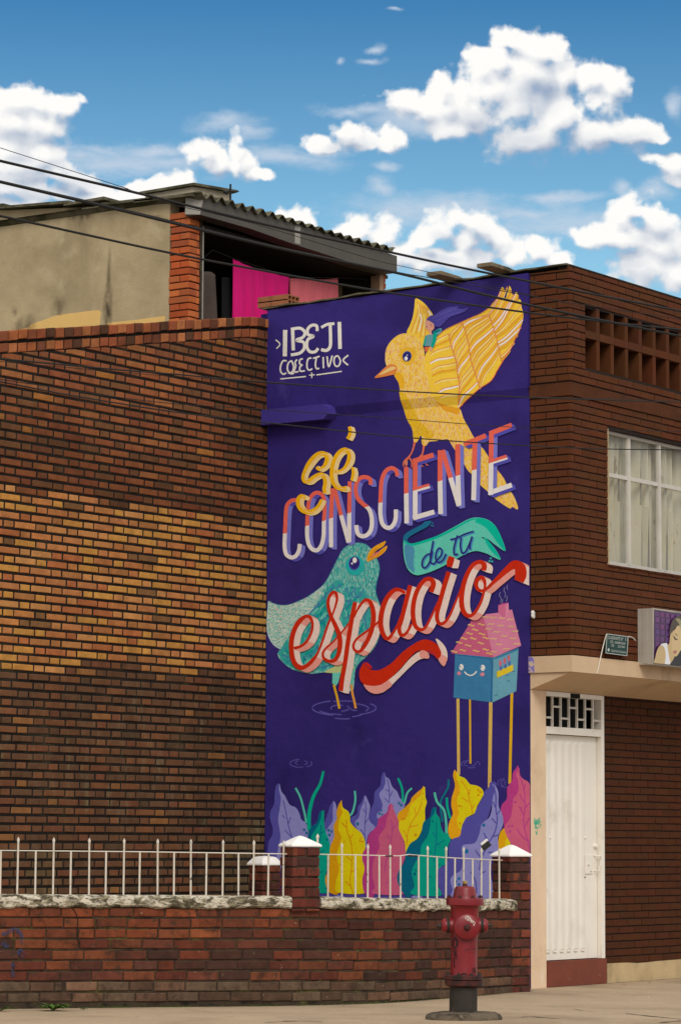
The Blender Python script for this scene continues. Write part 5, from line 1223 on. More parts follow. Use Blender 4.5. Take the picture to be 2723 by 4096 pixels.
b = MB(); b.lathe(c, face_dir, [(.141, .028), (.148, .026), (.152, .02), (.166, .019), (.168, .012)], 12); b.build('cap_nut', M['hyd_rust'], cp)
# scribbles painted on the hydrant
def scribble(name, pts2, org, ux, uy, nn, w, mat, parent):
    b = MB(); P3 = spline(pts2, 5)
    for i in range(len(P3) - 1):
        (x0, y0), (x1, y1) = P3[i], P3[i + 1]; h = math.hypot(x1 - x0, y1 - y0) or 1e-6; ox, oy = -(y1 - y0) / h * w / 2, (x1 - x0) / h * w / 2
        q = lambda x, y: org + ux * x + uy * y + nn * (i * 0.00001)
        b.poly([q(x0 + ox, y0 + oy), q(x1 + ox, y1 + oy), q(x1 - ox, y1 - oy), q(x0 - ox, y0 - oy)])
    return b.build(name, mat, parent)
M['tagw'] = material('white_marker', rgb(226, 214, 200), 0.6, 0.05, 9); M['tagk'] = material('black_marker', (0.012, 0.010, 0.012), 0.5, 0.05, 9); M['tagg'] = material('green_marker', rgb(50, 176, 140), 0.6, 0.05, 9)
cs = c + face_dir * .1385
sc_ = lambda l: [((x - 850) * K_, (885 - y) * K_) for x, y in l]
sdd = side_dir
scribble('paint_scribble', sc_([(822,760),(826,728),(850,714),(872,722),(875,750),(860,775),(842,770),(850,735),(880,725),(900,745),(890,785),(870,780),(885,750),(915,760),(920,800),(905,810),(915,775),(940,785),(945,815),(930,820),(940,795),(965,800),(975,825)]), cs, sdd, Vector((0, 0, 1)), face_dir, .0035, M['tagw'], cp)
scribble('paint_scribble', sc_([(975,825),(955,840),(970,845),(945,856),(965,862)]), cs, sdd, Vector((0, 0, 1)), face_dir, .003, M['tagw'], cp)
def barrel_mark(pts, w, mat):
    b = MB(); P_ = spline([tuple(map(float, p)) for p in pts], 4); r0 = .1045
    def q(x, y): a = max(-1, min(1, (x - 803) / 215)); a = math.asin(a); return hc + lean * Z(y) + rtv * (r0 * sin(a)) - fwv * (r0 * cos(a)) + Vector((0, 0, Z(y)))
    for (x0, y0), (x1, y1) in zip(P_, P_[1:]):
        h = math.hypot(x1 - x0, y1 - y0) or 1; ox, oy = -(y1 - y0) / h * w / 2, (x1 - x0) / h * w / 2
        b.poly([q(x0 + ox, y0 + oy), q(x1 + ox, y1 + oy), q(x1 - ox, y1 - oy), q(x0 - ox, y0 - oy)])
    return b.build('paint_scribble', mat, hy)
barrel_mark([(655,1045),(625,1100),(620,1170),(650,1210),(675,1160),(660,1060),(690,1150),(670,1200),(640,1230),(660,1300),(690,1330)], 13, M['tagk'])
barrel_mark([(640,1250),(650,1350),(640,1420),(650,1520)], 12, M['tagk']); barrel_mark([(680,1220),(670,1300),(685,1400)], 9, M['tagk']); barrel_mark([(800,1250),(840,1236),(880,1240)], 7, M['tagk']); barrel_mark([(935,1225),(975,1228)], 10, M['tagk'])
barrel_mark([(950,1520),(965,1560),(970,1600)], 46, M['hyd_rust']); barrel_mark([(760,1628),(800,1605),(840,1628)], 26, M['hyd_rust'])
barrel_mark([(905,640),(940,645),(975,630),(990,670),(1000,690)], 6, M['tagw']); barrel_mark([(960,640),(985,615),(1000,650)], 5, M['tagw'])
# concrete pad
b = MB(); n = 22; c = hc; lo = []; hi = []
for i in range(n):
    a = 2 * pi * i / n; rx = .292 * (1 + .08 * (vnoise(i * .8, 0, 3) - .5)); ry_ = .20 * (1 + .15 * (vnoise(i * .7, 4, 3) - .5))
    p = c + rtv * (cos(a) * rx + .0) + fwv * (sin(a) * ry_); lo.append((p.x, p.y, -.005)); p2 = c + rtv * (cos(a) * rx * .9) + fwv * (sin(a) * ry_ * .85); hi.append((p2.x, p2.y, .052 + .014 * vnoise(i * .9, 2, 5)))
c0 = c + Vector((0, 0, .05)); NR = [(1.0, -.005), (.99, .018), (.93, .04), (.80, .052), (.55, .058), (.30, .06)]; n = 44; L_ = []
for j, (f_, z_) in enumerate(NR):
    row = []
    for i in range(n):
        a = 2 * pi * i / n; k_ = 1 + .16 * (vnoise(i * .45, 0, 3) - .5) + .05 * (vnoise(i * 1.7, j * .8, 5) - .5)
        p = c + rtv * (cos(a) * .29 * f_ * k_) + fwv * (sin(a) * .20 * f_ * k_); row.append(b.vert((p.x, p.y, z_ + (.014 * (vnoise(i * .9, j * 1.3, 8) - .5) if j else 0))))
    L_.append(row)
for r0_, r1_ in zip(L_, L_[1:]):
    for i in range(n): b.face((r0_[i], r0_[(i + 1) % n], r1_[(i + 1) % n], r1_[i]), 0, None, True)
b.face(L_[-1]); b.build('concrete_pad', material('dark_stained_concrete', rgb(100, 88, 72), 0.92, 0.3, 8, 0.006, 40, dirt=[(rgb(50, 42, 36), 5.0, 0.45, 0.6), (rgb(130, 118, 98), 9.0, 0.6, 0.7)]), hy)
# ---------------------------------------------------------------- rear house with covered terrace
BX = 0.11
bcorner = on(757, 1000, 0, BX); DY = bcorner.y
rear = empty('rear_house', (BX + 2, DY + 2, 0)); tag(rear, 'grey rendered house behind the brick wall with an orange brick corner and laundry terrace', 'house')
def sx_(px, py): return on(px, py, 0, BX)
def fx_(px, py): return on(px, py, 1, DY)
yA = sx_(681, 900).y                       # where the render meets the orange brick corner
# roof line over the side wall, falls towards the back
r_f = sx_(770, 812); r_b = sx_(0, 842)
def wz(y): return r_f.z + (r_b.z - r_f.z) * (y - r_f.y) / (r_b.y - r_f.y)
yB = sx_(-300, 842).y
print('rear', DY, yA, r_f, r_b, yB)
b = MB(); b.hexa([(BX - .005, yA, 0), (BX + .15, yA, 0), (BX + .15, yB, 0), (BX - .005, yB, 0)], [(BX - .005, yA, wz(yA)), (BX + .15, yA, wz(yA)), (BX + .15, yB, wz(yB)), (BX - .005, yB, wz(yB))])
b.build('rendered_wall', M['grey_render'], rear)
def wallpatch(name, pts, mat, off):
    P_ = [sx_(*p) for p in pts]; tris = tessellate_polygon([[Vector((p.y, p.z, 0)) for p in P_]]); b = MB()
    for t_ in tris: b.poly([(BX - .005 - off, P_[i].y, P_[i].z) for i in t_])
    return b.build(name, mat, rear)
wallpatch('yellow_paint_patch', spline([(60,1330),(115,1310),(130,1296),(170,1283),(230,1262),(300,1252),(398,1241),(405,1262),(402,1300),(395,1400),(60,1400)], 2, True), M['yellow_paint'], .0015)
wallpatch('yellow_paint_patch', [(425,1300),(430,1292),(520,1282),(560,1278),(600,1272),(663,1264),(664,1400),(425,1400)], M['yellow_paint'], .0015)
def streak(name, x0, pts, mat_col):
    pass
M['stainm'] = bpy.data.materials.new('damp_streak'); M['stainm'].use_nodes = True
_N = NT(M['stainm'].node_tree); _b = _N.n['Principled BSDF']; _b.inputs['Base Color'].default_value = rgb(74, 64, 50); _b.inputs['Roughness'].default_value = .95; _b.inputs['Specular IOR Level'].default_value = .1
_a = _N.n.new('ShaderNodeAttribute'); _a.attribute_name = 'col'; _P = _N.n.new('ShaderNodeNewGeometry').outputs['Position']
_N.put(_b.inputs['Alpha'], _N.math('MULTIPLY', _N.sep(_a.outputs['Vector'])[0], _N.rng(_N.noise(_N.vec('MULTIPLY', _P, (1, 1, .5)), 9, 5, .6), .3, .62), clamp=True))
def soft_streak(cen, wd, al, off=.003, name='damp_streak'):
    """soft-edged stain down the wall: centre line, half widths, strength"""
    b = MB(); C_ = spline([(x, y, w, a) for (x, y), w, a in zip(cen, wd, al)], 5); cols = [-1, -.5, 0, .5, 1]; at_ = [0, .55, 1, .55, 0]
    me_v = []; idx = []
    for (x, y, w, a) in C_:
        row = []
        for c_, k_ in zip(cols, at_):
            p = sx_(x + w * c_, y); row.append((len(me_v), a * k_)); me_v.append((BX - .005 - off, p.y, p.z))
        idx.append(row)
    me = bpy.data.meshes.new(name); fc = []; fa = []
    for r0, r1 in zip(idx, idx[1:]):
        for i in range(4): q = (r0[i], r0[i + 1], r1[i + 1], r1[i]); fc.append([t[0] for t in q]); fa += [t[1] for t in q]
    me.from_pydata(me_v, [], fc); ca = me.color_attributes.new('col', 'FLOAT_COLOR', 'CORNER'); ca.data.foreach_set('color', [v for a in fa for v in (max(a, 0), 0, 0, 1)]); me.materials.append(M['stainm'])
    ob = bpy.data.objects.new(name, me); link(ob, rear); return ob
soft_streak([(442,965),(441,1040),(437,1110),(436,1180),(432,1250),(428,1310)], [8,10,12,20,22,26], [0,.35,.45,.8,.95,.9])
soft_streak([(330,830),(330,860),(335,890),(340,950)], [60,70,50,20], [.75,.7,.4,0]); soft_streak([(120,1250),(110,1290),(95,1325)], [30,50,60], [0,.6,.7]); soft_streak([(240,1180),(240,1220),(235,1262)], [30,40,40], [0,.35,.3])
soft_streak([(620,860),(640,880),(660,920)], [40,50,20], [.3,.4,0]); soft_streak([(60,1215),(62,1245),(62,1270)], [14,18,10], [0,.4,0]); soft_streak([(180,845),(260,845),(420,835)], [12,14,12], [.4,.5,.3])
# orange brick corner: left face shows headers/stretchers, right face too
rr = random.Random(77); OB = [(206,104,56),(196,94,52),(212,116,64),(182,90,54),(190,104,62),(168,88,56),(200,110,66)]
z0b = sx_(757, 1290).z; z1b = fx_(760, 855).z; pb_ = 0.0738
def oc(): return rgb(*rr.choice(OB), rr.uniform(.68, .92))
z = z0b - 0.6; k = 0
xr = fx_(800, 1000).x
while z < z1b - .02:
    for face in (0, 1):
        if face == 0: o_, U_, N_, Ls = Vector((BX, yA, 0)), -YF, -XF, yA - DY
        else: o_, U_, N_, Ls = Vector((BX, DY, 0)), XF, -YF, xr - BX
        cuts = [(0.0, Ls)] if (k + face) % 2 else [(0.0, Ls * .52), (Ls * .52, Ls)]
        if face == 1 : cuts = [(0.0, Ls * .70), (Ls * .70, Ls)]
        for a, b_ in cuts:
            st = rr.uniform(-.012, .012) if (face == 0 and a == 0) else 0
            m1 = MB(); brick_mesh(m1, [(a + st + .004, z + .006), (b_ - .003, z + .006), (b_ - .003, z + pb_ - .006), (a + st + .004, z + pb_ - .006)], o_, U_, N_, .06, .004, None, rr, rr.uniform(-.004, .004) + (.004 if a == 0 else 0))
            ob = m1.build('corner_brick', M['brick_paint'], rear); ob.color = oc()
    z += pb_; k += 1
b = MB(); b.box((BX + .012, DY + .012, 0), (xr, yA, z1b)); b.box((xr + .001, DY - .004, 0), (xr + .035, DY + .12, z1b - .02)); b.build('corner_core', M['mortar_low'], rear)
b = MB(); b.box((xr + .036, DY - .010, 0), (xr + .052, DY + .10, z1b - .1)); b.build('plaster_edge', M['gutter_end'], rear)
f0b_z = on(800, 858, 1, DY - .16).z - .065
# terrace interior: dark room with sloping ceiling, right-hand reveal and slim end post
xE = fx_(1518, 1170).x; xF_ = fx_(1541, 1170).x
b = MB(); zc = fx_(1200, 900).z
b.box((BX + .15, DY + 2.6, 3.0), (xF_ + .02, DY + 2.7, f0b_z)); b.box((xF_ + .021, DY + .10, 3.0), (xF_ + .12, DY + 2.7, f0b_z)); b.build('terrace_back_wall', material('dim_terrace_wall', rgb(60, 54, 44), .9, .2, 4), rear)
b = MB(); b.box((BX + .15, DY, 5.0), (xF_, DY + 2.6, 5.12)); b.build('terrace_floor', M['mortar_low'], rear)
b = MB(); b.box((xE, DY - .0, 3.0), (xF_ - .04, DY + .12, fx_(1530, 1070).z)); b.build('end_post', material('bare_wood_post', rgb(176, 140, 112), .8, .15, 6), rear)
z = 5.6
while z < fx_(1535, 1080).z - .06:
    m1 = MB(); brick_mesh(m1, [(0, z), (.05, z), (.05, z + .062), (0, z + .062)], Vector((xF_ - .036, DY + .004, 0)), XF, -YF, .1, .003, None, rr, rr.uniform(-.004, .004)); ob = m1.build('post_brick', M['brick_paint'], rear); ob.color = oc(); z += .072
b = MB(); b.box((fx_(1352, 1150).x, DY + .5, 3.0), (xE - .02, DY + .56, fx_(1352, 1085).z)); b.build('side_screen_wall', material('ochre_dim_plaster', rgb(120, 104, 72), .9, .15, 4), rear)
# box gutter / fascia, bottom tapering upward to the left
yg = DY - .16
def gx(px, py): return on(px, py, 1, yg)
f0t, f0b = gx(818, 775), gx(800, 858); f1t, f1b = gx(1587, 1024), gx(1587, 1092); fmb = gx(1180, 978)
b = MB(); ring_f = [f0b, gx(1000, 914), fmb, gx(1440, 1062), gx(1560, 1092), f1b, f1t, f0t]
pts_f = [Vector((p.x, yg, p.z)) for p in ring_f]; pts_b = [Vector((p.x, DY + .02, p.z)) for p in ring_f]; n = len(ring_f)
i0 = [b.vert(p) for p in pts_f]; i1 = [b.vert(p) for p in pts_b]; b.face(i0); b.face(list(reversed(i1)))
for i in range(n): j = (i + 1) % n; b.face((i0[j], i0[i], i1[i], i1[j]))
b.build('fascia', M['gutter'], rear)
b = MB(); e = gx(815, 770); b.hexa([(BX - .05, DY + .02, f0b.z + .02), (f0b.x + .0, yg, f0b.z), (f0b.x + .04, yg + .02, f0b.z), (BX + .1, DY + .04, f0b.z + .02)], [(BX - .04, DY + .02, e.z - .02), (f0t.x - .0, yg, f0t.z), (f0t.x + .04, yg + .02, f0t.z), (BX + .1, DY + .04, e.z - .02)])
b.build('gutter_end_cap', M['gutter_end'], rear)
b = MB(); xm_ = gx(1187, 950).x
b.box((xm_ - .04, yg - .004, gx(1187, 975).z), (xm_ + .06, yg - .001, gx(1187, 905).z)); b.build('lime_smear', M['gutter_end'], rear)
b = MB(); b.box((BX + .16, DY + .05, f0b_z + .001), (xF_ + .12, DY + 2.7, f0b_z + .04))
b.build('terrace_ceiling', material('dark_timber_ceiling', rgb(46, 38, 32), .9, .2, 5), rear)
# corrugated roof: waves across x, edge above the fascia
zt0 = gx(800, 768).z + .0; zt1 = gx(1570, 1012).z; x0r, x1r = gx(792, 760).x, gx(1572, 1012).x
zed = (zt0 + zt1) / 2 + .01
b = MB(); lam = .177; N_ = 26; cols = int((x1r - x0r) / lam * 10); yr = [DY - .2, DY + 1.4, DY + 3.2]
rr = random.Random(9)
def zr(x, y): 
    ph = (x - x0r) / lam; amp = .028 + .006 * math.sin(ph * .37)
    step = .018 * (int(ph / 6) % 2)
    return zt0 + (zt1 - zt0) * (x - x0r) / (x1r - x0r) - .052 * (1 - (x - x0r) / (x1r - x0r)) + .004 + amp * cos(2 * pi * ph) + step * .6 + (y - yr[0]) * .006
grid = []
for yy in yr: grid.append([(b.vert((x0r + (x1r - x0r) * i / cols, yy + (.03 * (int((x1r - x0r) * i / cols / lam / 6) % 2)), zr(x0r + (x1r - x0r) * i / cols, yy) + .02)), b.vert((x0r + (x1r - x0r) * i / cols, yy, zr(x0r + (x1r - x0r) * i / cols, yy) + .008))) for i in range(cols + 1)])
for r0, r1 in zip(grid, grid[1:]):
    for i in range(cols): b.face((r0[i][0], r0[i + 1][0], r1[i + 1][0], r1[i][0]), 0, None, True); b.face((r0[i][1], r1[i][1], r1[i + 1][1], r0[i + 1][1]), 0, None, True)
for i in range(cols): r0 = grid[0]; b.face((r0[i][1], r0[i + 1][1], r0[i + 1][0], r0[i][0]))
b.face((grid[0][0][1], grid[0][0][0], grid[1][0][0], grid[1][0][1])); b.face((grid[0][-1][1], grid[1][-1][1], grid[1][-1][0], grid[0][-1][0]))
b.build('corrugated_roof', M['eternit'], rear)
# verge sheets lying along the top of the side wall, overlapping with little lifted ends
for (pa, pb, t0, t1) in (((-300, 838), (40, 824), 10, 12), ((15, 830), (300, 812), 11, 12), ((280, 818), (440, 797), 10, 13), ((430, 816), (640, 798), 10, 12), ((560, 806), (792, 782), 8, 12)):
    A_, B_ = sx_(*pa), sx_(*pb); th_ = t1 / 390.0
    b = MB(); b.hexa([(BX - .10, B_.y, B_.z - th_ * .6), (BX + .4, B_.y, B_.z - th_ * .5), (BX + .4, A_.y, A_.z - .028), (BX - .10, A_.y, A_.z - .03)], [(BX - .10, B_.y, B_.z + th_ * .4), (BX + .4, B_.y, B_.z + th_ * .5), (BX + .4, A_.y, A_.z), (BX - .10, A_.y, A_.z - .004)])
    b.build('verge_sheet', M['eternit'], rear)
# parapet box on the roof with a thin slab lid and a pipe stub
BXT = BX + .55
def tx_(px, py): return on(px, py, 0, BXT)
a0, a1 = tx_(582, 778), tx_(770, 735); fr = a1.y
def tf(px, py): return on(px, py, 1, fr)
tb = empty('rooftop_box', (BXT + .4, fr + .5, a0.z - .1)); tag(tb, 'grey cement box with a thin slab lid on the roof ridge of the rear house', 'roof box')
zb_ = tx_(600, 815).z; zt_a, zt_b = a1.z - .03, tx_(582, 778).z
f2 = tf(925, 770); xR = f2.x
b = MB(); b.hexa([(BXT, fr, zb_), (xR, fr, zb_ - .1), (xR, a0.y, zb_), (BXT, a0.y, zb_)], [(BXT, fr, zt_a), (xR, fr, f2.z), (xR, a0.y, zt_b), (BXT, a0.y, zt_b)]); b.build('box_wall', M['tank'], tb)
b = MB(); e = .03; f3 = tf(932, 762); b.hexa([(BXT - .04, fr - .05, zt_a + .003), (xR + .05, fr - .05, f2.z + .003), (xR + .05, a0.y + .05, zt_b + .003), (BXT - .04, a0.y + .05, zt_b + .003)], [(BXT - .04, fr - .05, zt_a + .03), (xR + .05, fr - .05, f2.z + .03), (xR + .05, a0.y + .05, zt_b + .03), (BXT - .04, a0.y + .05, zt_b + .03)]); b.build('slab_lid', M['eternit'], tb)
q = tf(892, 800); b = MB(); b.tube([(q.x, fr - .1, q.z - .05), (q.x, fr - .1, tf(892, 741).z)], .011, 8); b.tube([(tf(866, 771).x, fr - .1, tf(866, 771).z), (tf(866, 771).x + .01, fr - .14, tf(866, 778).z)], .02, 8); b.tube([(tf(866, 775).x, fr - .1, tf(866, 769).z), (tf(925, 770).x, fr - .1, tf(925, 770).z)], .007, 6); b.build('pipe_stub', M['cable'], tb)

# ---- laundry in the terrace
M['mag'] = material('magenta_sheet', rgb(206, 16, 110), 0.8, 0.10, 2.5, 0.002, 12, 0.2, stretch=(6, 1, .6)); M['pnk'] = material('salmon_towel', rgb(214, 104, 112), 0.85, 0.10, 3, 0.002, 14, 0.2, stretch=(6, 1, .6)); M['jkt'] = material('brown_jacket_cloth', rgb(78, 66, 60), 0.9, 0.2, 5, 0.003, 15, 0.2); M['blk'] = material('black_cloth', rgb(16, 15, 18), 0.9, 0.2, 5)
def cloth(name, yq, top, bot, mat, label, cat, amp=.02, nf=5, seed=0):
    """hanging cloth: top edge and bottom edge as photo points on the plane y = yq, with folds"""
    b = MB(); nu, nv = 28, 14; g = []
    for j in range(nv + 1):
        row = []
        for i in range(nu + 1):
            t = i / nu; v = j / nv
            def edge(E):
                f_ = t * (len(E) - 1); k_ = min(int(f_), len(E) - 2); w_ = f_ - k_; return (E[k_][0] * (1 - w_) + E[k_ + 1][0] * w_, E[k_][1] * (1 - w_) + E[k_ + 1][1] * w_)
            a_, c_ = edge(top), edge(bot); px, py = a_[0] * (1 - v) + c_[0] * v, a_[1] * (1 - v) + c_[1] * v
            p = on(px, py, 1, yq); d = amp * (sin(t * nf * 2 * pi + seed + v * 1.3) + .5 * sin(t * nf * 4.7 * pi + 2 * v + seed)) * (.25 + .75 * v)
            row.append(b.vert((p.x, yq + d, p.z)))
        g.append(row)
    for r0, r1 in zip(g, g[1:]):
        for i in range(nu): b.face((r0[i], r1[i], r1[i + 1], r0[i + 1]), 0, None, True)
    ob = b.build(name, mat); sol = ob.modifiers.new('thick', 'SOLIDIFY'); sol.thickness = .004; tag(ob, label, cat); return ob
cloth('bed_sheet', DY + .12, [(933, 1036), (985, 1060), (1070, 1088), (1156, 1110)], [(938, 1300), (1010, 1305), (1090, 1305), (1150, 1300)], M['mag'], 'bright magenta sheet hanging in the rear terrace', 'sheet')
cloth('towel', DY + .16, [(1160, 1113), (1230, 1117), (1300, 1118), (1352, 1112)], [(1165, 1260), (1230, 1260), (1300, 1255), (1355, 1250)], M['pnk'], 'salmon pink towel hanging to the right of the magenta sheet', 'towel', .012, 4, 2)
cloth('jacket', DY + .10, [(800, 1095), (818, 1086), (838, 1086), (862, 1098)], [(786, 1320), (815, 1320), (850, 1320), (884, 1320)], M['jkt'], 'dark brown jacket hanging behind the orange brick corner', 'jacket', .03, 2, 1)
cloth('dark_trousers', DY + .22, [(888, 1110), (905, 1108), (925, 1112)], [(880, 1320), (905, 1320), (930, 1320)], M['blk'], 'black trousers hanging between the jacket and magenta sheet', 'trousers', .02, 2, 3)
b = MB(); q0, q1, q2 = on(812, 1035, 1, DY + .12), on(990, 1055, 1, DY + .12), on(1500, 1120, 1, DY + .12)
b.tube([q0, on(850, 1000, 1, DY + .12), on(932, 1033, 1, DY + .12), on(1156, 1108, 1, DY + .12), on(1360, 1112, 1, DY + .12), q2], .004, 5); ob = b.build('clothes_line', M['cable']); tag(ob, 'thin clothes line across the dark rear terrace', 'clothes line')

# ---- hollow clay blocks and weathered planks on the mural roof
def block(px, py, ln, label):
    q = on(px, py, 0, .04); root = empty('clay_block', (q.x, q.y, q.z)); tag(root, label, 'brick', 'loose clay blocks on the roof edge')
    h = .105; dpt = .2; t_ = .014; c = Vector((q.x - .05, q.y, q.z - .005))
    b = MB(); b.obox(c, (dpt, 0, 0), (0, ln, 0), (0, 0, t_)); b.obox(c + Vector((0, 0, h - t_)), (dpt, 0, 0), (0, ln, 0), (0, 0, t_)); b.obox(c + Vector((0, .0, h / 2 - t_ / 2)), (dpt, 0, 0), (0, ln, 0), (0, 0, t_ * .8))
    for k in range(4): b.obox(c + Vector((k * (dpt - t_) / 3, 0.0005, t_)), (t_, 0, 0), (0, ln - .001, 0), (0, 0, h - 2 * t_ - .0002))
    b.build('block_shell', M['clay'], root)
block(1163, 1218, .235, 'hollow orange clay block on the roof edge, front one of two')
block(1100, 1226, .18, 'hollow orange clay block on the roof edge, rear one of two')
def plank(pts, label, h=.055):
    # roof weight: a plank end sticking out over the mural
    q = on(pts[0][0], pts[0][1], 0, -.28); q2 = on(pts[1][0], pts[1][1], 0, .35)
    a_ = Vector((-.26, q.y, q.z)); c_ = Vector((.5, q.y - .12, q.z + .0)); L_ = Vector((.62, -.05, -.01))
    b = MB(); b.obox(a_, L_, (0, .36, 0), (0, 0, h)); ob = b.build('roof_plank', M['wood']); tag(ob, label, 'plank', 'planks weighing down the roof sheet')
    bev = ob.modifiers.new('worn', 'BEVEL'); bev.width = .008; bev.segments = 2
    return ob
for (px, py, xx, lab) in ((1704, 1118, -.36, 'weathered plank lying out over the roof edge above the mural, left one of two'), (1905, 1089, -.36, 'weathered plank lying out over the roof edge above the mural, right one of two')):
    q = on(px, py, 0, xx); z0_ = roof_z(q.y) + .006; b = MB()
    b.obox((xx, q.y - .17, z0_ + .012), (.34, 0, -.004), (0, .17, 0), (0, 0, .042)); b.obox((xx + .34, q.y - .17, z0_ + .006), (.26, 0, -.02), (0, .17, 0), (0, 0, .04))
    ob = b.build('roof_plank', M['wood']); tag(ob, lab, 'plank', 'planks weighing down the roof sheet')
    bev = ob.modifiers.new('worn', 'BEVEL'); bev.width = .008; bev.segments = 2

# ---------------------------------------------------------------- window of the upper floor
wd = empty('window', (win_x0, YU, win_z0)); link_ = wd; wd.parent = house; wd.location = Vector((win_x0, YU, win_z0)) - Vector(house.location)
yw = YU + .07; WT = .03
mull = [UXc(2535, 2000), UXc(2657, 2000)]; mull.append(mull[1] + (mull[1] - mull[0])); mull.append(mull[2] + (mull[1] - mull[0])); mull = [m_ for m_ in mull if m_ < win_x1 - .1]
zt = UZ(2428, 1894)
def fr_(name, a, b_, mat=M['frame_white'], par=wd):
    b = MB(); b.box(a, b_); ob = b.build(name, mat, par); return ob
xs = [win_x0 + .002] + mull + [win_x1 - .002]
fr_('frame', (win_x0 + .001, yw - .015, win_z0 + .001), (win_x1 - .001, yw + .02, win_z0 + WT)); fr_('frame', (win_x0 + .001, yw - .015, win_z1 - WT), (win_x1 - .001, yw + .02, win_z1 - .001))
for i, x in enumerate(xs):
    w = .02 if 0 < i < len(xs) - 1 else .014
    xa = x - w if 0 < i < len(xs) - 1 else (x if i == 0 else x - 2 * w)
    fr_('mullion', (xa, yw - .018, win_z0 + WT + .001), (xa + 2 * w, yw + .018, win_z1 - WT - .001))
for i in range(len(xs) - 1):
    a, b_ = xs[i] + (.021 if i else .029), xs[i + 1] - (.021 if i < len(xs) - 2 else .029)
    fr_('transom_bar', (a, yw - .014, zt - .013), (b_, yw + .014, zt + .013))
    for (za, zb) in ((win_z0 + WT + .002, zt - .014), (zt + .014, win_z1 - WT - .002)):
        for (p0, p1) in (((a, yw - .012, za), (a + .012, yw + .010, zb)), ((b_ - .012, yw - .012, za), (b_, yw + .010, zb))): fr_('sash_stile', p0, p1)
        fr_('sash_stile', (a + .013, yw - .012, za), (b_ - .013, yw + .010, za + .012))
M['glass'] = bpy.data.materials.new('dusty_window_glass'); M['glass'].use_nodes = True
_N = NT(M['glass'].node_tree); _b = _N.n['Principled BSDF']; _b.inputs['Base Color'].default_value = (.62, .64, .60, 1); _b.inputs['Roughness'].default_value = .06
_P = _N.n.new('ShaderNodeNewGeometry').outputs['Position']; _N.put(_b.inputs['Alpha'], _N.rng(_N.noise(_P, 3.0, 5, .6), .35, .7, .08, .24)); _b.inputs['Specular IOR Level'].default_value = .5
for i in range(len(xs) - 1):
    for (za, zb) in ((win_z0 + .02, zt), (zt, win_z1 - .02)):
        b = MB(); b.poly([(xs[i], yw + .003, za), (xs[i + 1], yw + .003, za), (xs[i + 1], yw + .003, zb), (xs[i], yw + .003, zb)]); b.build('pane', M['glass'], wd)
M['lace'] = material('lace_curtain', rgb(206, 198, 172), .9, .05, 3, .003, 20, .1, dirt=[(rgb(160, 140, 112), 9.0, .60, .68)], stretch=(1, 1, .35))
b = MB(); nx = 150; g = []
for j, z in enumerate([win_z0 + .01, (win_z0 + win_z1) / 2, win_z1 - .01]):
    row = []
    for i in range(nx + 1):
        x = win_x0 + (win_x1 - win_x0) * i / nx; ph = x * 42 + 2.2 * sin(x * 7) + .5 * j
        row.append(b.vert((x, yw + .14 + .085 * sin(ph) + .03 * sin(ph * 2.3 + 1), z)))
    g.append(row)
for r0, r1 in zip(g, g[1:]):
    for i in range(nx): b.face((r0[i], r0[i + 1], r1[i + 1], r1[i]), 0, None, True)
b.build('curtain', M['lace'], wd)
# ragged plaster bead round the opening
b = MB()
for i in range(28):
    z = win_z0 + (win_z1 - win_z0) * i / 28; w = .006 + .010 * vnoise(i * 1.3, 0, 9); b.box((win_x0 - .001 - w * .4, YU - .004, z + .002), (win_x0 + w, yw - .02, z + (win_z1 - win_z0) / 28))
b.build('putty_bead', M['plinth'], wd)
b = MB()
for i in range(30):
    x = win_x0 + (win_x1 - win_x0) * i / 30; w = .008 + .012 * vnoise(i * 1.1, 5, 9); b.box((x, YU - .012, win_z0 - w), (x + (win_x1 - win_x0) / 30 - .001, yw - .016, win_z0 - .0005))
b.build('sill_mortar', M['belt'], wd)

# ---------------------------------------------------------------- street door
def DP(px, py, y=0.0): return on(px, py, 1, y)
door = empty('door', (dx0, 0, 0)); door.parent = house; door.location = Vector((dx0, 0, 0)) - Vector(house.location)
yd = 0.015
zdt = z_head - .002; zdb = DP(2183, 3846).z
xa, xb = dx0 + .001, dx1 - .001
xl = DP(2389, 3300, .05).x; fw = .055
z_t0, z_t1 = DP(2185, 2905).z, DP(2185, 2783).z; z_l1 = DP(2185, 2934).z
def dbox(name, a, b_, mat='white_door', par=door, bev=0): 
    b = MB(); b.box(a, b_); ob = b.build(name, M[mat], par)
    if bev: m_ = ob.modifiers.new('b', 'BEVEL'); m_.width = bev; m_.segments = 2
    return ob
dbox('frame', (xb - fw - .012, yd - .02, zdb), (xb - .012, yd + .08, zdt), bev=.004)
dbox('shadow_gap', (xb - .0115, .012, .25), (xb + .012, .06, zdt), 'dark')
dbox('frame', (xa, yd - .02, z_t1), (xb - fw - .013, yd + .08, zdt)); dbox('frame', (xa, yd - .02, z_l1), (xb - fw - .013, yd + .08, z_t0))
dbox('vent_notch', (DP(2278, 2790).x, yd - .022, zdt - .045), (DP(2316, 2790).x, yd - .0205, zdt - .002), 'dark')
dbox('transom_void', (xa, yd + .14, z_t0), (xb - fw - .013, yd + .15, z_t1), 'dark')
dbox('frame', (xa, yd - .005, zdb), (xa + .01, yd + .08, z_l1 - .001)); 
colx = [DP(x, 2850).x for x in (2185, 2213, 2246, 2279, 2311, 2343, 2374, 2407)]
for i, x in enumerate(colx[1:-1]): dbox('transom_bar', (x - .011, yd - .006, z_t0 + .001), (x + .011, yd + .012, z_t1 - .001), 'frame_white')
hl_, hh_ = z_t0 + .075 + .0, z_t1 - .1
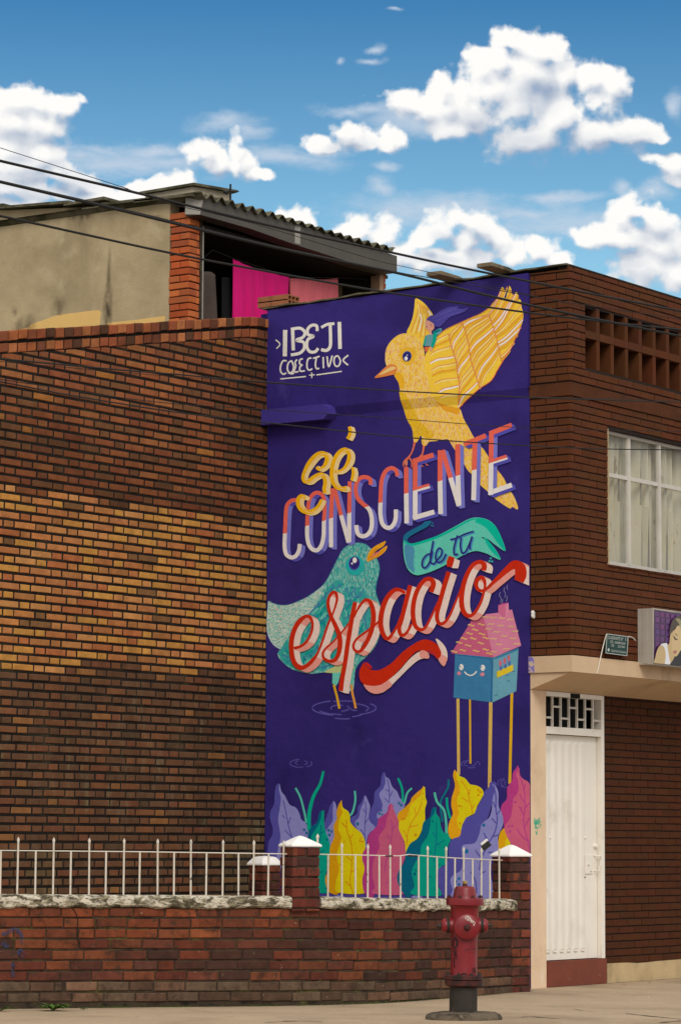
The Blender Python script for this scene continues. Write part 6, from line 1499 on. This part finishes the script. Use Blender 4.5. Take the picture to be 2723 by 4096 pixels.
for i in range(7):
    zz = z_t0 + .085 if i % 2 == 0 else z_t1 - .095
    dbox('transom_bar', (colx[i] + .012, yd - .005, zz - .009), (min(colx[i + 1] - .012, xb - fw - .014), yd + .011, zz + .009), 'frame_white')
# pressed steel leaf: shallow ribs, louvre slots
b = MB(); x0_, x1_ = xa + .012, xb - fw - .016; yl = yd + .035; N_ = 70; L1 = []; L2 = []
zl0, zl1 = zdb + .006, z_l1 - .006; zr0_, zr1_ = DP(2200, 3808).z, DP(2200, 2962).z
ribw = (DP(2357, 3300).x - DP(2190, 3300).x) / 6; xr0 = DP(2190, 3300).x
def ribd(x):
    t = (x - xr0) / ribw
    if t < 0 or t > 6: return 0.0
    u_ = t % 1; return -.010 * min(1, max(0, (min(u_, 1 - u_) - .15) / .14))
rowsz = [zl0, zr0_, zr0_ + .02, zr1_ - .02, zr1_, zl1]; gg = []
for j, z in enumerate(rowsz):
    gg.append([b.vert((x0_ + (x1_ - x0_) * i / N_, yl + (ribd(x0_ + (x1_ - x0_) * i / N_) if j in (2, 3) else 0), z)) for i in range(N_ + 1)])
for r0, r1 in zip(gg, gg[1:]):
    for i in range(N_): b.face((r0[i], r0[i + 1], r1[i + 1], r1[i]))
leafm = b.build('leaf', M['white_door'], door)
for k in range(6):
    xk = xr0 + ribw * (k + .5)
    dbox('louvre_slot', (xk - .028, yl - .003, DP(2200, 2966).z - .012), (xk + .028, yl + .001, DP(2200, 2966).z), 'dark', leafm)
    dbox('louvre_lip', (xk - .03, yl - .012, DP(2200, 3806).z - .012), (xk + .03, yl - .0005, DP(2200, 3806).z), 'white_door', leafm)
def dknob(px, py, r, d, mat='white_door', name='knob'):
    q = DP(px, py, yl); b = MB(); b.lathe((q.x, yl + .001, q.z), (0, -1, 0), [(0, r), (d * .6, r), (d, r * .7), (d + .001, r * .2)], 14); return b.build(name, M[mat], leafm)
dknob(2376, 3384, .022, .03); dknob(2348, 3458, .022, .014); dknob(2348, 3461, .009, .016, 'dark', 'keyhole'); dknob(2198, 3351, .010, .012); dknob(2337, 3350, .014, .012)
dknob(2358, 3484, .010, .02, 'frame_white'); dbox('letter_slot', (DP(2342, 3508).x, yl - .006, DP(2342, 3511).z), (DP(2357, 3508).x, yl - .001, DP(2342, 3507).z), 'dark', leafm)
q = DP(2337, 3420, yl); q2 = DP(2366, 3495, yl); dbox('lock_plate', (q.x, yl - .01, q2.z), (q2.x, yl - .001, q.z), 'white_door', leafm, .002)
q = DP(2375, 3422, yl); q2 = DP(2377, 3483, yl); b = MB(); b.tube([(q.x - .01, yl, q.z), (q.x + .03, yl - .055, q.z - .005), (q.x + .02, yl - .06, q.z - .06), (q.x - .004, yl - .05, q2.z), (q.x - .004, yl, q2.z)], .007, 6); b.build('handle', M['white_door'], leafm)
# red step under the door
b = MB(); b.box((xa, -.006, -.02), (xb + .012, .1, zdb - .002)); b.build('door_step', M['step_red'], house)

# ---------------------------------------------------------------- signs and bits on the upper storey
def font_mesh(txt, size, width, mat, parent, org, ux, uz, nn, name='lettering'):
    cu = bpy.data.curves.new('t', 'FONT'); cu.body = txt; cu.size = 1.0; cu.fill_mode = 'FRONT'
    ob = bpy.data.objects.new('t', cu); COL.objects.link(ob); bpy.context.view_layer.update()
    dg = bpy.context.evaluated_depsgraph_get(); me = bpy.data.meshes.new_from_object(ob.evaluated_get(dg)); bpy.data.objects.remove(ob)
    xs_ = [v.co.x for v in me.vertices]; ys_ = [v.co.y for v in me.vertices]; sx = width / (max(xs_) - min(xs_)); sy = size / max(.5, max(ys_) - min(0, min(ys_)))
    x0 = min(xs_)
    for v in me.vertices: v.co = org + ux * ((v.co.x - x0) * sx) + uz * (v.co.y * sy) + nn * 0
    me.materials.clear(); me.materials.append(mat); me.name = name
    o = bpy.data.objects.new(name, me); link(o, parent); return o
ys_ = YU - .055
TL_, TR_, BR_, BL_ = [on(x, y, 1, ys_) for x, y in ((2425, 2534), (2511, 2546), (2506, 2627), (2420, 2613))]
sg = empty('police_sign', tuple((TL_ + BR_) / 2)); tag(sg, 'small dark green metal notice hung from a wire above the slab edge', 'sign')
M['sgreen'] = material('dark_green_sign', rgb(12, 58, 52), .45, .1, 8); M['swhite'] = material('sign_white', rgb(196, 198, 190), .5, .12, 20)
ux = (TR_ - TL_).normalized(); uz = (TL_ - BL_).normalized(); wS, hS = (TR_ - TL_).length, (TL_ - BL_).length
b = MB(); b.obox(BL_, ux * wS, (0, .012, 0), uz * hS); b.build('panel', M['sgreen'], sg)
nf = Vector((0, -.0015, 0))
for (a0, b0, a1, b1) in ((0, 0, 1, .03), (0, .97, 1, 1), (0, .03, .02, .97), (.98, .03, 1, .97)):
    o_ = BL_ + nf; b = MB(); b.obox(o_ + ux * (wS * a0) + uz * (hS * b0), ux * (wS * (a1 - a0)), (0, .0012, 0), uz * (hS * (b1 - b0))); b.build('border', M['swhite'], sg)
def sgtxt(t, x, y, w, h): font_mesh(t, hS * h, wS * w, M['swhite'], sg, BL_ + nf * 1.6 + ux * (wS * x) + uz * (hS * y), ux, uz, nf)
sgtxt('CUADRANTE N°', .06, .74, .70, .17); sgtxt('11', .86, .76, .09, .17); sgtxt('CEL.', .17, .555, .17, .13); sgtxt('3008094287', .38, .555, .50, .11); sgtxt('CAI.', .22, .375, .15, .13); sgtxt('2257949', .53, .375, .33, .11); sgtxt('SEGURIDAD CIUDADANA', .24, .12, .70, .10)
b = MB(); c_ = BL_ + nf * 1.4 + ux * (wS * .12) + uz * (hS * .19); b.poly([c_ + ux * (wS * .045 * cos(t)) + uz * (hS * .08 * sin(t)) for t in [2 * pi * i / 12 for i in range(12)]]); b.build('emblem', M['swhite'], sg)
b = MB(); yq = YU - .03
w_ = [on(2511, 2546, 1, ys_), on(2528, 2551, 1, yq), on(2540, 2562, 1, yq)]; b.tube(spline([tuple(v) for v in w_], 4), .006, 6); ob = b.build('hanger_arm', M['frame_white'], sg)
M['wirew'] = material('white_wire', rgb(222, 214, 196), .5, .05, 8)
b = MB(); w_ = [on(2424, 2536, 1, ys_ - .01), on(2414, 2570, 1, YU - .04), on(2398, 2640, 1, YU - .03), on(2386, 2694, 1, YU - .02)]; b.tube(spline([tuple(v) for v in w_], 5), .0055, 6)
w_ = [on(2386, 2694, 1, YU - .02), on(2360, 2712, 2, z_slabb - .012), on(2290, 2735, 2, z_slabb - .02), on(2186, 2757, 2, z_slabb - .008)]; b.tube(spline([tuple(v) for v in w_], 6), .0035, 6)
ob = b.build('sign_wire', M['wirew']); tag(ob, 'thin white wire running from the green notice down under the slab to the door corner', 'wire')
# light box with the salon advert
bx0 = on(2547, 2500, 1, YU).x; zb1_, zb0_ = on(2613, 2433, 1, YU - .17).z, on(2613, 2657, 1, YU - .17).z
yb = YU - .17; bxw = 1.35
lb = empty('light_box_sign', (bx0, YU, zb0_)); tag(lb, 'grey metal light box sign with a purple beauty advert of a woman', 'sign')
M['alu'] = material('dull_aluminium', rgb(176, 168, 156), .45, .08, 4, .0008, 20, .5, dirt=[(rgb(140, 134, 128), 2.0, .5, .7)])
b = MB(); b.box((bx0, yb + .004, zb0_), (bx0 + bxw, YU - .004, zb1_)); ob = b.build('case', M['alu'], lb)
dbox('case_rib', (bx0 - .004, yb + .06, zb0_ + .01), (bx0 - .0005, yb + .11, zb1_ - .01), 'alu', lb)
for (a, b_) in (((bx0 - .002, yb, zb0_ - .002), (bx0 + .014, yb + .02, zb1_ + .002)), ((bx0 + .015, yb, zb1_ - .012), (bx0 + bxw, yb + .02, zb1_ + .002)), ((bx0 + .015, yb, zb0_ - .002), (bx0 + bxw, yb + .02, zb0_ + .010))): dbox('trim', a, b_, 'alu', lb)
def AD(x, y):     # advert drawing in the zoomed crop's units
    q = on(2380 + x * .21875, 2380 + y * .21875, 1, yb); return (q.x, q.z)
LAYA = [0.0]
adm = MB()
def adp(pts, c, smooth=True):
    pts = [AD(*p) for p in pts]; pts = spline(pts, 5, True) if smooth else pts; LAYA[0] += .0002
    pts = [(x, min(max(z, zb0_ + .011), zb1_ - .013)) for x, z in pts]
    for t in tessellate_polygon([[Vector((x, z, 0)) for x, z in pts]]): adm.poly([(pts[i][0], yb + .003 - LAYA[0], pts[i][1]) for i in t], 0, rgb(*c))
adp([(1075,270),(2600,500),(2600,1420),(1060,1270)], (66,28,74), False)
rr = random.Random(4)
for i in range(12):
    for j in range(6):
        x = 1095 + i * 92 + 8 * (j % 2); y = 300 + j * 112 + i * 14 - (j % 2) * 6
        if x > 1080: adp([(x, y), (x + 70, y + 8), (x + 68, y + 92), (x - 2, y + 84)], (94 + rr.randint(-10, 16), 44 + rr.randint(-6, 10), 108 + rr.randint(-8, 12)), False)
adp([(1065,1280),(1075,1130),(1110,1000),(1170,910),(1240,880),(1320,900),(1350,720),(1420,640),(1480,620),(1530,800),(1510,960),(1480,1120),(1420,1240),(1380,1290)], (196,168,118))
adp([(1245,885),(1285,885),(1300,1000),(1330,1160),(1350,1290),(1250,1290),(1262,1100),(1235,960),(1170,905)], (226,226,230)); adp([(1510,960),(1640,980),(1700,1330),(1350,1300),(1400,1180)], (24,18,18))
adp([(1330,720),(1335,640),(1370,500),(1440,410),(1520,385),(1700,420),(1900,560),(1960,900),(1900,1340),(1640,1320),(1560,900),(1500,640),(1440,600),(1380,680)], (70,58,40))
adp([(1450,600),(1500,560),(1560,640),(1600,800),(1570,960),(1520,1030),(1470,1110),(1420,1120),(1380,1060),(1370,900),(1390,740)], (206,178,128))
adp([(1440,440),(1500,520),(1560,680),(1600,860),(1600,1320),(1680,1330),(1700,900),(1600,560),(1520,440)], (150,138,100)); adp([(1455,450),(1520,560),(1560,700),(1580,820),(1560,700),(1500,520)], (190,178,140))
adp([(1405,740),(1440,790),(1480,815),(1440,822),(1408,790)], (50,36,34)); adp([(1395,1030),(1430,1010),(1465,1030),(1440,1075),(1405,1070)], (176,110,96)); adp([(1440,700),(1475,740),(1470,750),(1435,710)], (100,78,52))
M['print'] = material('printed_advert', (1, 1, 1), .35, .03, 5, spec=.4, src='attr'); adm.build('printed_panel', M['print'], lb)
# insulators at the mural corner and bits
b = MB(); q = on(2140, 2462, 1, -.06)
for (x, y, r) in ((2132, 2456, .022), (2143, 2456, .026), (2136, 2468, .022), (2147, 2468, .026)):
    q = on(x, y, 1, -.05); b.lathe((-.05, q.y, q.z), (0, -1, .3), [(0, r * .6), (.008, r), (.02, r), (.03, r * .4)], 10)
ob = b.build('insulator', material('white_porcelain', rgb(225, 222, 214), .3, .05, 6)); tag(ob, 'small white porcelain wire insulators at the corner between mural and brown brick', 'insulator')

# faded blue spray marks and a settling crack on the left end of the garden wall
def wall_px(px, py, d=.004):
    p, t_, n_, _ = pth(s_at_px(px)); q = p + n_ * d; r_ = ray(px, py); k_ = (Vector((q.x, q.y, 0)) - Vector((CAM.x, CAM.y, 0))).length / Vector((r_.x, r_.y, 0)).length
    return Vector((q.x, q.y, (CAM + r_ * k_).z)), t_, n_
def wall_mark(name, pts, w, mat, d=.0085):
    P_ = [wall_px(x, y, d) for x, y in spline([tuple(map(float, p)) for p in pts], 4)]; b = MB()
    for (p, t_, n_), (q, _, _) in zip(P_, P_[1:]):
        v = q - p; e = n_.cross(v).normalized() * w / 2; b.poly([p - e, q - e, q + e, p + e])
    return b.build(name, mat, lw)
M['blue_spray'] = bpy.data.materials.new('faded_blue_spray'); M['blue_spray'].use_nodes = True
_N = NT(M['blue_spray'].node_tree); _b = _N.n['Principled BSDF']; _b.inputs['Base Color'].default_value = rgb(40, 58, 96); _b.inputs['Roughness'].default_value = .8
_N.put(_b.inputs['Alpha'], _N.rng(_N.noise(_N.n.new('ShaderNodeNewGeometry').outputs['Position'], 26, 5, .65), .38, .62, 0.0, .8))
wall_mark('blue_spray_mark', [(4,3742),(25,3728),(52,3718),(72,3726),(82,3752),(80,3775)], .034, M['blue_spray']); wall_mark('blue_spray_mark', [(2,3772),(20,3780),(24,3792)], .04, M['blue_spray']); wall_mark('blue_spray_mark', [(70,3800),(95,3826)], .05, M['blue_spray']); wall_mark('blue_spray_mark', [(48,3850),(50,3880),(49,3908)], .03, M['blue_spray'])
wall_mark('settling_crack', [(262,3586),(264,3608),(290,3640),(304,3668),(306,3700),(304,3745),(318,3775)], .007, M['crack'] if 'crack' in M else M['dark'])

# green marker scrawl on the pier
c = on(2148, 3295, 1, 0); scr = lambda l: [((x - 232) * .000985, (225 - y) * .000985) for x, y in l]
for l in ([(180,230),(186,170),(192,240),(205,180),(208,245),(222,185),(226,235),(240,175),(246,240),(262,165),(272,230),(290,235),(240,265),(200,232),(285,205)], [(200,240),(190,272),(215,250),(225,275),(205,265)], [(196,290),(222,330),(226,285)], [(222,330),(212,300)]):
    s_ = scribble('green_scrawl', scr(l), Vector((c.x, -.0012, c.z)), Vector((1.15, 0, 0)), Vector((0, 0, 1)), Vector((0, -1, 0)), .007, M['tagg'], house)

# ---------------------------------------------------------------- overhead cables
def cable(pts, r, label, y0=-1.6, grp='overhead cables crossing the street front'):
    P3 = [on(px, py, 1, y0) for px, py in pts]
    a = P3[0] + (P3[0] - P3[1]).normalized() * 5; z_ = P3[-1] + (P3[-1] - P3[-2]).normalized() * 5
    P_ = spline([tuple(a)] + [tuple(v) for v in P3] + [tuple(z_)], 8); b = MB(); b.tube(P_, r, 6); ob = b.build('cable', M['cable']); tag(ob, label, 'cable', grp); return ob
cable([(0,643),(500,760),(1100,907),(1574,1012),(1899,1082),(2369,1176),(2723,1245)], .0098, 'thick black overhead cable, topmost of the bundle over the roofs')
cable([(0,727),(500,845),(1100,990),(1587,1092),(2000,1194),(2341,1268),(2723,1345)], .0105, 'thick black overhead cable, second from the top, crossing below the grey fascia')
cable([(0,722),(500,838),(1100,984),(1587,1088)][:4] + [(1700,1108),(2006,1163),(2300,1214),(2723,1277)], .0035, 'thin black wire lashed to the second thick cable on the left', -1.58)
cable([(0,863),(673,1010),(1100,1091),(1529,1166),(1982,1233),(2337,1278),(2723,1319)], .0085, 'black overhead cable crossing the laundry terrace and top of the mural')
cable([(0,1435),(430,1475),(700,1497),(1050,1528),(1646,1567),(2150,1591),(2723,1609)], .0058, 'thin dark cable crossing the mural across the breast of the yellow bird', -1.3)
cable([(0,1446),(430,1484),(700,1506),(1050,1531)] + [(1300,1546),(2000,1584),(2723,1602)], .0022, 'hair-thin wire just under the cable over the bird breast', -1.28)
cable([(0,1517),(600,1605),(1050,1637),(1500,1668),(2150,1714),(2723,1725)], .0032, 'thin cable crossing the mural below the beam stub', -1.3)
cable([(0,1526),(270,1579),(700,1648),(1050,1689),(1653,1752),(2150,1785),(2432,1796),(2723,1799)], .0052, 'dark cable crossing the mural over the accent of the yellow word', -1.3)
cable([(340,700),(480,745),(680,815),(1000,890),(1500,1040),(1720,1090)], .0026, 'thin sagging wire between the two top cables', -1.5)

# ---------------------------------------------------------------- weeds, litter, cracks
M['weed'] = material('weed_leaf', rgb(74, 104, 38), .7, .3, 30, spec=.3, src=None); M['moss'] = material('moss_tuft', rgb(70, 84, 34), .9, .3, 20)
def weed(px, py, rad, nleaf, label, seed, s=None, up=.6):
    r_ = random.Random(seed); c = on(px, py, 2, 0); b = MB()
    for i in range(nleaf):
        a = r_.uniform(0, 2 * pi); L_ = rad * r_.uniform(.5, 1.0); w = L_ * r_.uniform(.16, .26); d = Vector((cos(a), sin(a), 0)); sd = Vector((-sin(a), cos(a), 0)); h = L_ * r_.uniform(.3, up)
        pts = []; nseg = 6
        for k in range(nseg + 1):
            t = k / nseg; p = c + d * (L_ * t) + Vector((0, 0, .004 + h * 4 * t * (1 - t * .72) * .5)); ww = w * (sin(pi * min(t * .9 + .08, 1)) ** .8) * (1 if k % 2 else .62); pts.append((p, ww))
        for (p, w0), (q, w1_) in zip(pts, pts[1:]):
            b.poly([p - sd * w0 / 2, q - sd * w1_ / 2, q + Vector((0, 0, -.003)), p + Vector((0, 0, -.003))]); b.poly([p + Vector((0, 0, -.003)), q + Vector((0, 0, -.003)), q + sd * w1_ / 2, p + sd * w0 / 2])
    ob = b.build('weed', M['weed']); tag(ob, label, 'weed'); return ob
weed(215, 4044, .155, 46, 'leafy green weed growing where the garden wall meets the pavement under the missing brick', 1)
weed(5, 4046, .09, 18, 'small green weed at the foot of the wall at the left edge', 2)
weed(335, 4040, .05, 9, 'tiny weed sprig right of the big leafy weed', 3); weed(590, 4027, .09, 10, 'grassy weed sprout at the wall foot left of the middle pillar', 4, up=1.1)
weed(1935, 3978, .05, 9, 'little green sprig at the wall foot right of the hydrant', 5)
mo = MB(); r_ = random.Random(12)
for i in range(900):
    px = r_.choice([r_.uniform(1000, 1120), r_.uniform(400, 520), r_.uniform(640, 760), r_.uniform(1380, 1640), r_.uniform(1180, 1950), r_.uniform(0, 1100)]); s = s_at_px(px); p, t_, n_, _ = pth(s); p = p + n_ * (.008 + r_.random() * .012)
    h = r_.uniform(.004, .018); a = r_.uniform(0, pi); d = Vector((cos(a), sin(a), 0)) * .006
    mo.poly([p - d, p + d, p + Vector((r_.uniform(-.004, .004), 0, h))])
ob = mo.build('moss', M['moss'], kind='stuff'); ob['label'] = 'moss and grass blades along the foot of the garden wall'
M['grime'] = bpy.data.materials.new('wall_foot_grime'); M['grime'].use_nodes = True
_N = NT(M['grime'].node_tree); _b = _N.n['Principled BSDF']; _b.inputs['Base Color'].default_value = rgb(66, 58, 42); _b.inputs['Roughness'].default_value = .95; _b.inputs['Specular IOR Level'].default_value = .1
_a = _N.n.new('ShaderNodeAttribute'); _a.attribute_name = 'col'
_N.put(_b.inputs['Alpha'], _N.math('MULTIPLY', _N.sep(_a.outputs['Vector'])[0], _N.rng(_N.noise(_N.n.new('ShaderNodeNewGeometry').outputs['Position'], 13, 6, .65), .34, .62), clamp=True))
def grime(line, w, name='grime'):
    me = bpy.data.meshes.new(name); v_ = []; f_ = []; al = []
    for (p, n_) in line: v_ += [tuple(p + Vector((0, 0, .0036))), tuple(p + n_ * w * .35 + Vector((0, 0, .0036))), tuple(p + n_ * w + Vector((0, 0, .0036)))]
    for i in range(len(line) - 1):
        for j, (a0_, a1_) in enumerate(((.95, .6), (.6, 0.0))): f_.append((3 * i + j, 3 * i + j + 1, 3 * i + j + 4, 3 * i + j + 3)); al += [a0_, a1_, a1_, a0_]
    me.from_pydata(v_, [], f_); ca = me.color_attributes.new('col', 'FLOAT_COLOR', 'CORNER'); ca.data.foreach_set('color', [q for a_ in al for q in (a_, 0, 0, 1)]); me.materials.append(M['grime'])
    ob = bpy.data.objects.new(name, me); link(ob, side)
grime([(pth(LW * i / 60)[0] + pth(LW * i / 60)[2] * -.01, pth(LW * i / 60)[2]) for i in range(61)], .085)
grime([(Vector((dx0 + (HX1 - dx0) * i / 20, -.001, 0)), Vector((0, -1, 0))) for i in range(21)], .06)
def litter(px, py, L_, w, c, label, cat, ang=0.2, curl=.01):
    q = on(px, py, 2, .004); b = MB(); d = Vector((RT.x, RT.y, 0)).normalized(); e = Vector((-d.y, d.x, 0)); d2 = d * cos(ang) + e * sin(ang); e2 = e * cos(ang) - d * sin(ang); pr = None
    for k in range(6):
        t = k / 5; ww = w * (sin(pi * (t * .9 + .05))); z = curl * (2 * t - 1) ** 2; cur = (q + d2 * (L_ * t) + e2 * ww + Vector((0, 0, z)), q + d2 * (L_ * t) - e2 * ww + Vector((0, 0, z * .6)))
        if pr: b.poly([pr[0], cur[0], cur[1], pr[1]])
        pr = cur
    ob = b.build(cat.replace(' ', '_'), material('litter_' + '_'.join(str(v) for v in c), rgb(*c), .8, .2, 40)); tag(ob, label, cat)
litter(1970, 4062, .045, .016, (70,52,38), 'curled brown dead leaf on the pavement right of the hydrant', 'dead leaf', .1, .018)
litter(2480, 3941, .045, .012, (190,60,60), 'scrap of red paper on the pavement by the plinth', 'paper scrap'); litter(2588, 3931, .03, .014, (90,58,46), 'small brown leaf on the pavement below the cream plinth', 'dead leaf'); litter(2582, 3989, .03, .012, (220,212,190), 'white paper scrap on the pavement at the right', 'paper scrap'); litter(1365, 4024, .025, .008, (120,66,50), 'tiny reddish leaf on the pavement before the low wall', 'dead leaf'); litter(910, 4052, .025, .006, (110,70,50), 'tiny brown twig leaf on the left pavement', 'dead leaf')
# flat metal cover and cracks in the pavement
M['crack'] = material('pavement_crack', rgb(70, 60, 48), .95, .2, 20)
def crack(pts, w):
    P_ = [on(x, y, 2, .0035) for x, y in pts]; P_ = [Vector(v) for v in spline([tuple(v) for v in P_], 5)]; b = MB(); r_ = random.Random(len(pts))
    for i in range(len(P_) - 1):
        d = (P_[i + 1] - P_[i]).normalized(); e = Vector((-d.y, d.x, 0)) * w * .5 * r_.uniform(.5, 1.2); b.poly([P_[i] - e, P_[i + 1] - e, P_[i + 1] + e, P_[i] + e])
    b.build('crack', M['crack'], side)
crack([(2295,4036),(2330,4042),(2375,4045)], .012); crack([(2500,4053),(2560,4060),(2640,4068),(2723,4076)], .03); crack([(2080,4068),(2120,4066),(2180,4070),(2235,4074)], .035); crack([(1060,4090),(1120,4086),(1210,4083),(1290,4087)], .03); crack([(740,4036),(790,4041),(840,4045)], .010); crack([(1130,4082),(1180,4080)], .012); crack([(2640,4090),(2723,4082)], .03)
for o in list(scene.objects):
    if o.type == 'MESH' and len(o.data.polygons) == 0: bpy.data.objects.remove(o)
print('objects', len(scene.objects), 'tris', sum(len(p.vertices) - 2 for o in scene.objects if o.type == 'MESH' for p in o.data.polygons))
